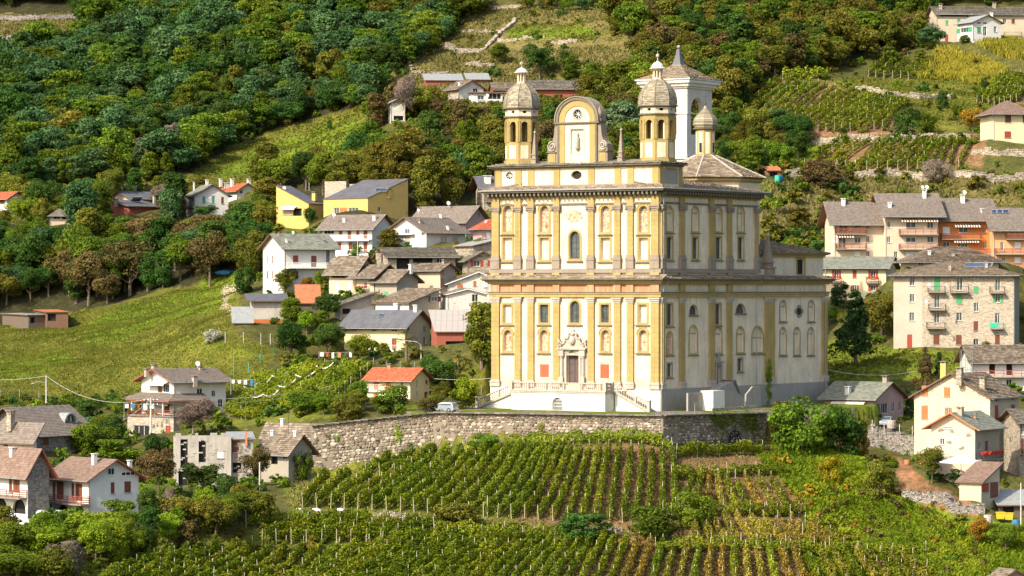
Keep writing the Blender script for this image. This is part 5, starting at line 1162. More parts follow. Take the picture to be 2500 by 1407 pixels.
# octagonal turrets
def turret(u,b,vtop_body,dome_v,lan_v,cap_v,tip_v,width_px,vbase,vop0,vop1,frieze_v):
 # centre on the attic
 a=aD/2+.1;base=cg(a,b,0);Y=base[1];k=Y/FPX;base=np.array([(u-CX)*k,Y,0])
 zz=lambda v:(CY-v)*k
 Rb=width_px*k/2/math.cos(math.pi/8)*.93;rot=phC+math.pi/8
 def octa(mb,r,z0,z1,**kw):mb.lathe(base,[(r,z0),(r,z1)],8,rot,**kw)
 t=part('turret',MB().lathe(base,[(Rb*1.08,zz(vbase)-1.2),(Rb*1.08,zz(vbase-4)),(Rb,zz(vbase-4)),(Rb,zz(vop1))],8,rot),M['ochre'],ch)
 # panels, piers with arched openings, frieze with small ovals
 pan=MB();pier=MB();fz=MB();ov=MB()
 ap=Rb*math.cos(math.pi/8);sw_=2*Rb*math.sin(math.pi/8)
 for i in range(8):
  al=rot+math.pi/8+i*math.pi/4;en=np.array([math.cos(al),math.sin(al),0]);es=np.cross(UP,en)
  Fo=Face(base+en*ap,es,en);hw=sw_/2;ow=hw*.52
  Fo.box(pan,-hw*.62,hw*.62,zz(vbase-8),zz(vop1+8),.003,.05,.5)
  wall_face(pier,Fo,-hw,hw,zz(vop1),zz(frieze_v),[(-ow,ow,zz(vop1)+.03,zz(vop0),1)],.35)
  Fo.box(pier,-hw,-ow-.02,zz(vop0+10),zz(vop0+7),.003,.1,.5);Fo.box(pier,ow+.02,hw,zz(vop0+10),zz(vop0+7),.003,.1,.5)
  for sg in(-1,1):Fo.box(pier,sg*(hw-.14)-.14,sg*(hw-.14)+.14,zz(vop1),zz(vop0-2),.003,.12,.5)
  round_wall(fz,Fo,-hw,hw,zz(frieze_v),zz(vtop_body),(0,zz((frieze_v+vtop_body)/2)),ow*.62,ow*.42,12,.3)
  Fo.box(ov,-ow*.7,ow*.7,zz((frieze_v+vtop_body)/2)-ow*.6,zz((frieze_v+vtop_body)/2)+ow*.6,-.4,-.32)
 part('turret_panel',pan,M['cream'],t);part('belfry_piers',pier,M['ochre'],t);part('belfry_frieze',fz,M['cream'],t);part('oval_holes',ov,M['dark'],t)
 mb=MB();octa(mb,Rb*1.1,zz(frieze_v)-.1,zz(frieze_v)+.12);octa(mb,Rb*1.08,zz(vtop_body+5),zz(vtop_body+3));octa(mb,Rb*1.18,zz(vtop_body+3),zz(vtop_body));part('turret_cornice',mb,M['darkstone'],t)
 dz0,dz1=zz(dome_v[0]),zz(dome_v[1]);H=dz1-dz0;mb=MB()
 prof=[(1.0,0),(1.03,.12),(1.0,.32),(.93,.50),(.80,.67),(.62,.81),(.42,.92),(.26,1.0)]
 rings=15;
 def rp(f):
  for q in range(len(prof)-1):
   if prof[q][1]<=f<=prof[q+1][1]:w=(f-prof[q][1])/(prof[q+1][1]-prof[q][1]);return prof[q][0]*(1-w)+prof[q+1][0]*w
  return prof[-1][0]
 Rd=Rb*1.05
 for j in range(rings): # overlapping scale courses
  f0,f1=j/rings,(j+1)/rings
  for i in range(8):
   a0,a1=rot+i*math.pi/4,rot+(i+1)*math.pi/4
   p=lambda al,f,e:base+np.array([math.cos(al)*(Rd*rp(f)+e),math.sin(al)*(Rd*rp(f)+e),dz0+H*f])
   m=max(2,int(5*rp(f0)))
   A0,A1,B0,B1=p(a0,f0,.07),p(a1,f0,.07),p(a0,f1,0),p(a1,f1,0);C0,C1=p(a0,f0,0),p(a1,f0,0)
   for q in range(m):
    w0,w1=q/m,(q+1)/m;L=lambda X,Yv,w:X*(1-w)+Yv*w
    mb.add([L(A0,A1,w0),L(A0,A1,w1),L(B0,B1,w1),L(B0,B1,w0),L(C0,C1,w0),L(C0,C1,w1)],[(0,1,2,3),(4,5,1,0)])
 do=part('dome',mb,M['dome'],t)
 mb=MB()
 for i in range(8):
  al=rot+i*math.pi/4;mb.tube([base+np.array([math.cos(al)*(Rd*rp(f)+.06),math.sin(al)*(Rd*rp(f)+.06),dz0+H*f])for f in np.linspace(0,1,9)],.08,4)
 part('dome_ribs',mb,M['stone'],do)
 rl=Rb*.26;mb=MB();l0,l1=zz(lan_v[0]),zz(lan_v[1]);octa(mb,rl*1.15,l0-.3,l0+.25);octa(mb,rl*1.15,l1-.3,l1)
 for i in range(8):
  al=rot+i*math.pi/4;mb.lathe(base+np.array([math.cos(al),math.sin(al),0])*rl*.88,[(.12,l0+.25),(.12,l1-.3)],6)
 part('lantern',mb,M['peach'],t)
 c0,c1_=zz(cap_v[0]),zz(cap_v[1]);hh=c1_-c0;mb=MB();mb.lathe(base,[(rl*1.75,c0),(rl*1.72,c0+.08),(rl*1.35,c0+hh*.2),(rl*1.25,c0+hh*.45),(rl*.9,c0+hh*.78),(rl*.3,c0+hh),(.09,c0+hh*1.1)],12)
 part('lantern_cap',mb,M['white'],t)
 tp=zz(tip_v);mb=MB();mb.tube([base+UP*(c1_),base+UP*tp],[.1,.03],5);mb.ball(base+UP*(c1_+(tp-c1_)*.55),.28,8,6);mb.tube([base+UP*(tp-.5)-cL*.3,base+UP*(tp-.5)+cL*.3],.04,4);part('finial_cross',mb,M['palestone'],t)
turret(1273.5,W-4.2,264,(264,204),(204,177),(178,166),147,81,397,299,349,287)
turret(1605.5,3.2,258,(258,194),(194,168),(168,151),125,86,394,294,341,280)
# raised centre gable
gF=Face(cg(.9,0,0),-cL,-cR);gd=1.7
zg=lambda v:gF.sz(1412,v)[1];gs=lambda u,v=330:gF.sz(u,v)[0]
x0,x1=gs(1362),gs(1458);cx0=(x0+x1)/2;zb,zspr=zg(400),zg(291);rr_=(x1-x0)/2;riseA=zg(241)-zspr
mb=MB();nch=(gs(1394),gs(1425),zg(375),zg(316),0);zst=zg(300)
wall_face(mb,gF,x0,x1,zb,zst,[nch],.25)
n=18;arc=arch_pts(x0,x1,zspr,n,riseA);rc_=(gs(1410),zg(279));rrw=(gs(1419.5)-gs(1400))/2
ring=[(rc_[0]+rrw*math.cos(2*math.pi*i/24),rc_[1]+rrw*math.sin(2*math.pi*i/24))for i in range(24)]
outl=[(x1,zst),(x1,zspr)]+arc[::-1]+[(x0,zspr),(x0,zst)]
def ray_out(al):
 d=(math.cos(al),math.sin(al));best=None;m_=len(outl)
 for i in range(m_):
  (ax,az),(bx,bz)=outl[i],outl[(i+1)%m_];ex,ez=bx-ax,bz-az;den=d[0]*ez-d[1]*ex
  if abs(den)<1e-9:continue
  tt=((ax-rc_[0])*ez-(az-rc_[1])*ex)/den;ss=((ax-rc_[0])*d[1]-(az-rc_[1])*d[0])/den
  if tt>0 and-1e-6<=ss<=1+1e-6 and(best is None or tt<best):best=tt
 return(rc_[0]+d[0]*best,rc_[1]+d[1]*best)
als=sorted(set([2*math.pi*i/48 for i in range(48)]+[math.atan2(z_-rc_[1],a_-rc_[0])%(2*math.pi)for a_,z_ in outl]))
for i in range(len(als)):
 a_,b_=als[i],als[(i+1)%len(als)]
 p=(rc_[0]+rrw*math.cos(a_),rc_[1]+rrw*math.sin(a_));q=(rc_[0]+rrw*math.cos(b_),rc_[1]+rrw*math.sin(b_));e,f_=ray_out(a_),ray_out(b_)
 mb.add([gF.pt(*p),gF.pt(*e),gF.pt(*f_),gF.pt(*q)],[(0,1,2,3)],.5);mb.add([gF.pt(*p),gF.pt(*q),gF.pt(*q,-.4),gF.pt(*p,-.4)],[(0,1,2,3)],.5)
full=[(x0,zb)]+[(x0,zspr)]+arc[1:-1]+[(x1,zspr),(x1,zb)]
gF.poly(mb,full,-gd,-gd+.1);gF.box(mb,nch[0],nch[1],nch[2],nch[3],-.3,-.25)
gp=part('gable',mb,M['cream'],ch)
mb=MB();path=[(x0,zb)]+arc+[(x1,zb)]
for i in range(len(path)-1): # thick side and roof of the gable
 (a,z),(b,y)=path[i],path[i+1];mb.add([gF.pt(a,z,.05),gF.pt(a,z,-gd-.1),gF.pt(b,y,-gd-.1),gF.pt(b,y,.05)],[(0,1,2,3)],.5)
part('gable_flank',mb,M['stone'],gp)
def arc_band(nm,r0,r1,d0,d1,mat,z_s=zspr,ext=None):
 mb=MB();k0=r0/rr_;k1=r1/rr_
 p0=[(cx0+(a-cx0)*k0,z_s+(z-zspr)*k0)for a,z in arc];p1=[(cx0+(a-cx0)*k1,z_s+(z-zspr)*k1)for a,z in arc]
 if ext is not None:p0=[(p0[0][0],ext)]+p0+[(p0[-1][0],ext)];p1=[(p1[0][0],ext)]+p1+[(p1[-1][0],ext)]
 for i in range(len(p0)-1):gF.poly(mb,[p0[i],p1[i],p1[i+1],p0[i+1]],d0,d1,.5)
 return part(nm,mb,M[mat],gp)
arc_band('arch_moulding',rr_-1.35,rr_-.25,.003,.12,'ochre',ext=zst+.1);arc_band('arch_moulding',rr_-.25,rr_+.25,-gd,.3,'darkstone',ext=zst+.1)
arc_band('gable_coping',rr_+.25,rr_+.42,-gd-.3,.45,'stone',ext=zst+.2)
mb=MB()
for(a,b)in((x0+.35,x0+1.35),(x1-1.35,x1-.35)):mb=MB();gF.box(mb,a,b,zb,zst-.12,.003,.12);part('gable_pilaster',mb,M['ochre'],gp)
mb=MB();gF.box(mb,x0-.5,x1+.5,zst-.12,zst+.12,-gd,.35);gF.box(mb,x0-.02,x0+.3,zb,zst-.12,.003,.2);gF.box(mb,x1-.3,x1+.02,zb,zst-.12,.003,.2);part('string_course',mb,M['darkstone'],gp)
mb=MB();ring_trim(mb,gF,(nch[0],nch[1],nch[2],nch[3]),.12,.003,.06);part('gable_panel_frame',mb,M['palestone'],gp)
mb=MB();cxs,zs_=(nch[0]+nch[1])/2,nch[2] # worn relief figure
mb.lathe(gF.pt(cxs,0,-.05),[(.25,zs_+.5),(.42,zs_+.9),(.34,zs_+1.8),(.4,zs_+2.4),(.12,zs_+2.7),(.2,zs_+2.9),(.16,zs_+3.15),(.02,zs_+3.25)],8);part('relief_figure',mb,M['palestone'],gp,smooth=True)
mb=MB();gF.poly(mb,[(rc_[0]+rrw*math.cos(2*math.pi*i/16),rc_[1]+rrw*math.sin(2*math.pi*i/16))for i in range(16)],-.45,-.4);ro=part('round_window',mb,M['dark'],gp)
m2=MB()
for k in range(4):al=math.pi*k/4;m2.tube([gF.pt(rc_[0]+rrw*math.cos(al),rc_[1]+rrw*math.sin(al),-.25),gF.pt(rc_[0]-rrw*math.cos(al),rc_[1]-rrw*math.sin(al),-.25)],.04,4)
part('window_bars',m2,M['trimw'],ro)
mb=MB()
for i in range(24):
 a_,b_=2*math.pi*i/24,2*math.pi*(i+1)/24
 gF.poly(mb,[(rc_[0]+rrw*math.cos(a_),rc_[1]+rrw*math.sin(a_)),(rc_[0]+(rrw+.16)*math.cos(a_),rc_[1]+(rrw+.16)*math.sin(a_)),(rc_[0]+(rrw+.16)*math.cos(b_),rc_[1]+(rrw+.16)*math.sin(b_)),(rc_[0]+rrw*math.cos(b_),rc_[1]+rrw*math.sin(b_))],.003,.08,.5)
part('window_surround',mb,M['palestone'],ro)
for sg in(-1,1): # scroll buttresses
 e=x0 if sg<0 else x1;u_out=1336 if sg<0 else 1482;wd=abs(gs(u_out)-e);zt_,zc=zg(345),zg(357)
 prof=[(0,zb),(wd,zb),(wd,zg(352))]
 for i in range(8):al=i/8*math.pi/2;prof.append((wd*(.38+.62*(1-math.sin(al))),zg(352)+(zt_-zg(352))*(0)+(zg(318)-zg(352))*(1-math.cos(al))))
 prof+=[(wd*.3,zg(303)),(0,zg(303))]
 mb=MB();gF.poly(mb,[(e+sg*a,z)for a,z in prof],-gd,-.1);so=part('scroll_buttress',mb,M['stone'],gp)
 mb=MB();c=(e+sg*wd*.55,zg(357));pts=[]
 for i in range(30):al=i*.42;q=wd*.42*(1-i/33);pts.append(gF.pt(c[0]+sg*q*math.sin(al),c[1]+q*math.cos(al),.0))
 mb.tube(pts,.13,5);part('volute',mb,M['palestone'],so)
 mb=MB();gF.box(mb,e+sg*wd*.55-wd*.3,e+sg*wd*.55+wd*.3,zb+.3,zg(373),-.09,.0);part('buttress_panel',mb,M['ochre'],so)
 mb=MB();gF.box(mb,min(e+sg*wd*1.08,e+sg*.3),max(e+sg*wd*1.08,e+sg*.3),zg(372),zg(369.5),-gd,.15);part('buttress_moulding',mb,M['darkstone'],so)
 mb=MB();bq=gF.pt(e+sg*wd*.15,zst+.15,-.3);mb.lathe(bq,[(.3,0),(.34,.3),(.16,.5),(.34,.9),(.4,1.3),(.2,1.9),(.08,2.3)],8);part('urn',mb,M['stone'],so)
def obelisk(base,h,w,mat='stone',ball=True):
 mb=MB();rz=math.atan2(cR[1],cR[0]);mb.box(base,(w*1.15,w*1.15,h*.16),rz);mb.box(base+UP*h*.16,(w*1.4,w*1.4,h*.03),rz);mb.box(base+UP*h*.19,(w*.85,w*.85,h*.1),rz);mb.box(base+UP*h*.29,(w*1.2,w*1.2,h*.025),rz)
 mb.lathe(base,[(w*.6,h*.315),(w*.16,h*.93)],4,rz+math.pi/4)
 o=part('obelisk',mb,M[mat],ch);
 m2=MB();m2.ball(base+UP*h*.955,w*.26,8,6);m2.tube([base+UP*h*.95,base+UP*h*1.06],.03,4);part('obelisk_ball',m2,M['palestone'],o)
for u in(1303,1514):p=gF.pt(gs(u),zg(400),-.3);obelisk(p,zg(312)-zg(396),.75)
# choir: octagonal drum with stone roof and little onion-domed lantern
Yd=545.;kd_=Yd/FPX;dc=np.array([(1722-CX)*kd_,Yd,0]);zd=lambda v:(CY-v)*kd_;rotd=phC+math.pi/8;Rdr=143*kd_/math.cos(math.pi/8)*.96
mb=MB();mb.lathe(dc,[(Rdr*.9,zd(620)),(Rdr*.9,zd(440))],8,rotd);dr=part('choir_drum',mb,M['cream'],ch)
mb=MB();mb.lathe(dc,[(Rdr*.92,zd(448)),(Rdr*.96,zd(444)),(Rdr*.96,zd(440))],8,rotd);part('drum_cornice',mb,M['ochre'],dr)
mb=MB();k=MB()
zE2,zM,zT=zd(437),zd(415),zd(381)
for i in range(8):
 a0,a1=rotd+i*math.pi/4,rotd+(i+1)*math.pi/4;q=lambda al,r,z:dc+np.array([math.cos(al)*r,math.sin(al)*r,z])
 slab_plane(mb,q(a0,Rdr,zE2),q(a1,Rdr,zE2),q(a1,Rdr*.66,zM),q(a0,Rdr*.66,zM),.6,.75,.07,.5,30+i);slab_plane(mb,q(a0,Rdr*.66,zM),q(a1,Rdr*.66,zM),q(a1,1.6,zT),q(a0,1.6,zT),.6,.75,.07,.5,40+i)
 k.add([q(a0,Rdr,zE2),q(a1,Rdr,zE2),q(a1,Rdr*.66,zM-.02),q(a0,Rdr*.66,zM-.02),q(a1,1.6,zT-.02),q(a0,1.6,zT-.02),q(a0,Rdr*.9,zE2-.3),q(a1,Rdr*.9,zE2-.3)],[(0,1,2,3),(3,2,4,5),(6,7,1,0)])
o=part('drum_roof',mb,M['slabch'],dr);part('roof_deck',k,M['darkstone'],o)
mb=MB()
for i in range(8):al=rotd+i*math.pi/4;mb.tube([dc+np.array([math.cos(al)*r,math.sin(al)*r,z+.08])for r,z in((Rdr,zE2),(Rdr*.66,zM),(1.6,zT))],.17,5)
part('roof_hips',mb,M['palestone'],dr)
Rl=27.5*kd_*.86;zL0,zL1=zd(384),zd(316)
mb=MB();mb.lathe(dc,[(Rl*1.06,zL0-1.5),(Rl*1.06,zL0+.3),(Rl,zL0+.3),(Rl,zL1)],8,rotd);lo=part('choir_lantern',mb,M['ochre'],ch)
mb=MB();m2=MB()
for i in range(8):
 al=rotd+math.pi/8+i*math.pi/4;en=np.array([math.cos(al),math.sin(al),0]);Fo=Face(dc+en*Rl*math.cos(math.pi/8),np.cross(UP,en),en);hw=Rl*math.sin(math.pi/8)
 Fo.box(mb,-hw*.55,hw*.55,zL0+.5,zL1-.5,.003,.05)
 if i%2:Fo.box(m2,-hw*.42,hw*.42,zL0+.7,zL0+2.3,.051,.07)
part('lantern_panel',mb,M['cream'],lo);part('lantern_window',m2,M['dark'],lo)
mb=MB();mb.lathe(dc,[(Rl*1.1,zL1-.15),(Rl*1.28,zL1+.05),(Rl*1.28,zL1+.2)],8,rotd);part('lantern_cornice',mb,M['darkstone'],lo)
z0_,z1_=zd(312),zd(255);H=z1_-z0_;pr=[(1.08,0),(1.24,.12),(1.26,.25),(1.12,.42),(.82,.57),(.48,.70),(.2,.82),(.08,.92),(.02,1.)]
mb=MB()
for j in range(len(pr)-1):
 for s_ in range(2):
  f=s_/2;ra=pr[j][0]+(pr[j+1][0]-pr[j][0])*f;rb=pr[j][0]+(pr[j+1][0]-pr[j][0])*(f+.5);za=pr[j][1]+(pr[j+1][1]-pr[j][1])*f;zb_=pr[j][1]+(pr[j+1][1]-pr[j][1])*(f+.5)
  mb.lathe(dc,[(Rl*ra,z0_+H*za),(Rl*ra+.05,z0_+H*za+.01),(Rl*rb,z0_+H*zb_)],8,rotd,None,0,False)
part('onion_dome',mb,M['dome'],lo)
mb=MB();mb.tube([dc+UP*(z1_-.2),dc+UP*(z1_+1.8)],.05,5);mb.ball(dc+UP*(z1_+.1),.22,8,6);mb.tube([dc+UP*(z1_+1.3)-cL*.4,dc+UP*(z1_+1.3)+cL*.4],.04,4);part('finial_cross',mb,M['iron'],lo)
# raised transept with lean-to stone roof
tb=1.6;T=Face(cg(0,tb,0),cR,-cL);zt=lambda v:T.sz(1930,v)[1];ta0,ta1=LN+.4,T.sz(2010,650)[0]
h=T.rect(1946,634,1963,670);mb=MB();wall_face(mb,T,ta0,ta1,zLed-.5,zt(622),[h],.4);wall_face(mb,Face(cg(ta1,tb,0),cL,cR),0,14,zLed-.5,zt(622));wall_face(mb,Face(cg(ta0,tb+14,0),-cL,-cR),0,14,zLed-.5,zt(600));part('transept_wall',mb,M['cream'],ch)
window(T,ch,h,'n',.35,0,(0,0),'iron',sill=False);mb=MB();ring_trim(mb,T,h,.4,.002,.08);part('window_surround',mb,M['ochre'],ch)
mb=MB();T.box(mb,ta0-.3,ta1+.3,zt(628),zt(622),-.1,.35);T.box(mb,ta0-.5,ta1+.5,zt(622),zt(618),-.1,.7);part('cornice',mb,M['ochre'],ch)
e0=T.pt(ta0-.6,zt(617.5),.9);e1=T.pt(ta1+.9,zt(617.5),.9);top0=T.pt(ta0-.2,zt(560),-9.);top1=T.pt(ta0+4,zt(566),-9.)
roofp('transept_roof',e0,e1,top1,top0,seed=9);roofp('transept_roof',T.pt(ta1+.9,zt(617.5),.9),T.pt(ta1+.9,zt(617.5),-18),top1,top1,seed=10)
mb=MB();T.box(mb,ta0-1.5,ta0+4.5,zLed+.5,zt(658),-.2,1.3);part('low_roof_block',mb,M['cream'],ch)
obelisk(S.pt(sv(1877),zt(672),-.2),zt(572)-zt(672),1.5)
# portal
pl=thing('portal','carved pale stone portal with curved broken pediment round the main door','portal',F.pt(fs(1402),zv(935),0))if False else None
h=fr(1386,868,1416,935);x0p,x1p,y0p,y1p=h;w_=x1p-x0p;mb=MB()
ring_trim(mb,F,h,.38,.01,.42,0,False)
for sg in(-1,1):
 cxp=(x0p+x1p)/2+sg*(w_/2+.82);mb.lathe(F.pt(cxp,0,.42),[(.34,y0p),(.34,y0p+.9),(.26,y0p+1.),(.24,y1p-.5),(.3,y1p-.4),(.38,y1p-.1)],10)
 F.box(mb,cxp-.42,cxp+.42,y0p,y0p+.9,.02,.82);F.box(mb,cxp-.38,cxp+.38,y0p+.9,y1p-.2,.02,.3);F.box(mb,cxp-.5,cxp+.5,y1p-.1,y1p+.9,.02,.8)
 F.box(mb,cxp+sg*.5-.2,cxp+sg*.5+.2,y0p,y1p+.4,.015,.22)
po=part('portal',mb,M['palestone'],ch)
mb=MB();F.box(mb,x0p-1.5,x1p+1.5,y1p+.9,y1p+1.15,.02,.95);cxm=(x0p+x1p)/2;zt_=y1p+1.15
F.poly(mb,[(x0p-.9,y1p+.38),(cxm-.7,y1p+.38),(cxm,y1p+.9),(cxm+.7,y1p+.38),(x1p+.9,y1p+.38),(x1p+.9,y1p+.9),(x0p-.9,y1p+.9)],.02,.5)
ptt=zv(808)-zt_
outlp=[(-1.0,0),(-.86,.28),(-.62,.22),(-.5,.38),(-.52,.55),(-.34,.52),(-.26,.66),(-.3,.8),(-.14,.84),(0,1.0),(.14,.84),(.3,.8),(.26,.66),(.34,.52),(.52,.55),(.5,.38),(.62,.22),(.86,.28),(1.0,0)]
F.poly(mb,[(cxm+a*(w_/2+1.5),zt_+z*ptt)for a,z in outlp],.02,.35)
for i in range(len(outlp)-1):
 p,q=outlp[i],outlp[i+1];mb.tube([F.pt(cxm+p[0]*(w_/2+1.5),zt_+p[1]*ptt,.42),F.pt(cxm+q[0]*(w_/2+1.5),zt_+q[1]*ptt,.42)],.14,5)
for sg in(-1,1):
 pts=[F.pt(cxm+sg*(w_/2+1.0+.42*(1-i/14)*math.cos(i*.55)),zt_+.55+.42*(1-i/14)*math.sin(i*.55),.55)for i in range(12)];mb.tube(pts,.13,5)
 F.box(mb,cxm+sg*(w_/2+1.25)-.2,cxm+sg*(w_/2+1.25)+.2,zt_+.9,zt_+1.3,.3,.7)
mb.ball(F.pt(cxm,zt_+ptt*.42,.4),.62,10,8,(.9,1,1.2));mb.ball(F.pt(cxm,zt_+ptt*.78,.36),.4,8,6);mb.ball(F.pt(cxm,zt_+ptt*1.0,.3),.22,8,6)
part('portal_pediment',mb,M['palestone'],po)
mb=MB();mb.ball(F.pt(cxm,zt_+ptt*.42,.75),.32,8,6,(.8,1,1.2));part('crest_shield',mb,M['white'],po)
mb=MB();F.box(mb,x0p-1.9,x0p-.02,y0p,zt_+.2,.003,.012);F.box(mb,x1p+.02,x1p+1.9,y0p,zt_+.2,.003,.012);part('portal_wash',mb,M['pinkpl'],ch)
for(u0,u1)in((1319,1340),(1466,1487)):
 h=fr(u0,890,u1,934);mb=MB();F.box(mb,h[0],h[1],h[2],h[3],.004,.03);o=part('blind_door',mb,M['reddoor'],ch)
 m2=MB();c=(h[0]+h[1])/2;k_=zv(866)-h[3];F.poly(m2,[(c+a*(h[1]-h[0])*.85,h[3]+.15+z*k_)for a,z in outlp],.004,.02);ring_trim(m2,F,h,.22,.004,.02,0,False);part('painted_surround',m2,M['pinkpl'],o)
mb=MB();h=fr(1381,514,1424,543);n=20
F.poly(mb,[((h[0]+h[1])/2+(h[1]-h[0])/2*(1+.07*math.cos(5*2*math.pi*i/40))*math.cos(2*math.pi*i/40),(h[2]+h[3])/2+(h[3]-h[2])/2*(1+.07*math.sin(5*2*math.pi*i/40))*math.sin(2*math.pi*i/40))for i in range(40)],.003,.02)
part('painted_cartouche',mb,M['fresco'],ch)
# side door surround, quatrefoil window
h=sr(1747,892,1757,940);mb=MB();ring_trim(mb,S,h,.4,.09,.3,0,False);F2=(h[0]+h[1])/2;S.box(mb,h[0]-.7,h[1]+.7,h[3]+.4,h[3]+.65,.02,.5);S.poly(mb,[(F2-.55,h[3]+.65),(F2+.55,h[3]+.65),(F2+.3,h[3]+1.5),(F2,h[3]+1.9),(F2-.3,h[3]+1.5)],.02,.3);part('side_door_frame',mb,M['plinth'],ch)
c=S.rect(1940,745,1961,776);cc=((c[0]+c[1])/2,(c[2]+c[3])/2);mb=MB();m2=MB()
for k in range(4):
 al=math.pi/2*k;q=(cc[0]+(c[1]-c[0])*.22*math.cos(al),cc[1]+(c[3]-c[2])*.26*math.sin(al))
 S.poly(m2,[(q[0]+(c[1]-c[0])*.30*math.cos(2*math.pi*i/14),q[1]+(c[3]-c[2])*.26*math.sin(2*math.pi*i/14))for i in range(14)],.003,.05+k*.004)
S.poly(mb,[(cc[0]-.1+(c[1]-c[0])*.26*math.cos(2*math.pi*i/14),cc[1]+(c[3]-c[2])*.28*math.sin(2*math.pi*i/14))for i in range(14)],.05,.09)
o=part('quatrefoil_window',m2,M['stone'],ch);part('window_opening',mb,M['dark'],o)
# ---------------------------------------------------------------- bell tower
Yb=575.;kb=Yb/FPX;bo=np.array([(1677-CX)*kb,Yb,0]);zb_=lambda v:(CY-v)*kb
BR=Face(bo,cR,-cL);BL=Face(bo,-cL,-cR);wb=BR.sz(1737,300)[0]
bt=thing('bell_tower','plain pale bell tower with pyramid stone roof behind the right domed turret','bell tower',bo+cR*wb/2+cL*wb/2+UP*PLAT)
bg_=lambda a,b,z:np.array([*(bo+cR*a+cL*b)[:2],z])
hR=(*BR.rect(1687,239,1717,330),1);wL=wb;hL=(-wL*.5-(hR[1]-hR[0])/2,-wL*.5+(hR[1]-hR[0])/2,hR[2],hR[3],1)
mb=MB()
for(Fx,a0,a1,hh)in((BR,0,wb,hR),(BL,-wL,0,hL),(Face(bg_(wb,0,0),cL,cR),0,wL,(hR[0],hR[1],hR[2],hR[3],1)),(Face(bg_(wb,wL,0),-cR,cL),0,wb,(wb-hR[1],wb-hR[0],hR[2],hR[3],1))):
 wall_face(mb,Fx,a0,a1,PLAT-1,zb_(212),[hh],.9)
part('wall',mb,M['towerw'],bt)
mb=MB();zf_=zb_(332);mb.pbox(bg_(.3,.3,zf_-.3),cR*(wb-.6),cL*(wL-.6),UP*.2);part('bell_chamber_floor',mb,M['towerw'],bt)
for Fx,a0,a1 in((BR,0,wb),(BL,-wL,0)):
 mb=MB();Fx.box(mb,a0-.2 if Fx is BL else-.0,a1+.2,zb_(278),zb_(275),.003,.18);Fx.box(mb,a0,a0+.9,zb_(275),zb_(218),.003,.1);Fx.box(mb,a1-.9,a1,zb_(275),zb_(218),.003,.1)
 Fx.box(mb,a0-.3,a1+.3,zb_(388),zb_(380),.003,.3)
 part('pilaster_strips',mb,M['towerw'],bt)
mb=MB()
for z0,z1,e in((215,210,.3),(210,202.5,.7),(202.5,192,1.15)):mb.pbox(bg_(-e,-e,zb_(z0)),cR*(wb+2*e),cL*(wL+2*e),UP*(zb_(z1)-zb_(z0)-.003))
part('cornice',mb,M['white'],bt)
e=1.4;zE3=zb_(192);ap=bg_(wb/2,wL/2,zb_(147));mb=MB();k=MB()
cs=[bg_(-e,-e,zE3),bg_(wb+e,-e,zE3),bg_(wb+e,wL+e,zE3),bg_(-e,wL+e,zE3)];md=[q*.62+ap*.38-UP*.35 for q in cs]
for i in range(4):
 j=(i+1)%4;slab_plane(mb,cs[i],cs[j],md[j],md[i],.55,.7,.07,.55,50+i);slab_plane(mb,md[i],md[j],ap,ap,.55,.7,.07,.55,60+i)
 k.prism([cs[i]-UP*.01,cs[j]-UP*.01,md[j]-UP*.01,md[i]-UP*.01],-UP*.15);k.add([md[i]-UP*.02,md[j]-UP*.02,ap-UP*.02],[(0,1,2)])
o=part('roof',mb,M['slabch'],bt);part('roof_deck',k,M['white'],o)
mb=MB();mb.lathe(ap,[(1.5,-1.0),(1.0,.0),(.55,1.3),(.42,2.2),(.02,2.4)],4,phC+math.pi/4);o=part('spirelet',mb,M['tiledk'],bt);m2=MB();m2.ball(ap+UP*2.7,.3,8,6);part('ball_finial',m2,M['palestone'],o)
mb=MB();bc=bg_(wb/2,wL/2,zb_(285));mb.lathe(bc,[(.95,0),(.8,.3),(.6,.9),(.5,1.3),(.2,1.55),(.05,1.6)],12);part('bell',mb,M['iron'],bt);mb=MB();mb.tube([bg_(wb/2,0.2,zb_(285)+1.7),bg_(wb/2,wL-.2,zb_(285)+1.7)],.12,5);part('bell_beam',mb,M['wood'],bt)
# ---------------------------------------------------------------- entrance terrace with balustrade and stairs
uS=Z('2',0,0)
tf=6.0
def tface(d):return Face(cO-cR*d,-cL,-cR)
TF_=tface(tf);s0,s1=TF_.sz(1248,980)[0],TF_.sz(1477,980)[0];ztop=TF_.sz(1477,957)[1];zrail=TF_.sz(1477,936)[1];zgr=PLAT
te=thing('entrance_terrace','white entrance terrace with stone balustrade and two flights of stairs before the church door','terrace',TF_.pt((s0+s1)/2,zgr,-3))
hd=(*TF_.rect(1348,971,1373,1008),1);mb=MB();hd=(hd[0],hd[1],zgr+.02,hd[3],1);wall_face(mb,TF_,s0,s1,zgr-1.5,ztop-.35,[hd],.5)
RS=Face(TF_.pt(s1,0,0),cR,-cL);LS=Face(TF_.pt(s0,0,-tf+.3),-cR,cL);wall_face(mb,RS,0,tf-.3,zgr-1.5,ztop-.35);wall_face(mb,LS,0,tf-.3,zgr-1.5,ztop-.35);part('terrace_wall',mb,M['white'],te)
mb=MB();TF_.box(mb,s0-.1,s1+.1,ztop-.35,ztop-.1,-tf+.3,.12);TF_.box(mb,s0-.18,s1+.18,ztop-.1,ztop,-tf+.25,.2);part('terrace_floor',mb,M['palestone'],te)
mb=MB()
for i in range(9):a=hd[0]+(hd[1]-hd[0])*(i+.5)/9;mb.tube([TF_.pt(a,hd[2],-.3),TF_.pt(a,hd[3]-.1,-.3)],.03,4)
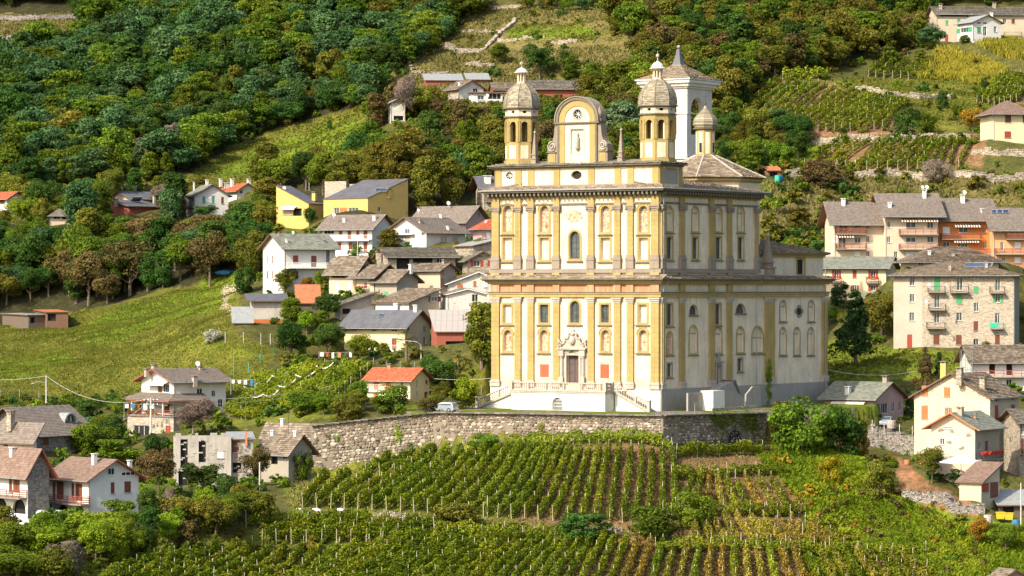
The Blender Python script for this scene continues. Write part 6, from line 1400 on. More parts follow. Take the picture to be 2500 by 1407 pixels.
for q in(.3,.55,.8):z_=hd[2]+(hd[3]-hd[2])*q;mb.tube([TF_.pt(hd[0],z_,-.3),TF_.pt(hd[1],z_,-.3)],.035,4)
go_=part('grille',mb,M['trimw'],te);m2=MB();TF_.box(m2,hd[0]-.1,hd[1]+.1,hd[2],hd[3]+.1,-.56,-.5);part('dark_passage',m2,M['dark'],go_)
bm=MB();bm.lathe((0,0,0),[(.1,0),(.1,.08),(.055,.14),(.1,.32),(.105,.42),(.05,.66),(.075,.78),(.09,.86),(.09,.92)],7);bal_me=mesh_from(bm,'baluster',M['palestone'])
hb_=zrail-ztop
def rail(Fx,a0,a1,z0,z1,d,posts=True,par=te,step=.36):
 L=abs(a1-a0);n=max(2,int(L/step));mb=MB()
 def sl(zo0,zo1,w):mb.prism([Fx.pt(a0,z0+zo0,d-w),Fx.pt(a1,z1+zo0,d-w),Fx.pt(a1,z1+zo1,d-w),Fx.pt(a0,z0+zo1,d-w)],Fx.en*2*w)
 sl(0,.14,.16);sl(hb_-.16,hb_,.17);part('handrail',mb,M['palestone'],par)
 for i in range(n):
  f=(i+.5)/n
  if posts and i%9==8:mbp=MB();a=a0+(a1-a0)*f;zz_=z0+(z1-z0)*f;Fx.box(mbp,a-.16,a+.16,zz_+.1,zz_+hb_-.1,d-.14,d+.14);part('baluster_post',mbp,M['palestone'],par);continue
  inst('baluster',bal_me,Fx.pt(a0+(a1-a0)*f,z0+(z1-z0)*f+.13,d),par,phC,(1,1,(hb_-.28)/.92))
rail(TF_,s0,s1,ztop,ztop,-.1)
rail(RS,.2,2.0,ztop,ztop,-.1)
mb=MB()
for(Fx,a,d)in((TF_,s0,-.1),(TF_,s1-.02,-.1),(RS,2.1,-.1)):Fx.box(mb,a-.28,a+.28,ztop,ztop+hb_+.1,d-.28,d+.28)
part('corner_post',mb,M['palestone'],te)
dS=tf-2.2;SF=tface(dS)
def stair(a_top,a_bot,nm):
 sg=1 if a_bot>a_top else-1;n=24;zt_,zb0=ztop,zgr+.02
 st=MB();
 steps=[]
 for i in range(n):
  a0=a_top+(a_bot-a_top)*i/n;a1=a_top+(a_bot-a_top)*(i+1)/n;z_=zt_-(zt_-zb0)*(i+1)/n
  m=MB();SF.box(m,min(a0,a1)-.02,max(a0,a1)+.02,z_-.02,z_+(zt_-zb0)/n-.01,-2.2,-.05);part('step',m,M['palestone'],te)
 w=MB();SF.poly(w,[(a_top,zgr-1.2),(a_bot,zgr-1.2),(a_bot,zb0),(a_top,zt_-.1)]if sg>0 else[(a_bot,zgr-1.2),(a_top,zgr-1.2),(a_top,zt_-.1),(a_bot,zb0)],-2.3,-.35);part('stair_wall',w,M['white'],te)
 w=MB();q=.12;SF.poly(w,[(a_top,zt_-.2),(a_bot,zb0-.15),(a_bot,zb0+q),(a_top,zt_+q)]if sg>0 else[(a_bot,zb0-.15),(a_top,zt_-.2),(a_top,zt_+q),(a_bot,zb0+q)],-.34,-.02);part('stringer',w,M['palestone'],te)
 rail(SF,a_top+sg*.3,a_bot-sg*.1,zt_+.02-(zt_-zb0)*.3/abs(a_bot-a_top),zb0+.12,-.17,True,te,.4)
 w=MB();SF.box(w,a_bot-.25,a_bot+.25,zgr-.5,zb0+hb_+.3,-.45,.1);SF.box(w,a_bot-.32,a_bot+.32,zb0+hb_+.3,zb0+hb_+.42,-.52,.17);part('newel_post',w,M['palestone'],te)
stair(s1+.2,SF.sz(1583,1000)[0],'r');stair(s0-.1,SF.sz(1165,1000)[0],'l')
# concrete side stair at the long wall
ss=thing('side_stair','small grey plastered stair block below the side door of the church','outside stair',S.pt(sv(1775),zgr,3))
dq=Face(cO-cL*5.5,cR,-cL);q0,q1=dq.sz(1741,985)[0],dq.sz(1769,985)[0];zz3=lambda v:dq.sz(1755,v)[1]
mb=MB();dq.box(mb,q0,q1,zgr-.5,zz3(954),-2.2,0);part('stair_block',mb,M['white'],ss)
mb=MB();dq.poly(mb,[(q1,zgr-.5),(q1+6,zgr-.5),(q1+6,zz3(975)),(q1+3.5,zz3(958)),(q1,zz3(954))],-.3,0);part('parapet',mb,M['plinth'],ss)
a1,a2=dq.sz(1822,980)[0],dq.sz(1858,980)[0];mb=MB();dq.poly(mb,[(a1,zgr-.5),(a2,zgr-.5),(a2,zz3(948)),(a1+(a2-a1)*.45,zz3(948)),(a1,zz3(968))],-.3,0);part('parapet',mb,M['plinth'],ss)
d2=Face(cO-cL*2.2,cR,-cL);b0,b1=d2.sz(1757,960)[0],d2.sz(1810,960)[0];zz4=lambda v:d2.sz(1780,v)[1];mb=MB();d2.poly(mb,[(b0,zgr),(b1+1,zgr),(b1+1,zz4(962)),(b1-1,zz4(945)),(b1-3,zz4(928)),(b0+5,zz4(928)),(b0,zz4(948))],-1.9,0);part('upper_parapet',mb,M['plinth'],ss)
for i in range(8):
 mb=MB();c0,c1=dq.sz(1800,980)[0],a1;dq.box(mb,c0,c1,zgr-.1,zgr+.22*(i+1),-1.2-.32*(i+1),-1.2-.32*i);part('step',mb,M['stone'],ss)
# ---------------------------------------------------------------- church terrace wall built of field stones
def stone_mesh(seed,n=8):
 r_=random.Random(seed);mb=MB();out=[];
 for i in range(n):
  a=2*math.pi*i/n+r_.uniform(-.2,.2);q=.5*r_.uniform(.82,1.08);out.append((math.cos(a)*q,math.sin(a)*q))
 vs=[(x,0.12,z)for x,z in out]+[(x*.93,-.4,z*.93)for x,z in out]+[(x*.6+.03,-1.0*r_.uniform(.8,1.1),z*.6)for x,z in out]
 fs=[(i,(i+1)%n,n+(i+1)%n,n+i)for i in range(n)]+[(n+i,n+(i+1)%n,2*n+(i+1)%n,2*n+i)for i in range(n)]+[tuple(range(2*n,3*n))]
 return vs,fs
SV=[stone_mesh(i)for i in range(14)]
SME=[]
for j in range(14):
 for q in range(5):
  mb=MB();mb.add(SV[j][0],SV[j][1],(q+.5+rnd.uniform(-.4,.4))/5);SME.append(mesh_from(mb,'stone',M['wstone']))
wall=thing('terrace_retaining_wall','long rubble stone retaining wall holding up the church terrace','retaining wall',WALLP[0]-UP*8)
core=MB();rest=MB();stones=[]
pts=[P(775,1034,520)]+WALLP+[P(1905,1012,545)]
for i in range(len(pts)-1):
 a,b=pts[i].copy(),pts[i+1].copy();L=np.linalg.norm((b-a)[:2]);es=np.array([*(b-a)[:2]/L,0]);en=np.array([es[1],-es[0],0]);Fw=Face((a[0],a[1],0),es,en)
 m=max(2,int(L/1.2));bot=[]
 for k in range(m+1):
  s_=L*k/m;q=Fw.pt(s_,0,1.3);bot.append(gz(q[0],q[1])-1.0)
 for k in range(m):
  s0,s1=L*k/m,L*(k+1)/m;t0=a[2]+(b[2]-a[2])*k/m;t1=a[2]+(b[2]-a[2])*(k+1)/m
  Fw.poly(core,[(s0,bot[k]),(s1,bot[k+1]),(s1,t1),(s0,t0)],-.9,0,.5)
 if i==0:continue
 z=0.0;top=lambda s_:a[2]+(b[2]-a[2])*s_/L;hgt=max(top(L*k/m)-bot[k]for k in range(m+1));z=.1
 while z<hgt:
  hc=rnd.uniform(.26,.55)if z>.9 else rnd.uniform(.14,.24);s_=rnd.uniform(-.3,0)
  while s_<L:
   big=rnd.random()<.16;w=rnd.uniform(.7,1.2)if big else rnd.uniform(.3,.75);hh=hc*(1.5 if big and z>1.2 else 1.0)*rnd.uniform(.75,1.1)
   c=s_+w/2;zc=top(c)-z-hc/2+rnd.uniform(-.06,.06);s_+=w*rnd.uniform(.98,1.12)
   if c<.2 or c>L-.2:continue
   if zc<np.interp(c,[L*k/m for k in range(m+1)],bot)+.5:continue
   pl_=vn(c+i*40,zc*1.8,4.5,6)
   if pl_>.69 and not big and rnd.random()<.85 and z>1.2:continue
   stones.append((w*hh,Fw,c,zc,w,hh,rnd.uniform(.08,.17),i==4))
  z+=hc*1.02
stones.sort(key=lambda q:-q[0])
for j,(ar,Fw,c,zc,w,hh,d,sh)in enumerate(stones):
 al=rnd.uniform(-.25,.25);rz=math.atan2(Fw.es[1],Fw.es[0])
 if j<300:
  inst('stone',SME[rnd.randrange(70)],Fw.pt(c,zc,.02),wall,(0,al if rnd.random()<.5 else-al,rz),(w*1.02,d*1.1,hh*1.02))
 else:
  vs,fs=SV[rnd.randrange(14)];rest.add([Fw.pt(c+x*w*1.02,zc+z_*hh*1.04,-y*d+.01)for x,y,z_ in vs],fs,rnd.random()**1.1)
part('wall_core',core,M['mortar'],wall);part('small_stones',rest,M['wstone'],wall,kind='stuff')
for i in range(1,4):
 a,b=WALLP[i-1],WALLP[i];L=np.linalg.norm(b-a);n=int(L/1.1)
 for k in range(n):
  p=a+(b-a)*(k+.5)/n;mb=MB();rz=math.atan2(b[1]-a[1],b[0]-a[0]);mb.box(p-UP*.03,(L/n*.96,1.15+rnd.uniform(-.1,.1),.16+rnd.uniform(0,.06)),rz+rnd.uniform(-.03,.03));part('coping_stone',mb,M['slabg'],wall)
def onwall(i,u,v,d=0):
 a,b=WALLP[i],WALLP[i+1];L=np.linalg.norm((b-a)[:2]);es=np.array([*(b-a)[:2]/L,0]);en=np.array([es[1],-es[0],0]);return Face((a[0],a[1],0),es,en),*Face((a[0],a[1],0),es,en).sz(u,v,d)
for u,v in((1475,1071),(1521,1071),(1440,1071),(1300,1070),(1262,1072)):
 Fw,s_,z_=onwall(1,u,v);mb=MB();Fw.box(mb,s_-.22,s_+.22,z_-.16,z_+.14,.05,.14);part('drain_hole',mb,M['dark'],wall)
for u,v in((862,1078),(880,1092),(914,1095),(922,1077),(838,1093)):
 Fw,s_,z_=onwall(0,u,v);mb=MB();Fw.box(mb,s_-.26,s_+.26,z_-.14,z_+.14,.05,.14);part('drain_hole',mb,M['dark'],wall)
Fw,s_,z_=onwall(2,1793,1080);w_=2.1;mb=MB();Fw.poly(mb,[(s_-w_,z_-2)]+arch_pts(s_-w_,s_+w_,z_-.2,10)+[(s_+w_,z_-2)],.02,.12);part('arch_opening',mb,M['dark'],wall)
for k in range(13):
 a0,a1=math.pi*k/13+.02,math.pi*(k+1)/13-.02;mb=MB();Fw.poly(mb,[(s_+w_*math.cos(a0),z_-.2+w_*math.sin(a0)),(s_+(w_+.6)*math.cos(a0),z_-.2+(w_+.6)*math.sin(a0)),(s_+(w_+.6)*math.cos(a1),z_-.2+(w_+.6)*math.sin(a1)),(s_+w_*math.cos(a1),z_-.2+w_*math.sin(a1))],.02,.2,rnd.random());part('voussoir',mb,M['slabg'],wall)
# church forecourt paving edge and low grassy bed wall
mb=MB();p0,p1=S.pt(sv(1640),0,7.2),S.pt(sv(1770),0,6.0)
mb.prism([np.array([p0[0],p0[1],PLAT+.45]),np.array([p1[0],p1[1],PLAT+.45]),np.array([p1[0],p1[1]+.4,PLAT+.45]),np.array([p0[0],p0[1]+.4,PLAT+.45])],-UP*.7)
solo('bed_wall',mb,M['rubble'],'low stone edging wall of the grass bed beside the church','low wall')
# ---------------------------------------------------------------- dry stone walls on the slopes
def hill_wall(k,xs,hpx,label,mat='rubble',group=None,th=.7):
 ps=[hit(*Z(k,x,y))for x,y in xs];line=[]
 for i in range(len(ps)-1):
  n=max(2,int(np.linalg.norm(ps[i+1]-ps[i])/1.5))
  for j in range(n):line.append(ps[i]+(ps[i+1]-ps[i])*j/n)
 line.append(ps[-1]);mb=MB();
 for i in range(len(line)-1):
  a,b=line[i],line[i+1];za,zb_=gz(a[0],a[1]-.3),gz(b[0],b[1]-.3);h_=hpx/ZOOM[k][2]*a[1]/FPX
  d=(b-a);d[2]=0;d/=np.linalg.norm(d)+1e-9;nn=np.array([d[1],-d[0],0]);j0=rnd.uniform(-.35,.2)
  A=np.array([a[0],a[1],za-.6]);B=np.array([b[0],b[1],zb_-.6])
  mb.pbox(A,B-A,-nn*th*1.4,UP*(h_+.6+j0),rnd.random())
  q=A+UP*(h_+.6+j0)
  for s_ in range(3): # loose top stones
   w=np.linalg.norm(B-A)/3;mb.box(q+d*w*(s_+.5)-nn*th*.4+UP*-.02,(w*rnd.uniform(.6,.95),th*.9,rnd.uniform(.1,.4)),math.atan2(d[1],d[0])+rnd.uniform(-.1,.1))
  for s_ in range(6): # proud face stones
   vs,fs=SV[rnd.randrange(14)];w=rnd.uniform(.3,.7);h2=rnd.uniform(.2,.4);c=A+d*rnd.uniform(0,np.linalg.norm(B-A))+UP*rnd.uniform(.6,h_+.5)
   mb.add([c+d*x*w+nn*(-y*.16)+UP*z_*h2 for x,y,z_ in vs],fs)
 return solo('dry_stone_wall',mb,M[mat],label,'stone wall',group,org=line[0])
for k,xs,hp,lb,*mm in[('m',[(925,415),(1130,412),(1335,408)],38,'long pale dry stone wall across the dry slope, nearest the green shrub'),
 ('m',[(1335,408),(1400,345),(1480,265),(1600,160)],24,'stone wall climbing diagonally between the hill terraces'),
 ('m',[(1130,255),(1250,258),(1480,262)],20,'low stone wall under the upper dry terrace'),('m',[(1370,75),(1500,75),(1690,62)],28,'topmost pale stone wall on the dry hill'),
 ('m',[(1450,325),(1600,310),(1810,290)],22,'stone wall under the bright green terrace'),('m',[(1850,345),(1950,335),(2060,322)],24,'short stone wall right of the round dark tree'),
 ('m',[(1210,500),(1320,510),(1430,520)],32,'stone wall beside the bare earth plot above the sheds'),('m',[(720,462),(805,458)],34,'small square end of a stone wall on the left of the dry slope'),('m',[(600,560),(800,560),(1080,560)],14,'thin overgrown stone wall above the sheds'),
 ('0',[(0,48),(90,50),(200,50)],12,'grey stone wall at the top of the left terraces','greystone'),('0',[(0,98),(60,98),(130,100)],10,'lower stone wall of the left hill terraces','greystone'),('0',[(0,180),(90,182),(150,185)],10,'faint mossy stone wall at the foot of the left terraces','greystone'),
 ('t',[(1210,690),(1400,715),(1560,745),(1700,755),(1970,750)],34,'pale stone wall under the green meadow behind the hill vineyard'),('t',[(840,1090),(1080,1092),(1400,1090),(2090,1070)],52,'long stone wall between the two upper vineyards'),
 ('t',[(690,1350),(900,1370),(1150,1375),(1600,1370),(2100,1375),(2500,1375)],60,'long pale stone wall under the lower hill vineyard'),('t',[(2100,1180),(2300,1190),(2500,1200)],48,'stone wall below the yellow villa'),
 ('0',[(1390,1302),(1440,1298),(1520,1296)],12,'tumbled stone wall between the upper and lower vineyard blocks'),('0',[(912,1262),(960,1262),(990,1268)],10,'short broken stone wall in the lower left vineyard')]:
 hill_wall(k,xs,hp,lb,*mm)
hill_wall('7',[(400,640),(500,660),(600,690),(700,705)],110,'tall dark dry stone wall below the fence of the mauve bungalow','greystone');hill_wall('7',[(690,700),(745,640)],75,'short dark stone wall beside the narrow cream house','greystone')
hill_wall('7',[(600,950),(700,975),(800,985),(880,1035),(940,1040)],62,'stone wall under the bare brown slope','greystone');hill_wall('7',[(935,1040),(1090,1045)],62,'dark stone wall below the cream shed','greystone')
# ---------------------------------------------------------------- poles, lamps and cables
def pole(k,x,yt,yb,label,r=.12,arms=0,mat='concrete',nm='utility_pole',cat='pole',Y=None):
 u,vb=Z(k,x,yb);_,vt=Z(k,x,yt);p=hit(u,vb)if Y is None else P(u,vb,Y);h_=(vb-vt)*p[1]/FPX
 t=thing(nm,label,cat,p);mb=MB();mb.tube([p-UP*2.5,p+UP*h_],[r*1.2,r*.75],8);part('shaft',mb,M[mat],t)
 for a in range(arms):
  m=MB();q=p+UP*(h_-.4-.7*a);m.tube([q-np.array([1.1,.2,0]),q+np.array([1.1,.2,0])],.06,5);ao=part('cross_arm',m,M['iron'],t)
  m=MB()
  for s_ in(-1,-.4,.4,1):m.lathe(q+np.array([s_,.2*s_,0]),[(.07,0),(.1,.12),(.05,.25)],6)
  part('insulators',m,M['trimw'],ao)
 return p+UP*h_,t
T1,_=pole('5',285,172,358,'pale concrete pole with a street lamp at the meadow edge')
m=MB();m.tube([T1-UP*1.2,T1+np.array([-1.6,0,-.9]),T1+np.array([-2.0,0,-1.2])],[.05,.05,.05],5);m.ball(T1+np.array([-2.2,0,-1.3]),.3,8,5,(1.2,1,.5));part('lamp_arm',m,M['metal'],_)
T2,_=pole('5',228,425,612,'pole with many insulators beside the brown-tiled double house',.16,2)
T3,_=pole('5',930,308,540,'pole with cross arms in front of the villa terrace',.16,2)
T4,_=pole('4',897,678,768,'short wooden pole at the right edge of the netted vines',.12)
T5,_=pole('4',377,1205,1400,'white pole beside the ruined house',.12)
T6,_=pole('4',198,440,720,'thin green pole by the vegetable garden',.06,mat='green');T7,_=pole('4',280,650,925,'thin dark pole in front of the netted vines',.07,mat='wood')
T8,_=pole('3',961,640,795,'white pole before the house with long balconies',.1,Y=655);T9,_=pole('3',544,100,232,'slim pole behind the yellow house',.07)
T10,t10=pole('4',1485,400,498,'curved white street lamp by the palm tree',.07,mat='trimw',nm='street_lamp',cat='street lamp')
m=MB();m.tube([T10,T10+np.array([-.8,-.1,.5]),T10+np.array([-2.6,-.3,.7])],.06,5);m.box(T10+np.array([-3.0,-.3,.58]),(.9,.35,.14));part('lamp_head',m,M['trimw'],t10)
T11,t11=pole('2',1478,1030,1082,'small dark floodlight box on a post by the church side',.05,mat='plinth',nm='floodlight_post',cat='floodlight',Y=505)
m=MB();m.box(T11-UP*.1,(1.0,.3,1.1));part('light_box',m,M['iron'],t11)
T12,_=pole('7',1300,860,1120,'leaning pole at the right edge by the blue bin',.1);T13,_=pole('0',1190,1210,1262,'crooked pale stake in the vineyard',.06,mat='post')
def cable(a,b,sag,label,grp=None,r=.03):
 ps=[a+(b-a)*f-UP*sag*4*f*(1-f)for f in np.linspace(0,1,15)];mb=MB();mb.tube(ps,r,4);solo('overhead_cable',mb,M['cable'],label,'cable',grp,org=a)
cable(P(-80,923,590),T1,.5,'pale overhead cable running in from the left edge to the lamp pole');cable(T1,T3,2.2,'cable sagging from the lamp pole down to the villa pole')
cable(T3,T4,1.0,'upper of two cables over the netted vines');cable(T3-UP*.7,T4-UP*.35,1.2,'lower of two cables over the netted vines');cable(T2,T3-UP*.2,3.5,'thin cable between the two poles with cross arms')
cable(P(-80,1092,478),T2,1.2,'cable from the left edge to the insulator pole');cable(P(225,1250,445),P(420,1212,470),.6,'low cable crossing before the white gabled house');cable(P(2020,903,545),P(2240,906,560),.8,'cable above the slate roof of the mauve bungalow');cable(P(1060,925,545),P(1200,924,545),.2,'short cable between the red roof and the church',None,.04)
# ---------------------------------------------------------------- vehicles
def car(u,v,Y,hd,mat,label,van=False,onground=False):
 p=P(u,v,Y);
 if onground:p[2]=gz(p[0],p[1])+.02
 L,Wd,H=(4.9,1.9,2.0)if van else(4.4,1.72,1.45);t=thing('parked_car' if not van else 'parked_van',label,'van' if van else 'car',p)
 c,s_=math.cos(hd),math.sin(hd);fx=np.array([c,s_,0]);fy=np.array([-s_,c,0]);Q=lambda x,y,z:p+fx*x+fy*y+UP*z
 low=[(-L/2,.35),(-L/2+.05,.85),(-L/2+.3,.95),(L/2-1.2,.95),(L/2-.2,.78),(L/2,.6),(L/2,.3),(L/2-.4,.22),(-L/2+.3,.22)]
 cab=[(-L/2+.1,.94),(-L/2+.45,H-.08),(-L/2+.7,H),(L/2-(1.5 if van else 2.1),H),(L/2-(.7 if van else 1.15),.94)]
 def body(prof,w,taper,nm,m_):
  mb=MB();n=len(prof);vs=[]
  for sy,k in((-w/2,1),(w/2,1)):
   for x,z in prof:f=1-taper*max(0,(z-.9))/(H-.9+1e-6);vs.append(Q(x,sy*f,z))
  mb.add(vs,[tuple(range(n)),tuple(range(2*n-1,n-1,-1))]+[(i,i+n,(i+1)%n+n,(i+1)%n)for i in range(n)]);return part(nm,mb,m_,t)
 b=body(low,Wd,0,'body',mat);cb=body(cab,Wd*.95,.14,'cabin',mat)
 for sy in(-1,1):
  mb=MB();k=lambda x,z:Q(x,sy*Wd*.475*(1-.14*(z-.94)/(H-.94))+sy*.015,z)
  pts_=[(cab[0][0]+.2,1.0),(cab[1][0]+.15,H-.18),(cab[3][0]-.05,H-.18),(cab[4][0]-.12,1.0)]
  if van:pts_=[(cab[3][0]-.8,1.05),(cab[3][0]-.8,H-.25),(cab[3][0]-.02,H-.25),(cab[4][0]-.12,1.05)]
  mb.prism([k(*q)for q in pts_],fy*sy*-.02);part('side_window',mb,M['glass'],t)
  for x in(-L/2+.85,L/2-.85):
   m2=MB();c0=Q(x,sy*(Wd/2-.12),.32);n=14;vs=[c0+fx*.32*math.cos(2*math.pi*i/n)+UP*.32*math.sin(2*math.pi*i/n)+fy*sy*dd for dd in(-.1,.14)for i in range(n)]
   m2.add(vs,[tuple(range(n)),tuple(range(2*n-1,n-1,-1))]+[(i,i+n,(i+1)%n+n,(i+1)%n)for i in range(n)]);wo=part('wheel',m2,M['tyre'],t)
   m3=MB();vs=[c0+fx*.19*math.cos(2*math.pi*i/n)+UP*.19*math.sin(2*math.pi*i/n)+fy*sy*.155 for i in range(n)];m3.add(vs,[tuple(range(n))]);part('rim',m3,M['metal'],wo)
  for x,nm,mm in((-L/2-.01,'tail_light','redbr'),(L/2+.01,'headlight','trimw')):
   m3=MB();m3.pbox(Q(x-.02,sy*(Wd/2-.2)-.16,.62),fx*.04,fy*.32,UP*.2);part(nm,m3,M[mm],t)
 for(a,b_)in((0,1),(3,4)):
  (x0,z0),(x1,z1)=cab[a],cab[b_];m3=MB();off=fx*(-.02 if a==0 else.02)+UP*.01
  ww=Wd*.40;m3.prism([Q(x0*.9+x1*.1,-ww,z0*.9+z1*.1)+off,Q(x0*.9+x1*.1,ww,z0*.9+z1*.1)+off,Q(x0*.12+x1*.88,ww*.95,z0*.12+z1*.88)+off,Q(x0*.12+x1*.88,-ww*.95,z0*.12+z1*.88)+off],-(fx*(-.03 if a==0 else.03)))
  part('rear_window' if a==0 else 'windscreen',m3,M['glass'],t)
 m3=MB();m3.pbox(Q(-L/2-.03,-.26,.5),fx*.02,fy*.52,UP*.12);part('number_plate',m3,M['trimw'],t)
car(1083,1008,507,R(152),M['car'],'silver estate car parked on the church terrace left of the stairs',False,True)
car(2165,1040,532,R(-105),M['car'],'small silver car parked before the mauve bungalow')
car(112,1271,443,R(175),M['carw'],'white van parked under the arcade of the double house',True,True)
car(345,1290,443,R(165),M['cardk'],'dark car half hidden by trees at lower left',False,True)
# ---------------------------------------------------------------- small things about the gardens
def simple(nm,label,cat,k,x,y,fn,Y=None,group=None):
 u,v=Z(k,x,y);p=hit(u,v)if Y is None else P(u,v,Y);t=thing(nm,label,cat,p,group);fn(t,p);return t
def container(mat):
 def f(t,p):
  mb=MB();mb.prism([p+np.array(q)for q in((-.6,-.4,.95),(.6,-.4,.95),(.5,-.35,.1),(-.5,-.35,.1))],np.array([0,.8,0]));part('bin_body',mb,M[mat],t);mb=MB();mb.box(p+UP*.96,(1.3,.9,.12));part('lid',mb,M[mat],t)
 return f
simple('waste_container','left yellow container beside the woodshed','container','7',1180,1076,container('plasticy'),470);simple('waste_container','right yellow container beside the woodshed','container','7',1228,1080,container('plasticy'),470)
def barrel(mat,r=.45,h_=1.0):
 def f(t,p):mb=MB();mb.lathe(p,[(r*.9,0),(r,h_*.1),(r*1.04,h_*.5),(r,h_*.9),(r*.92,h_)],12);part('drum',mb,M[mat],t);mb=MB();mb.lathe(p,[(r*1.07,h_*.48),(r*1.07,h_*.53)],12);mb.lathe(p,[(r*1.0,h_*.97),(r*.95,h_*1.03)],12);part('rim',mb,M[mat],t)
 return f
simple('water_barrel','pale round tub beside the yellow containers','tub','7',1108,1100,barrel('palestone',.6,1.2),468);simple('water_barrel','blue barrel beside the tiny tool hut','barrel','t',640,1388,barrel('blue',.6,1.3));simple('water_barrel','teal barrel left of the blue one at the tool hut','barrel','t',620,1392,barrel('plasticg',.6,1.4))
simple('water_barrel','bright blue bin at the foot of the leaning pole','bin','7',1270,1120,barrel('blue',.55,1.0),467)
simple('flower_pot','left terracotta pot on the garden above the bare slope','pot','7',633,755,barrel('terracotta',.4,.7));simple('flower_pot','right terracotta pot on the garden above the bare slope','pot','7',723,752,barrel('terracotta',.4,.7))
simple('stone_tub','pale stone tub by the fence of the mauve bungalow','tub','7',543,545,barrel('palestone',.7,1.3),525)
def parasol(t,p):
 mb=MB();mb.tube([p,p+UP*2.6],.05,6);part('pole',mb,M['trimw'],t);mb=MB();mb.lathe(p,[(3.3,1.7),(1.6,2.3),(.05,2.75)],8,.3,None,0,False);part('canopy',mb,M['cloth'],t)
simple('parasol','large white parasol at the foot of the narrow cream house','parasol','7',950,810,parasol,484)
def laundry(n,cols):
 def f(t,p):
  mb=MB()
  for s_ in(-1,1):mb.tube([p+np.array([s_*n*.5,0,-.5]),p+np.array([s_*n*.5,0,2.1])],.05,5)
  part('line_post',mb,M['metal'],t,kind='stuff');mb=MB();mb.tube([p+np.array([-n*.5,0,2.0]),p+np.array([0,0,1.9]),p+np.array([n*.5,0,2.0])],.02,4);part('line',mb,M['cable'],t)
  for i in range(n):
   m=MB();x=-n*.5+i+.15;h_=rnd.uniform(.5,1.0);w=rnd.uniform(.35,.65);A=[p+np.array([x+w*f_,.05*math.sin(f_*6),1.93-g_*h_])for g_ in(0,.5,1)for f_ in(0,.33,.66,1)]
   m.add(A,[(r_*4+c_,r_*4+c_+1,r_*4+c_+5,r_*4+c_+4)for r_ in range(2)for c_ in range(3)]);part('hanging_cloth',m,M[cols[i%len(cols)]],t)
 return f
simple('clothes_line','washing line with a white shirt and trousers right of the villa','clothes line','4',262,722,laundry(4,['cloth','cloth','carw','blue']),552)
simple('clothes_line','washing line with coloured clothes in front of the grey-roofed beige house','clothes line','4',905,530,laundry(6,['cloth','redbr','cloth','terracotta','iron','cloth']),572)
simple('clothes_line','clothes hanging on the villa terrace','clothes line','5',860,420,laundry(5,['cloth','blue','redbr','cloth']),543)
def tarp(mat,s_=(3,1.5,.5)):
 def f(t,p):
  for i in range(6):mb=MB();mb.ball(p+np.array([rnd.uniform(-1,1)*s_[0]*.6,rnd.uniform(-.4,.4)*s_[1],0]),rnd.uniform(.5,.9)*s_[2],7,5,(1.8,1,.8));part('fold',mb,M[mat],t)
 return f
simple('plastic_sheet','heap of white sheeting at the foot of the left vineyard posts','plastic sheet','g',250,770,tarp('cloth',(5,1,.5)));simple('plastic_sheet','blue tarpaulin at the dark end of the meadow','tarpaulin','l',1970,935,tarp('blue',(4,1.5,1.0)))
def fence(k,xs,h_,label,n=None,mat='concrete',mesh_=True,Ys=None):
 ps=[hit(*Z(k,x,y))for x,y in xs]if Ys is None else[P(*Z(k,x,y),q)for(x,y),q in zip(xs,Ys)];t=thing('wire_fence',label,'fence',ps[0])
 for i in range(len(ps)-1):
  m_=max(1,int(np.linalg.norm(ps[i+1]-ps[i])/2.6))
  for j in range(m_+(i==len(ps)-2)):
   p=ps[i]+(ps[i+1]-ps[i])*j/m_;mb=MB();mb.tube([p-UP*.6,p+UP*h_],.06,5);part('post',mb,M[mat],t)
  if mesh_:
   mb=MB()
   for q in np.linspace(.15,1,5):mb.tube([ps[i]+UP*h_*q,ps[i+1]+UP*h_*q],.014,3)
   part('wire',mb,M['iron'],t)
 return t
fence('7',[(430,545),(500,555),(590,568),(665,580)],1.4,'wire fence with concrete posts on top of the dark stone wall',Ys=[522,522,520,518]);fence('4',[(140,385),(265,392),(385,398),(450,400)],2.0,'wire fence with white posts below the garden of the block barn')
fence('4',[(300,590),(380,520),(470,480)],1.6,'green mesh fence climbing between the meadow and the garden',mat='plasticg');fence('5',[(590,520),(640,505),(760,460)],1.3,'brown fence beside the villa drive',mat='redwood');fence('4',[(690,545),(900,550),(1150,553),(1440,558)],1.1,'grey railing on the garden wall before the beige house',mat='metal')
fence('2',[(68,985),(128,990)],1.6,'short grey metal railing at the left foot of the church',mat='metal');fence('5',[(0,300),(120,305),(240,310)],1.4,'wire fence along the lower edge of the meadow',mat='metal');fence('l',[(1000,1130),(900,1160),(640,1225)],1.3,'old stake fence along the dark forest edge',mat='wood')
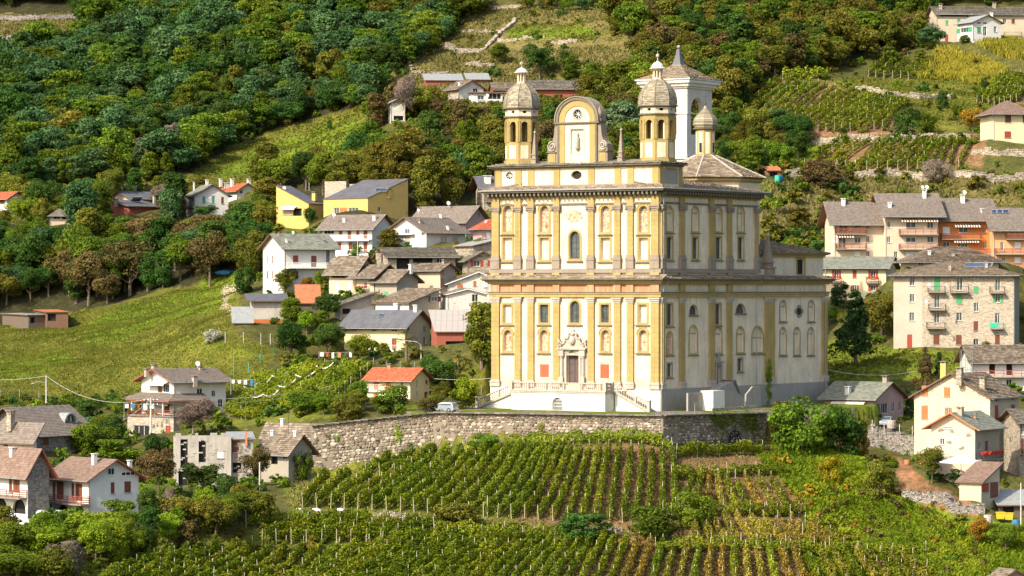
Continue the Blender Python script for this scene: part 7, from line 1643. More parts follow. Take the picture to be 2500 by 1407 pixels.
# ---------------------------------------------------------------- foliage
def leaf_cloud(pts,nrm,size,rr,aspect=1.0,seed=0):
 g=np.random.default_rng(seed);n=len(pts);nrm=nrm+g.normal(0,.55,(n,3));nrm/=np.linalg.norm(nrm,axis=1)[:,None]+1e-9
 a=np.cross(nrm,g.normal(0,1,(n,3)));a/=np.linalg.norm(a,axis=1)[:,None]+1e-9;b=np.cross(nrm,a)
 s=(size*g.uniform(.6,1.4,n))[:,None]/2;bend=nrm*s*.35
 v=np.stack([pts-a*s*aspect,pts-b*s/aspect+bend,pts+a*s*aspect,pts+b*s/aspect+bend],1).reshape(-1,3)
 return v,np.arange(n*4).reshape(-1,4)
def envelope(shape,h):
 if shape=='round':return.36*np.sqrt(np.clip(1-((h-.60)/.42)**2,0,1))
 if shape=='tall':return.20*np.sqrt(np.clip(1-((h-.55)/.47)**2,0,1))
 if shape=='cyp':return.13*np.sin(np.pi*np.clip(h*.96+.02,0,1))**.55*(1.1-.4*h)
 if shape=='cone':return.34*np.clip(1.02-h,0,1)**.8*(h>.10)
 if shape=='bush':return.55*np.sqrt(np.clip(1-((h-.45)/.56)**2,0,1))
 if shape=='wide':return.50*np.sqrt(np.clip(1-((h-.62)/.38)**2,0,1))
def crown_arrays(shape,nblob,nleaf,size,seed,twig=False):
 g=np.random.default_rng(seed);lo={'round':.2,'tall':.1,'cyp':.02,'cone':.12,'bush':0.0,'wide':.3}[shape];P_,N_,R_=[],[],[]
 per=nleaf//nblob;br={'round':.15,'tall':.10,'cyp':.07,'cone':.10,'bush':.2,'wide':.16}[shape]
 off=g.normal(0,.05,2)if shape in('round','wide')else(0,0)
 lobes=[(0,0,.56,.30),(.02,0,.38,.23)]+[(g.uniform(.12,.24)*np.cos(a),g.uniform(.12,.24)*np.sin(a),g.uniform(.42,.74),g.uniform(.15,.24))for a in g.uniform(0,6.28,4)]
 for i in range(nblob):
  h=lo+(1-lo)*g.uniform(0.02,.93)**(.85);r=float(envelope(shape,np.array(h)))*g.uniform(.45,.95);a=g.uniform(0,2*np.pi)
  c=np.array([r*np.cos(a)+off[0]*h,r*np.sin(a)+off[1]*h,h]);q=br*g.uniform(.6,1.25)*(1 if shape!='cone' else(1.25-h))
  if shape in('round','wide'):
   lb=lobes[i%6];e=g.normal(0,1,3);e[2]=abs(e[2])*.9-.25;e/=np.linalg.norm(e);k_=g.uniform(.6,1.05);sx=1.25 if shape=='wide' else 1.0;c=np.array([(lb[0]+e[0]*lb[3]*k_)*sx,(lb[1]+e[1]*lb[3]*k_)*sx,lb[2]+e[2]*lb[3]*1.1*k_+(.06 if shape=='wide' else 0)]);q=g.uniform(.07,.15)
  d=g.normal(0,1,(per,3));d[:,2]+=.35;d/=np.linalg.norm(d,axis=1)[:,None]
  rad=q*g.uniform(.55,1.08,per)**.6;p=c+d*rad[:,None]*np.array([1.15,1.15,.8])
  P_.append(p);N_.append(d*.8+(c-np.array([0,0,.5]))*.9);R_.append(np.clip(g.uniform(0,1)*.55+g.uniform(0,.42,per),0,1))
 p=np.vstack(P_);p[:,2]=np.clip(p[:,2],.0,1.03)
 v,f=leaf_cloud(p,np.vstack(N_),size,None,3.2 if twig else 1.0,seed);return v,f,np.concatenate(R_)
def trunk_mb(shape,seed):
 r_=random.Random(seed);mb=MB();hh={'round':.55,'tall':.7,'cyp':.3,'cone':.9,'bush':.35,'wide':.5}[shape];b=[(0,0,-.12)];x=y=0
 for i in range(1,5):x+=r_.uniform(-.012,.012);y+=r_.uniform(-.012,.012);b.append((x,y,hh*i/4))
 mb.tube(b,[.028,.022,.018,.014,.008],6)
 for k in range(5 if shape!='cyp' else 0):
  a=r_.uniform(0,6.28);z=hh*r_.uniform(.35,.8);L=r_.uniform(.12,.26);mb.tube([(x*.5,y*.5,z),(L*.6*math.cos(a),L*.6*math.sin(a),z+L*.5),(L*math.cos(a),L*math.sin(a),z+L)],[.012,.008,.003],4)
 return mb
CACHE={}
def proto(kind,shape,var,near):
 key=(kind,shape,var,near)
 if key in CACHE:return CACHE[key]
 sd=hash_(key);n={'near':(56,7600,.031),'far':(38,3000,.044),'tiny':(12,420,.11)}[near]
 if shape in('bush',):n=(max(10,n[0]//2),n[1]//2,n[2]*1.9)
 if shape=='cyp':n=(n[0],n[1]//2,n[2]*.7)
 v,f,r_=crown_arrays(shape,n[0],n[1],n[2],sd,kind=='twig');cm=np_mesh('crown',v,f,r_,[LM[kind]])
 tm=mesh_from(trunk_mb(shape,sd),'trunk',M['barkp' if kind in('pale','twig')else 'bark']);CACHE[key]=(cm,tm);return cm,tm
def hash_(key):
 s=7
 for c in str(key):s=(s*31+ord(c))%100003
 return s
def tree(p,H,wide,kind,shape,label,group=None,near='near',nm=None,cat='tree'):
 cm,tm=proto(kind,shape,rnd.randrange(4),near);rz=rnd.uniform(0,6.28)
 if nm is None:nm='tree' if H>7 else{'bush':'shrub','cone':'conifer_tree','cyp':'cypress_tree'}.get(shape,'tree')
 if shape=='bush' and H<=7:cat='shrub'
 t=thing(nm,label,cat,p,group);t.rotation_euler=(0,0,rz);t.scale=(H*wide*rnd.uniform(.88,1.1),H*wide*rnd.uniform(.95,1.12),H)
 for n_,me_ in(('trunk',tm),('crown',cm)):o=bpy.data.objects.new(n_,me_);COL.objects.link(o);o.parent=t
 TREES.append((p[0],p[1],H*wide*.36));return t
TREES=[]
NATW={'round':.36,'tall':.2,'cyp':.13,'cone':.32,'bush':.6,'wide':.52}
# single trees and shrubs one can point to
for k,x,yt,yb,w,kd,sh,lb in[
 ('6',445,905,1510,430,'conifer','cone','dense dark spreading tree on the lawn right of the church'),('6',358,850,1100,80,'conifer','cyp','right pointed cypress before the cream gabled house'),('6',295,900,1060,90,'conifer','tall','left rounded cypress before the cream gabled house'),
 ('6',640,900,1330,260,'olive','round','leafy tree with pale patches between the conifer and the stone apartments'),('2',1968,740,1060,44,'mid','cyp','slim ivy-green cypress against the long church wall'),('2',1415,1030,1075,60,'bright','bush','round little bush on the grass bed by the church side'),
 ('0',1960,975,1105,150,'mid','bush','large yellow-green bush at the right end of the church wall'),('0',2050,995,1110,110,'dark','bush','darker half of the thicket right of the yellow-green bush'),('0',1905,985,1080,60,'olive','bush','small bright bush at the corner of the church terrace'),('0',2098,1030,1120,60,'olive','bush','thin bush beside the dark stone wall'),
 ('0',2030,1115,1182,52,'yellow','bush','bright yellow shrub alone on the green knoll'),('0',2145,1125,1215,80,'olive','bush','yellow-flecked shrub above the bare brown slope'),('0',2275,1080,1180,60,'olive','round','feathery tree left of the narrow cream house'),
 ('0',2350,1145,1185,90,'dark','bush','dark clipped hedge shrub below the white parasol'),('7',740,60,330,130,'brown','cone','reddish-brown conifer on the lawn beside the big cream house'),('7',820,90,300,90,'conifer','cone','dark green conifer behind the reddish-brown one'),('7',650,330,480,90,'conifer','cone','small drooping conifer between the bungalow and the cream house'),
 ('7',1210,1080,1270,140,'mid','round','small fruit tree on the grass at lower right'),('7',1045,1040,1240,110,'gold','round','thin yellow tree below the stone wall at lower right'),
 ('l',1800,580,1058,340,'brown','round','brownish tree with a bent white trunk standing on the meadow edge'),('l',185,270,560,260,'bright','round','light green rounded tree on the upper left meadow'),('4',595,230,520,240,'dark','round','dark globe-shaped tree beside the washing line'),('4',850,30,260,170,'dark','round','dark bushy tree left of the smooth grey roof'),
 ('4',840,230,500,200,'dark','round','tall dark green tree left of the beige house'),('4',1070,320,520,250,'bright','wide','bright spreading tree before the beige house'),('4',590,80,290,110,'mid','tall','ivy-covered post like green column beside the block barn'),('4',700,150,330,120,'bright','round','light green tree between the barn and the dark trees'),
 ('4',1900,110,560,190,'olive','tall','tall olive tree touching the left edge of the church'),('4',1600,440,740,260,'dark','round','dark evergreen tree right of the red-roofed house'),('4',1790,630,840,220,'bright','bush','round yellow-dotted bush left of the church stairs'),('4',1300,690,880,250,'mid','bush','thick green bush before the red-roofed house'),
 ('4',1530,770,870,160,'brown','bush','brownish rose bush by the parked estate car'),('4',1640,600,760,110,'blue','tall','grey-green slender tree behind the parked car'),('4',330,1070,1370,200,'brown','round','brown-leaved tree in front of the ruined house'),('4',660,1120,1340,160,'mid','bush','glossy green bush at the left end of the church wall'),
 ('5',550,300,450,150,'dark','round','dark fruit tree at the foot of the meadow left of the villa'),('5',730,275,460,130,'mid','round','green tree between the meadow and the villa terrace'),('5',515,470,640,230,'bright','bush','feathery light green shrub beside the arched dormer house'),('5',1190,300,550,230,'twig','round','bare brown tree beside the villa'),
 ('5',980,610,920,290,'brown','wide','rust-brown tree on the lawn behind the white gabled house'),('5',1250,700,900,220,'dark','round','dark green tree in front of the ruin'),('5',1400,780,930,140,'dark','bush','low dark shrub right of the ruin tree'),('5',955,530,680,170,'dark','bush','blue-green shrub above the rust-brown tree'),('5',740,560,700,300,'mid','bush','wide willow-like shrub below the stone garage'),
 ('5',1045,865,1125,80,'twig','tall','dried brown columnar tree at lower left'),('5',730,940,1090,290,'mid','bush','dense bush before the white gabled house'),('5',400,980,1160,260,'bright','round','bright green tree hiding the white van'),('5',620,1000,1290,330,'bright','round','wide bright green tree at lower left'),('5',120,1060,1300,320,'mid','round','broad green tree at the left edge below the arcade'),('5',400,1200,1400,240,'twig','bush','pale dry bush at the lower left'),
 ('5',1340,950,1140,230,'bright','round','light green tree with brown patches beside the garden'),('5',1130,1070,1240,230,'brown','bush','reddish shrub at the top of the lower left vines'),('5',850,1080,1290,200,'dark','bush','grey-green shrub behind the lower left vines'),('5',1500,860,1060,220,'mid','round','green tree at the left of the vine rows'),
 ('m',1470,315,500,150,'mid','round','lone bright tree on the dry slope above the left turret'),('m',1775,330,610,220,'dark','round','dark rounded tree on the slope right of the left turret'),('m',2010,420,620,130,'mid','tall','tall green tree behind the curved gable'),('m',1970,380,480,90,'dark','round','small round dark tree near the little wire frame'),
 ('m',2400,780,1140,210,'pale','tall','silver-leaved poplar between the gable and the right turret'),('m',590,340,480,110,'bright','round','yellow-green tree below the blue-green wood'),('m',745,560,930,170,'twig','round','leafless grey tree by the small ruined hut'),('m',170,900,1000,60,'dark','cone','tiny dark fir on the bright green slope'),
 ('m',60,1090,1400,160,'olive','round','tree at the foot of the bright green slope'),('m',1270,1090,1420,280,'blue','round','blue-green tree left of the church attic'),('m',800,950,1400,430,'olive','round','very large autumn chestnut left of the church'),('m',1180,800,1000,230,'olive','wide','wind-combed olive-coloured tree below the hill houses'),
 ('t',380,280,620,210,'mid','round','big bright green tree right of the bell tower'),('t',600,310,590,240,'olive','round','autumn tree right of the big green one'),('t',250,420,760,260,'dark','round','grey-green tree behind the bell tower roof'),('t',560,210,330,200,'olive','round','orange-tinted tree high behind the bell tower'),
 ('t',1060,60,440,280,'olive','round','large chestnut on the ridge above the hill vineyard'),('t',1780,180,380,200,'blue','round','grey-green tree left of the long farmhouse'),('t',1600,830,1030,230,'dark','bush','dark thicket at the right end of the hill vineyard'),('t',1750,870,1030,180,'mid','bush','green thicket with yellow leaves beside the dark one'),
 ('t',1120,975,1050,80,'dark','bush','small dark bush between the two hill vineyards'),('t',1280,915,1015,110,'olive','bush','brownish bush inside the hill vineyard'),('t',2110,810,1010,170,'gold','round','orange-brown tree left of the yellow villa'),('t',2000,780,960,110,'mid','round','small green tree on the terrace by the yellow villa'),('t',2210,590,670,90,'dark','bush','dark ball-shaped bush beside the corn field'),('t',1885,700,830,90,'dark','bush','dark bush on the meadow wall'),
 ('t',1820,1220,1400,200,'twig','bush','grey dry bush below the lower hill vineyard'),('t',960,1230,1420,330,'brown','bush','brownish thicket beside the tool hut'),('t',2050,270,330,90,'mid','bush','leafy bush before the gabled front house'),('t',620,820,980,200,'blue','round','blue-green tree right of the bell tower foot'),
 ('0',40,1320,1425,170,'mid','round','green tree at the bottom left corner'),('0',130,1340,1430,120,'olive','bush','olive bush at the bottom edge right of the corner tree'),('0',1112,1230,1285,100,'olive','bush','spiky olive bush in the middle of the vineyard'),('0',1690,1205,1290,100,'mid','bush','fig-like bush at the right end of the vine rows'),('0',1590,1240,1310,150,'mid','bush','wide grey-green fig bush in the vineyard'),('0',1430,1255,1325,130,'dark','bush','dark fig bush with bare twigs in the vineyard'),
 ('0',1185,1062,1098,80,'mid','bush','vine thicket climbing the middle of the church wall'),('4',50,295,385,110,'blossom','bush','white flowering bush at the right edge of the big meadow'),('3',1230,560,790,170,'olive','tall','thin willow before the cross-gabled white house'),('3',1335,325,450,90,'conifer','cone','small dark fir beside the big yellow block'),('3',550,360,580,100,'dark','round','dark bushy tree before the yellow wing'),('3',525,985,1115,160,'gold','bush','golden-orange shrub below the white gabled house'),
 ('3',350,890,1130,200,'olive','round','reddish tree before the tall white gabled house'),('3',640,890,1140,140,'mid','round','grey-green tree between the white house and the old barn'),('l',1860,960,1100,5,'mid','bush',''),('l',1430,150,400,260,'twig','round','leafless dark tree beside the white slate-roofed house'),('l',2100,880,1110,190,'dark','bush','dark bush at the end of the gravel track'),('l',1760,350,480,170,'dark','round','dark green tree before the white slate-roofed house')]:
 if not lb:continue
 u,vb=Z(k,x,yb);_,vt=Z(k,x,yt);p=hit(u,vb);kk=p[1]/FPX;H=(vb-vt)*kk;w=w/ZOOM[k][2]*kk
 tree(p,H,min(3.2,max(.35,w/(2*NATW[sh]*H))),kd,sh,lb)
# palms
def palm(k,x,yt,yb,label):
 u,vb=Z(k,x,yb);_,vt=Z(k,x,yt);p=hit(u,vb);H=(vb-vt)*p[1]/FPX;t=thing('palm_tree',label,'palm tree',p);mb=MB();mb.tube([p-UP*.5,p+UP*H*.5,p+UP*H*.75],[.26,.22,.2],8);part('trunk',mb,M['bark'],t)
 top=p+UP*H*.78
 for i in range(30):
  a=i*2.4;el=rnd.uniform(-.5,1.3);L=H*.30;mb=MB();d=np.array([math.cos(a)*math.cos(el),math.sin(a)*math.cos(el),math.sin(el)]);sd=np.cross(d,UP);sd/=np.linalg.norm(sd)+1e-9;tip=top+d*L
  mb.tube([top,tip],[.04,.02],3);n=9
  for j in range(n):
   f=-1+2*j/(n-1);e=tip+(d*math.cos(f*1.3)+sd*math.sin(f*1.3))*L*.55-UP*L*.18;s2=np.cross(e-tip,UP);s2=s2/(np.linalg.norm(s2)+1e-9)*.06;mb.add([tip-s2,tip+s2,e+s2*.3,e-s2*.3],[(0,1,2,3)])
  part('frond',mb,LM['dark' if el>-.2 else 'gold'],t)
palm('4',1385,325,530,'fan palm with a few yellow fronds before the beige house');palm('4',1740,455,600,'smaller fan palm below the striped shed')
# ---- scattered woods
HRECT=[]
for h in HOUSES:
 us=[UV(h['g'](a,b,h['z0']))[0]for a,b in((0,0),(h['A'],0),(0,h['B']))];vbv=UV(h['o'])[1];vev=CY-h['ze']/h['o'][1]*FPX;HRECT.append((min(us),max(us),vev-8,vbv,h['o'][1],h))
def footprint_clear(x,y,r):
 for h in HOUSES:
  q=np.array([x,y,0])-h['o'];a=q@h['dR'];b=q@h['dL']
  if-r<a<h['A']+r and-r<b<h['B']+r:return False
 return True
def hides(u,v,Y,H,wpx):
 vt=v-H*FPX/Y
 for(u0,u1,v0,v1,Yh,h)in HRECT:
  if Yh>Y-2 and u+wpx*.7>u0 and u-wpx*.7<u1 and vt<v1-.35*(v1-v0)and v>v0:return True
 if 1190<u+wpx and u-wpx<2030 and Y<600 and vt<1012 and v>350:return True
 return False
NC=200000
cy_=np.sqrt(rng.uniform(415**2,1090**2,NC));cx_=rng.uniform(-.185,.185,NC)*cy_;cz_=ground(cx_,cy_);cu,cv=uvof(cx_,cy_,cz_)
FAR=[];USED=0
def nth(i):
 w='first second third fourth fifth sixth seventh eighth ninth tenth eleventh twelfth'.split();return w[i-1]if i<=12 else '%d%s'%(i,{1:'st',2:'nd',3:'rd'}.get(i%10,'th')if i not in(13,)else 'th')
def wood(poly,wts,h0,h1,spacing,label,group,near='near',shape=('round','round','tall'),excl=(),cap=99999,mode='thing',wid=(.85,1.4),zsink=.0):
 m=pip(cu,cv,poly)
 for e in excl:m&=~pip(cu,cv,e)
 idx=np.nonzero(m)[0];cell={};kinds=list(wts);ws=list(wts.values());out=[]
 tr=[(x,y,r)for x,y,r in TREES]
 for i in idx:
  x,y,z=cx_[i],cy_[i],cz_[i];H=rnd.uniform(h0,h1);sp=spacing*(H/((h0+h1)/2));gi,gj=int(x//spacing),int(y//spacing);bad=False
  for a in(-1,0,1):
   for b in(-1,0,1):
    for(qx,qy)in cell.get((gi+a,gj+b),()):
     if(qx-x)**2+(qy-y)**2<sp*sp*.8:bad=True
  if bad:continue
  kk_=float(vn(x,y,26,12));j=min(len(kinds)-1,int(len(kinds)*min(.999,max(0,(kk_-.2)/.6))))if rnd.random()<.35 else rnd.choices(range(len(kinds)),ws)[0]
  sh=rnd.choice(shape);wd=rnd.uniform(*wid);wpx=NATW[sh]*H*wd*FPX/y
  if not footprint_clear(x,y,1.2 if sh=='bush' else 2.0)or hides(cu[i],cv[i],y,H,wpx):continue
  if mode=='thing' and any((x-a)**2+(y-b)**2<(r*.7)**2 for a,b,r in tr):continue
  cell.setdefault((gi,gj),[]).append((x,y));out.append((y,x,z,H,wd,kinds[j],sh))
  if len(out)>=cap:break
 out.sort(key=lambda q:q[1]/q[0]);cnt={};adj={'dark':'dark green','mid':'mid green','bright':'light green','olive':'olive autumn','brown':'brown','blue':'blue-green'}
 for(y,x,z,H,wd,kd,sh)in out:
  if mode=='thing':kq=(adj[kd],'slender tree' if sh=='tall' else 'shrub' if sh=='bush' else 'tree');cnt[kq]=cnt.get(kq,0)+1;tree(np.array([x,y,z-.15]),H,wd,kd,sh,'%s %s %s from the left %s'%(nth(cnt[kq]),kq[0],kq[1],label),group,near)
  else:FAR.append((x,y,z-.2-zsink*H,H,wd,kd,sh,mode))
 return len(out)
MIX={'dark':.42,'mid':.2,'blue':.2,'olive':.12,'brown':.06}
n1=wood([(-60,640),(60,600),(200,590),(330,560),(470,560),(600,600),(640,640),(560,668),(480,690),(250,745),(100,785),(-60,830)],{'dark':.48,'mid':.3,'blue':.08,'olive':.12,'brown':.02},8,16,5.2,'in the dark wood above the meadow','trees of the dark wood above the meadow',excl=[[(-60,760),(175,735),(175,840),(-60,840)]],cap=95)
n2=wood([(560,560),(640,520),(690,560),(645,700),(600,690)],{'olive':.5,'dark':.3,'mid':.2},7,11,5,'in the clump left of the village','trees in the clump left of the village',cap=14)
n3=wood([(900,395),(1180,330),(1240,400),(1200,500),(1010,530),(880,480),(700,478),(640,485),(650,464),(850,455)],{'olive':.5,'mid':.2,'dark':.2,'brown':.1},8,13,6.5,'on the slope behind the yellow houses','trees on the slope behind the yellow houses',cap=45)
n4=wood([(1740,310),(1830,330),(1960,345),(1950,400),(1880,440),(1840,430),(1750,400)],{'olive':.5,'mid':.3,'dark':.2},6,9,5,'right of the bell tower','trees right of the bell tower',cap=22)
n5=wood([(0,1270),(300,1300),(560,1250),(640,1285),(520,1330),(330,1370),(200,1455),(-40,1455)],{'mid':.4,'bright':.35,'dark':.15,'olive':.1},4.5,7,4.2,'in the lower left thicket','trees of the lower left thicket',cap=46)
n6=wood([(180,1060),(440,1050),(430,1120),(300,1115),(180,1110)],{'dark':.4,'mid':.5,'blue':.1},3,5,3.6,'below the villa','trees below the villa',cap=16,shape=('round','bush'))
n7=wood([(740,1005),(900,990),(1080,1000),(1000,1015),(760,1035),(700,1035)],{'mid':.4,'bright':.2,'olive':.4},3,5,3.4,'in the orchard behind the church wall','orchard trees behind the church wall',cap=30,shape=('round','bush'))
n8=wood([(700,800),(860,880),(1060,880),(1190,900),(1180,860),(1060,830),(820,800),(740,740)],{'dark':.4,'mid':.4,'olive':.2},3.5,6.5,4.2,'among the village gardens','garden trees in the village',cap=26)
n9=wood([(60,470),(290,460),(400,480),(520,525),(640,500),(660,560),(470,560),(300,545),(140,560),(-60,600),(-60,560)],{'olive':.35,'dark':.3,'mid':.35},6,11,7.5,'around the upper meadow houses','trees around the upper meadow houses',cap=34,excl=[[(80,470),(300,455),(260,510),(70,540)]])
n10=wood([(2020,780),(2200,800),(2200,850),(2020,840)],{'mid':.6,'olive':.4},3,6,4,'at the foot of the stone apartments','trees by the stone apartments',cap=8)
# far woods as one mass; undergrowth as another
allf=[(-300,-260),(1230,-260),(1180,30),(1000,170),(890,270),(760,295),(640,325),(560,360),(480,405),(440,430),(300,455),(60,480),(-300,520)]
ex=[[(-300,20),(185,20),(215,90),(150,150),(-300,190)],[(285,380),(460,320),(480,400),(300,420)]]
wood([(-300,-260),(760,-260),(800,60),(700,130),(600,180),(420,240),(250,260),(100,330),(-300,380)],{'blue':.3,'mid':.16,'dark':.54},7,15,5.0,'','',mode='far',excl=ex)
wood(allf,{'mid':.34,'blue':.40,'olive':.04,'dark':.22},6,13,4.9,'','',mode='far',excl=ex+[[(-300,-260),(760,-260),(800,60),(700,130),(600,180),(420,240),(250,260),(100,330),(-300,380)]])
wood([(290,385),(460,325),(480,400),(300,425)],{'twig':1},3.5,5,3,'','',mode='far',shape=('wide',))
wood([(1480,60),(1600,-260),(2290,-260),(2285,60),(2250,110),(2120,150),(2000,180),(1880,195),(1830,225),(1800,300),(1700,330),(1560,300),(1560,120)],{'olive':.42,'mid':.30,'dark':.18,'brown':.05},6,13,5.4,'','',mode='far')
wood([(1230,-60),(1520,-60),(1500,20),(1380,40),(1240,10)],{'mid':.4,'blue':.3,'olive':.3},4,8,6,'','',mode='far')
wood([(880,300),(1200,240),(1330,210),(1560,200),(1660,330),(1640,430),(1250,400),(1180,330),(960,330)],{'olive':.45,'mid':.32,'brown':.08,'dark':.15},5,11,5.8,'','',mode='far',excl=[[(1020,250),(1440,240),(1440,190),(1020,180)]])
wood([(2290,-260),(2700,-260),(2700,20),(2290,20)],{'dark':.5,'mid':.5},8,12,7,'','',mode='far')
nt_=len(FAR)
wood([(-300,520),(300,430),(900,160),(1200,20),(1600,60),(2290,60),(2290,150),(1900,190),(1830,310),(1960,345),(1900,440),(1600,440),(1200,440),(900,340),(500,450)],{'olive':.5,'brown':.15,'mid':.35},1.6,3.4,5.5,'','',mode='low',shape=('bush',),excl=[[(880,170),(1180,20),(1560,20),(1560,130),(1300,250),(900,250)],[(440,440),(560,360),(760,290),(900,250),(900,340),(800,440),(640,480),(450,470)]],cap=700)
wood([(880,170),(1180,20),(1560,20),(1560,130),(1300,250),(900,250)],{'mid':.4,'dark':.3,'olive':.3},1.2,3,9,'','',mode='low',shape=('bush',),cap=60)
wood([(1860,430),(2080,420),(2100,520),(2010,640),(1860,600)],{'mid':.4,'olive':.4,'dark':.2},1.8,4.5,4.5,'','',mode='low',shape=('bush','round'),cap=60)
wood([(2080,425),(2600,425),(2600,500),(2200,480)],{'mid':.4,'olive':.4,'brown':.2},1.2,2.8,5.5,'','',mode='low',shape=('bush',),cap=26)
wood([(1860,1100),(2180,1130),(2350,1260),(2420,1420),(1980,1420),(1950,1250)],{'olive':.34,'mid':.2,'brown':.3,'gold':.16},.7,1.7,2.0,'','',mode='low',shape=('bush',),cap=330,excl=[[(2170,1100),(2270,1170),(2390,1230),(2390,1270),(2200,1215)],[(1870,1090),(2100,1110),(2150,1180),(2000,1210)]])
wood([(-60,1300),(640,1250),(1240,1290),(700,1460),(-60,1460)],{'mid':.5,'bright':.3,'olive':.2},.8,2,2.4,'','',mode='low',shape=('bush',),cap=260)
wood([(-60,980),(700,960),(760,1030),(700,1200),(-60,1260)],{'mid':.5,'bright':.2,'dark':.3},.9,2.2,3.2,'','',mode='low',shape=('bush',),cap=240,excl=[[(540,900),(920,880),(900,985),(700,1005),(560,1060)]])
wood([(600,560),(1200,560),(1200,960),(680,900)],{'mid':.4,'dark':.3,'olive':.3},1,2.6,3.4,'','',mode='low',shape=('bush',),cap=220)
wood([(640,640),(1200,600),(1200,760),(640,740)],{'mid':.4,'dark':.3,'olive':.3},1.2,3.4,3.0,'','',mode='low',shape=('bush','round'),cap=120)
wood([(2000,660),(2600,660),(2600,1240),(2180,1180),(2000,850)],{'mid':.5,'dark':.2,'olive':.3},.8,2.2,4.2,'','',mode='low',shape=('bush',),cap=130,excl=[[(2170,1100),(2270,1170),(2390,1230),(2390,1270),(2200,1215)],[(2020,850),(2370,865),(2360,930),(2020,930)]])
wood([(1900,130),(2290,130),(2500,180),(2500,410),(2080,420),(1880,330)],{'mid':.5,'dark':.2,'olive':.3},1,2.8,6.5,'','',mode='low',shape=('bush','round'),cap=90)
def mass(name,label,items,near):
 keys=sorted(set((q[5],q[6])for q in items));coll=bpy.data.collections.new(name+'_kinds');names=[]
 for(kd,sh)in keys:
  for v_ in range(2):
   cm,tm=proto(kd,sh,v_+3,near);o=bpy.data.objects.new('%03d_kind'%len(names),cm);coll.objects.link(o);names.append((kd,sh,v_))
 me=bpy.data.meshes.new(name);pts_=[(q[0],q[1],q[2])for q in items];me.from_pydata(pts_,[],[])
 ix=[names.index((q[5],q[6],rnd.randrange(2)))for q in items]
 a=me.attributes.new('pick','INT','POINT');a.data.foreach_set('value',ix)
 a=me.attributes.new('sca','FLOAT_VECTOR','POINT');a.data.foreach_set('vector',np.array([(q[3]*q[4],q[3]*q[4],q[3])for q in items],np.float32).ravel())
 a=me.attributes.new('rot','FLOAT_VECTOR','POINT');a.data.foreach_set('vector',np.array([(rnd.uniform(-.06,.06),rnd.uniform(-.06,.06),rnd.uniform(0,6.28))for q in items],np.float32).ravel())
 o=bpy.data.objects.new(name,me);COL.objects.link(o);o['kind']='stuff';o['label']=label;o['category']=name.replace('_',' ')
 ng=bpy.data.node_groups.new(name,'GeometryNodeTree');ng.interface.new_socket('Geometry',in_out='INPUT',socket_type='NodeSocketGeometry');ng.interface.new_socket('Geometry',in_out='OUTPUT',socket_type='NodeSocketGeometry')
 gi=ng.nodes.new('NodeGroupInput');gout=ng.nodes.new('NodeGroupOutput');ip=ng.nodes.new('GeometryNodeInstanceOnPoints');ci=ng.nodes.new('GeometryNodeCollectionInfo');ci.inputs['Collection'].default_value=coll;ci.inputs['Separate Children'].default_value=True;ci.inputs['Reset Children'].default_value=True
 def na(n_,t_):x=ng.nodes.new('GeometryNodeInputNamedAttribute');x.data_type=t_;x.inputs['Name'].default_value=n_;return[s_ for s_ in x.outputs if s_.enabled and s_.name=='Attribute'][0]
 L=ng.links.new;L(gi.outputs[0],ip.inputs['Points']);L(ci.outputs[0],ip.inputs['Instance']);ip.inputs['Pick Instance'].default_value=True;L(na('pick','INT'),ip.inputs['Instance Index']);L(na('sca','FLOAT_VECTOR'),ip.inputs['Scale'])
 er=ng.nodes.new('FunctionNodeEulerToRotation');L(na('rot','FLOAT_VECTOR'),er.inputs[0]);L(er.outputs[0],ip.inputs['Rotation']);L(ip.outputs[0],gout.inputs[0])
 md=o.modifiers.new('spread','NODES');md.node_group=ng;return o
mass('far_forest','mixed autumn forest covering the mountainside behind the village',[q for q in FAR if q[7]=='far'],'far')
mass('undergrowth','low bushes and brambles scattered over slopes and gardens',[q for q in FAR if q[7]=='low'],'tiny')
print('TREES',len(TREES),'FAR',len([q for q in FAR if q[7]=='far']),'LOW',len([q for q in FAR if q[7]=='low']),n1,n2,n3,n4,n5,n6,n7,n8,n9,n10)
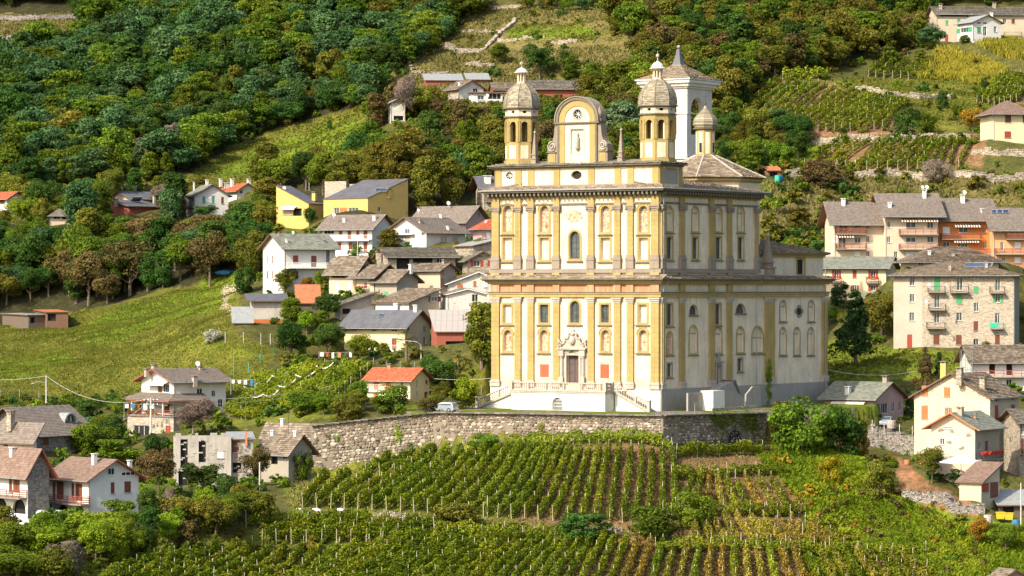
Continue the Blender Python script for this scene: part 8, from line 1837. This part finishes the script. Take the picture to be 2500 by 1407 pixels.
# ---------------------------------------------------------------- vineyards
postme={}
def post_mesh(h_):
 if h_ not in postme:mb=MB();mb.tube([(0,0,-.5),(0,0,h_)],[.05,.04],6);postme[h_]=mesh_from(mb,'post',M['post'])
 return postme[h_]
def vine_row(a,b,label,group,hgt=1.95,dens=120,size=.27,thick=.42,kind='vine',ps=5.2,ph=2.15,gap=.0,low=.35,wig=.15):
 L=np.linalg.norm((b-a)[:2]);
 if L<1.5:return
 n=max(3,int(L/1.0));xs=np.linspace(a[0],b[0],n+1);ys_=np.linspace(a[1],b[1],n+1);d=np.array([b[0]-a[0],b[1]-a[1]])/L;nn=np.array([-d[1],d[0]])
 wob=(vn(xs,ys_,5,21)-.5)*wig*2;xs=xs+nn[0]*wob;ys_=ys_+nn[1]*wob;zs=ground(xs,ys_)
 g=rng;m=int(L*dens);t_=g.uniform(0,1,m);cl=vn(t_*L,np.full(m,a[0]*3.1),1.1,5);keep=(cl>gap);t_=t_[keep];cl=cl[keep];m=len(t_)
 f=t_*n;x=np.interp(f,np.arange(n+1),xs);y=np.interp(f,np.arange(n+1),ys_);z=np.interp(f,np.arange(n+1),zs)
 hh=g.uniform(low,1,m)**.8;th=thick*(.55+.9*cl);ang=g.uniform(0,6.283,m);rr=g.uniform(.3,1,m)**.5
 zz_=low+(hgt-low)*(.5+.5*np.sin(ang)*rr)*(.55+.8*cl);of=np.cos(ang)*rr*th
 p=np.stack([x+nn[0]*of,y+nn[1]*of,z+zz_],1);nr=np.stack([nn[0]*np.cos(ang),nn[1]*np.cos(ang),np.sin(ang)+.3],1)
 v,fq=leaf_cloud(p,nr,size,None,1.0,int(abs(a[0]*77+b[1]*13))%9999)
 t=thing('vine_row',label,'vine row',a,group);tone=float(vn(a[0],b[0],12,31));r_=np.clip(vn(x,y,2.2,9)*.5+g.uniform(0,.55,m)+(tone-.5)*.35,0,1)
 me=np_mesh('vine_leaves',v-ORG[t],fq,r_,[LM[kind]]);o=bpy.data.objects.new('foliage',me);COL.objects.link(o);o.parent=t
 tm=MB();k=int(L/1.1)
 for i in range(k):q=(i+.5)/k*n;px,py,pz=np.interp(q,np.arange(n+1),xs),np.interp(q,np.arange(n+1),ys_),np.interp(q,np.arange(n+1),zs);tm.tube([(px,py,pz-.2),(px+rnd.uniform(-.1,.1),py+rnd.uniform(-.1,.1),pz+low+.4)],[.045,.03],3)
 part('vine_stems',tm,M['bark'],t,kind='stuff')
 k=max(1,int(round(L/ps)))
 for i in range(k+1):
  q=i/k*n;pz=np.interp(q,np.arange(n+1),zs);inst('post',post_mesh(ph),(np.interp(q,np.arange(n+1),xs),np.interp(q,np.arange(n+1),ys_),pz),t,(rnd.uniform(-.07,.07),rnd.uniform(-.07,.07),0))
def vine_block(keys,n,label,group,zk='0',ymin=0,**kw):
 ks_=[(np.array([*Z(zk,*a)]),np.array([*Z(zk,*b)]))for a,b in keys];m=len(ks_)-1
 ln=[0]
 for i in range(m):ln.append(ln[-1]+abs(ks_[i+1][0][0]-ks_[i][0][0])+abs(ks_[i+1][0][1]-ks_[i][0][1])*.3)
 for i in range(n):
  f=i/(n-1)*ln[-1];A=np.array([np.interp(f,ln,[k[0][c]for k in ks_])for c in(0,1)]);B=np.array([np.interp(f,ln,[k[1][c]for k in ks_])for c in(0,1)])
  vine_row(hit(*A,ymin),hit(*B,ymin),nth(i+1)+' from the left: '+label,group,**{q:(w_(i/(n-1))if callable(w_)else w_)for q,w_ in kw.items()})
vine_block([((738,1240),(800,1175)),((841,1243),(960,1170)),((946,1247),(1100,1112)),((1054,1255),(1200,1104)),((1216,1266),(1330,1104)),((1342,1271),(1412,1106)),((1463,1279),(1492,1108)),((1535,1276),(1556,1110)),((1600,1262),(1604,1112)),((1650,1250),(1640,1114))],28,'long vine row running up to the foot of the church wall','vine rows below the church wall',kind=lambda f:'vine' if f<.62 or int(f*53)%2 else 'vineold')
vine_block([((890,1165),(950,1120)),((930,1165),(1010,1106)),((965,1165),(1060,1100))],3,'short vine row under the left part of the church wall','short vine rows under the wall corner')
vine_block([((640,1330),(740,1285)),((730,1332),(850,1290)),((830,1330),(960,1285)),((930,1330),(1060,1292))],9,'vine row with tall pale stakes on the lower left terrace','vine rows of the lower left terrace',ps=3.2)
vine_block([((240,1450),(420,1365)),((420,1460),(620,1345)),((620,1460),(860,1350)),((800,1460),(1030,1318)),((1000,1460),(1190,1318)),((1250,1460),(1370,1325)),((1390,1460),(1462,1325)),((1540,1460),(1580,1338)),((1700,1460),(1712,1350)),((1900,1460),(1872,1358)),((2100,1460),(2050,1362)),((2330,1460),(2230,1375))],60,'vine row of the lowest vineyard running down out of the picture','vine rows of the lowest vineyard',kind=lambda f:'vine' if f<.6 or int(f*117)%3==0 else 'vineold')
vine_block([((1665,1252),(1690,1178)),((1760,1255),(1750,1180)),((1850,1262),(1810,1180)),((1930,1268),(1880,1185))],9,'ragged turning vine row right of the long straight rows','ragged vine rows right of the straight ones',kind=lambda f:'vineold' if int(f*20)%2 else 'vine',gap=.3,dens=100)
vine_block([((1700,1335),(1690,1275)),((1800,1338),(1760,1278)),((1900,1342),(1850,1280)),((2060,1348),(2000,1290))],11,'thin yellowing vine row among the brown bushes','thin yellowing vine rows',kind=lambda f:'vineold',gap=.38,dens=100)
for a,b,lb in(((1640,1172),(1910,1160),'upper cross trellis of vines right of the straight rows'),((1650,1120),(1860,1112),'vine trellis running along the foot of the shaded wall'),((1640,1268),(1950,1262),'middle cross trellis of vines above the yellowing rows'),((1600,1352),(2260,1360),'lowest cross trellis of vines spanning the right vineyard'),((1240,1100),(1640,1106),'vine trellis hanging along the foot of the sunlit wall'),((1060,1300),(1400,1312),'cross trellis of vines below the spiky olive bush'),((600,1285),(900,1278),'cross trellis of vines at the top of the lower left terrace')):
 vine_row(hit(*a),hit(*b),lb,None,2.1,150,.27,.6,'vine',5,2.3)
vine_block([((360,870),(640,640)),((440,915),(760,640)),((530,960),(880,650)),((650,995),(1010,690)),((780,1008),(1150,720)),((925,1018),(1300,745)),((1090,1010),(1450,770)),((1270,1000),(1560,785)),((1415,985),(1620,800))],19,'long vine row climbing the hill vineyard behind the church','vine rows of the hill vineyard','t',hgt=1.9,dens=42,size=.40,thick=.42,ps=7,ph=2.2,low=.5)
vine_block([((830,1285),(1080,1095)),((1000,1290),(1260,1095)),((1155,1300),(1430,1095)),((1380,1300),(1640,1090)),((1600,1300),(1830,1090)),((1760,1298),(1960,1090)),((1915,1290),(2040,1095)),((2000,1285),(2085,1120))],16,'vine row of the small vineyard between two hill walls','vine rows between the hill walls','t',hgt=2.0,dens=44,size=.40,thick=.42,ps=6,ph=2.3,low=.5)
vine_block([((2140,790),(2330,600)),((2220,800),(2400,590)),((2320,810),(2480,600)),((2440,780),(2560,640))],8,'vine row at the right edge above the yellow villa','vine rows above the yellow villa','t',hgt=1.9,dens=40,size=.42,ps=7,low=.5)
vine_block([((1310,590),(1430,475)),((1400,600),(1560,470)),((1520,600),(1760,470)),((1620,610),(1800,480))],6,'vine row in the small plot left of the corn field','vine rows beside the corn field','t',hgt=1.9,dens=36,size=.42,ps=8,low=.5)
vine_row(hit(*Z('t',660,610)),hit(*Z('t',1000,600)),'leafy hedge of vines along the top of the hill vineyard',None,3.2,60,.5,1.2,'vine',8,2.2)
# netted pergola vines left of the red roof
for i in range(9):
 f=i/8;A=(565+150*f*.2,1010-95*f);
 A=(560+60*f,1018-78*f);B=(800+110*f,1000-92*f)
 vine_row(hit(*A,520),hit(*B,520),nth(i+1)+' pergola vine row from the front, left of the red-roofed house','pergola vine rows',2.3,170,.28,1.0,'vine',5,2.4,0,.7)
for i,(a,b)in enumerate((((265,795),(365,765)),((365,765),(460,725)),((460,720),(570,690)),((280,835),(400,850)),((400,850),(505,820)),((500,790),(625,745)),((620,715),(760,690)),((765,655),(885,630)),((835,615),(920,560)),((1030,770),(1110,735)))):
 p,q=hit(*Z('4',*a),520),hit(*Z('4',*b),520);mb=MB();m=12;L_=[p+(q-p)*j/m+UP*(2.7-.7*math.sin(math.pi*j/m))for j in range(m+1)]
 for j in range(m):w=.06+.02*math.sin(j*2.1+i);mb.prism([L_[j]+UP*w,L_[j+1]+UP*w,L_[j+1]-UP*w,L_[j]-UP*w],np.array([0,.05,0]))
 solo('netting_ribbon',mb,M['net'],nth(i+1)+' ribbon of white netting on the pergola vines, counted from the lower left','netting','netting ribbons on the pergola vines')
# corn field and grass, which nobody could count
def blades(name,label,polys,n,h0,h1,w,mat,ymax=1200,cat=None,lean=.35):
 m=np.zeros(NC,bool)
 for q in polys:m|=pip(cu,cv,q)
 m&=cy_<ymax;idx=np.nonzero(m)[0]
 if len(idx)==0:return
 pick=rng.choice(idx,n);x=cx_[pick]+rng.normal(0,1.3,n);y=cy_[pick]+rng.normal(0,1.3,n)
 z=ground(x,y);u_,v_=uvof(x,y,z);ok=np.zeros(n,bool)
 for q in polys:ok|=pip(u_,v_,q)
 ok&=~pip(x,y,PLATP)if name!='lawn_grass' else ok
 for h in HOUSES:
  a=(x-h['o'][0])*h['dR'][0]+(y-h['o'][1])*h['dR'][1];b=(x-h['o'][0])*h['dL'][0]+(y-h['o'][1])*h['dL'][1];ok&=~((a>-.5)&(a<h['A']+.5)&(b>-.5)&(b<h['B']+.5))
 x,y,z=x[ok],y[ok],z[ok];n=len(x);H=rng.uniform(h0,h1,n)*(.6+.8*vn(x,y,3,40));a=rng.uniform(0,6.283,n);dx,dy=np.cos(a)*w*rng.uniform(.6,1.4,n),np.sin(a)*w;lx,ly=rng.normal(0,lean,n)*H,rng.normal(0,lean,n)*H
 v=np.stack([np.stack([x-dx,y-dy,z-.1],1),np.stack([x+dx,y+dy,z-.1],1),np.stack([x+dx*.7+lx,y+dy*.7+ly,z+H],1),np.stack([x-dx*.7+lx,y-dy*.7+ly,z+H*.9],1)],1).reshape(-1,3)
 r_=np.clip(vn(x,y,7,41)*.5+vn(x,y,1.5,42)*.25+rng.uniform(0,.35,n),0,1);me=np_mesh(name,v,np.arange(n*4).reshape(-1,4),r_,[LM[mat]]);o=bpy.data.objects.new(name,me);COL.objects.link(o);o['kind']='stuff';o['label']=label;o['category']=cat or name.replace('_',' ')
MEAD=[[(-60,800),(120,775),(300,740),(500,695),(585,675),(575,760),(560,800),(680,860),(650,900),(600,960),(330,985),(-60,990)]]
blades('meadow_grass','sunlit uncut grass of the big meadow',MEAD,90000,.08,.22,.10,'grass',cat='grass')
blades('slope_grass','bright grass on the upper slopes and lawns',[[(440,440),(560,365),(760,290),(880,260),(900,340),(800,440),(640,480),(450,470)],[(60,480),(280,460),(300,500),(200,540),(-60,560)],[(1230,55),(1450,50),(1560,80),(1500,105),(1240,108)],[(1040,85),(1220,80),(1185,120),(1040,120)],[(2020,840),(2370,865),(2360,920),(2020,935)],[(1990,190),(2480,190),(2480,250),(2260,330),(2100,225)]],26000,.15,.45,.22,'grass',cat='grass')
blades('knoll_weeds','bright yellow-green weeds covering the knoll',[[(1850,1085),(1960,1075),(2130,1120),(2185,1215),(2380,1290),(2600,1280),(2600,1430),(1960,1430),(1960,1230),(1860,1130)]],60000,.2,.7,.16,'vine',cat='weeds',lean=.6)
blades('vineyard_weeds','grass and weeds between the vine rows',[[(700,1150),(860,1110),(1640,1090),(1960,1120),(2000,1430),(100,1440),(300,1340),(700,1250)]],24000,.08,.3,.14,'drygrass',cat='weeds')
blades('dry_grass','dry brown grass on the terraced hill',[[(880,160),(1030,80),(1150,20),(1500,20),(1490,50),(1230,55),(1190,125),(1560,110),(1560,240),(1200,270),(1000,260),(880,220)],[(1860,440),(2100,430),(2600,425),(2600,500),(2050,520),(2020,640),(1860,600)],[(-60,40),(190,30),(215,90),(130,190),(-60,200)]],50000,.2,.7,.25,'drygrass',cat='dry grass')
blades('corn_field','ripening yellow corn field on the hill at upper right',[[(2240,195),(2250,165),(2290,120),(2340,125),(2460,170),(2450,200),(2400,210),(2330,195)],[(2380,105),(2480,95),(2520,120),(2500,150),(2440,140)]],34000,.9,1.7,.11,'corn',cat='corn field',lean=.3)
# ---------------------------------------------------------------- extras fixed to particular houses
def find(s):return next(h for h in HOUSES if s in h['label'])
def roof_hit(h,u,v):
 for s_ in range(600):
  p=P(u,v,h['o'][1]+s_*.06-2);q=p-h['o'];a,b=q@h['dR'],q@h['dL']
  if-1<a<h['A']+1 and-1<b<h['B']+1 and p[2]<=h['zroof'](min(max(a,0),h['A']),min(max(b,0),h['B'])):return p
 return P(u,v,h['o'][1]+4)
h=find('arched metal dormer');p=roof_hit(h,*Z('5',436,468));ax=np.array([.72,-.70,0]);ax/=np.linalg.norm(ax);FD=Face(p,np.cross(UP,ax),ax);rD=52/2.5257*p[1]/FPX;n=12
mb=MB()
for i in range(n):
 a0,a1=math.pi*i/n,math.pi*(i+1)/n;c=lambda a,d,k=1.:FD.pt(rD*k*math.cos(a),p[2]+.1+rD*k*1.25*math.sin(a),d)
 mb.add([c(a0,.15),c(a1,.15),c(a1,-6.5),c(a0,-6.5)],[(0,3,2,1)]);mb.add([c(a0,.15),c(a1,.15),c(a1,.15,.86),c(a0,.15,.86),c(a1,-.5,.86),c(a0,-.5,.86)],[(0,1,2,3),(3,2,4,5)])
do=part('dormer',mb,M['metal'],h['t'],smooth=False);mb=MB();FD.poly(mb,[(rD*.86*math.cos(math.pi*(n-i)/n),p[2]+.1+rD*1.07*math.sin(math.pi*(n-i)/n))for i in range(n+1)],-.55,-.5);part('dormer_pane',mb,M['glass'],do)
mb=MB()
for x in(-.3,.3):FD.box(mb,rD*x-.05,rD*x+.05,p[2]+.1,p[2]+rD*.95,-.49,-.42)
FD.box(mb,-rD*.86,rD*.86,p[2]+.1,p[2]+.25,-.49,-.4);part('dormer_frame',mb,M['trimw'],do)
h=find('villa with brown');FLv,FRv=h['FL'],h['FR'];z1,z0=FLv.sz(*Z('5',980,277))[1],FLv.sz(*Z('5',980,322))[1]+.1;mb=MB();k=MB();d=2.6
for q in([FLv.pt(-h['B']-d,z0,d),FLv.pt(d,z0,d),FLv.pt(0,z1,0),FLv.pt(-h['B'],z1,0)],[FRv.pt(-d,z0,d),FRv.pt(5.5,z0,d),FRv.pt(5.5,z1,0),FRv.pt(0,z1,0)]):
 slab_plane(mb,*q,.38,.34,.04,.02,77);k.prism([x-UP*.01 for x in q],-UP*.22)
o=part('porch_roof',mb,M['tilegr'],h['t']);part('roof_deck',k,M['redwood'],o)
mb=MB()
for a in(-h['B']+.3,-h['B']/2,-.2):FLv.box(mb,a-.12,a+.12,h['z0']-.5,z0,1.9,2.15)
part('porch_post',mb,M['whitewall'],h['t'],kind='stuff')
h=find('stone garage');mb=MB();FG=h['FL'];zt=h['ze']+.12
for q in(.35,.7,1.0):mb.tube([FG.pt(-h['B'],zt+q,-.1),FG.pt(0,zt+q,-.1)],.035,4)
for i in range(12):a=-h['B']*i/11;mb.tube([FG.pt(a,zt-.1,-.1),FG.pt(a,zt+1.0,-.1)],.03,4)
part('railing',mb,M['redwood'],h['t'])
h=find('half-built house');mb=MB();FS=h['FR']
for a in np.arange(-2.2,0,.9):
 for dd in(.2,1.2):mb.tube([FS.pt(a,h['z0']-1,dd),FS.pt(a,h['ze']+1.6,dd)],.045,4)
for q in np.arange(.5,7.5,1.6):
 for dd in(.2,1.2):mb.tube([FS.pt(-2.2,h['z0']+q,dd),FS.pt(-.4,h['z0']+q,dd)],.035,4)
solo('scaffolding',mb,M['metal'],'metal scaffolding tower beside the half-built house','scaffolding')
h=find('patches of bare stone');FL_=h['FL']
for(x0,y0,x1,y1)in((822,545,845,562),(893,552,920,566),(986,573,1007,588),(873,618,888,636),(945,650,968,666),(888,703,904,717),(917,708,941,720),(980,705,996,720)):
 rc=FL_.rect(*Z('7',x0,y0),*Z('7',x1,y1));mb=MB()
 for i in range(6):
  a=rnd.uniform(rc[0],rc[1]);z_=rnd.uniform(rc[2],rc[3]);FL_.box(mb,a-.25,a+.2,z_-.1,z_+.1,.003+i*.004,.03+i*.006)
 part('bare_stones',mb,M['wstone'],h['t'],kind='stuff')
# low wall at the side stair, ivy and tufts on the terrace wall
mb=MB();c0,c1=dq.sz(1706,980)[0],q0;dq.box(mb,c0,c1,zgr-.5,zz3(958),-2.2,-1.9);part('low_wall',mb,M['plinth'],ss)
def ivy(label,spots,kind='mid',nm='ivy'):
 ps,ns=[],[]
 for i,u,v,w,h_ in spots:
  Fw,s_,z_=onwall(i,u,v,.2);n=int(90*w*h_)
  for _ in range(n):
   a,b=rnd.gauss(0,.42),rnd.gauss(0,.42);ps.append(Fw.pt(s_+a*w,z_+b*h_-abs(a)*.2,rnd.uniform(.1,.5)));ns.append(Fw.en+UP*.5)
 if not ps:return
 ps=np.array(ps);v,f=leaf_cloud(ps,np.array(ns),.2,None,1.0,len(ps));o_=ps.mean(0);me=np_mesh(nm,v-o_,f,np.clip(rng.uniform(0,1,len(ps)),0,1),[LM[kind]]);o=bpy.data.objects.new(nm,me);COL.objects.link(o);o.location=tuple(o_);o['label']=label;o['category']='climbing plant'
ivy('ivy curtain hanging over the arch in the shaded wall',[(2,1745,1022,1.6,1.6),(2,1765,1030,1.8,2.2),(2,1790,1020,1.6,1.3),(2,1820,1025,1.8,2.2),(2,1842,1032,1.4,2.4)])
ivy('creeper streak running down the sunlit wall left of centre',[(0,970,1050,.5,1.4),(0,972,1065,.7,1.4)],'bright');ivy('thin creeper on the sunlit wall below the terrace',[(1,1318,1050,.4,1.8),(1,1322,1040,.5,.8)],'bright')
ivy('small plant tuft growing from the wall joints near its left end',[(0,822,1066,.7,.6)],'bright');ivy('second small tuft in the wall just left of the first drain holes',[(0,797,1063,.5,.5)],'mid')
# broken wall tops, block courses and brick patches of the ruin
for key in('roofless block-built','right half of the ruin'):
 h=find(key);FQ=h['FR'];mb=MB();x=0
 while x<h['A']-.5:
  w=rnd.uniform(.4,.55);n=rnd.choice([0,0,1,1,2,3])if key[0]=='r' else rnd.choice([0,1])
  for q in range(n):FQ.box(mb,x,x+w*.96,h['ze']+q*.24,h['ze']+q*.24+.22,-.32,-.02)
  x+=w
 part('broken_blocks',mb,M['block'],h['t'],kind='stuff');mb=MB()
 for i in range(60):
  a,z_=rnd.uniform(.3,h['A']-.8),h['z0']+.25*int(rnd.uniform(4,30));
  if z_<h['ze']-.4:FQ.box(mb,a,a+.45,z_,z_+.2,.004,.03+.03*rnd.random())
 part('proud_blocks',mb,M['stone' if key[1]=='i' else 'block'],h['t'],kind='stuff')
h=find('right half of the ruin');rc=h['FR'].rect(*Z('5',1400,640),*Z('5',1432,720));mb=MB();h['FR'].box(mb,max(.05,rc[0]),rc[1],rc[2],rc[3],.004,.03);part('brick_patch',mb,M['terracotta'],h['t'])
for i,(k_,u,v)in enumerate(((0,905,1035),(0,1010,1016),(1,1150,1014),(1,1390,1018),(1,1560,1018),(1,1220,1080),(2,1668,1040),(2,1700,1014))):
 ivy('%s grassy tuft from the left growing on the top of the church wall'%nth(i+1),[(k_,u,v,.7,.35)],'grass','wall_tuft')
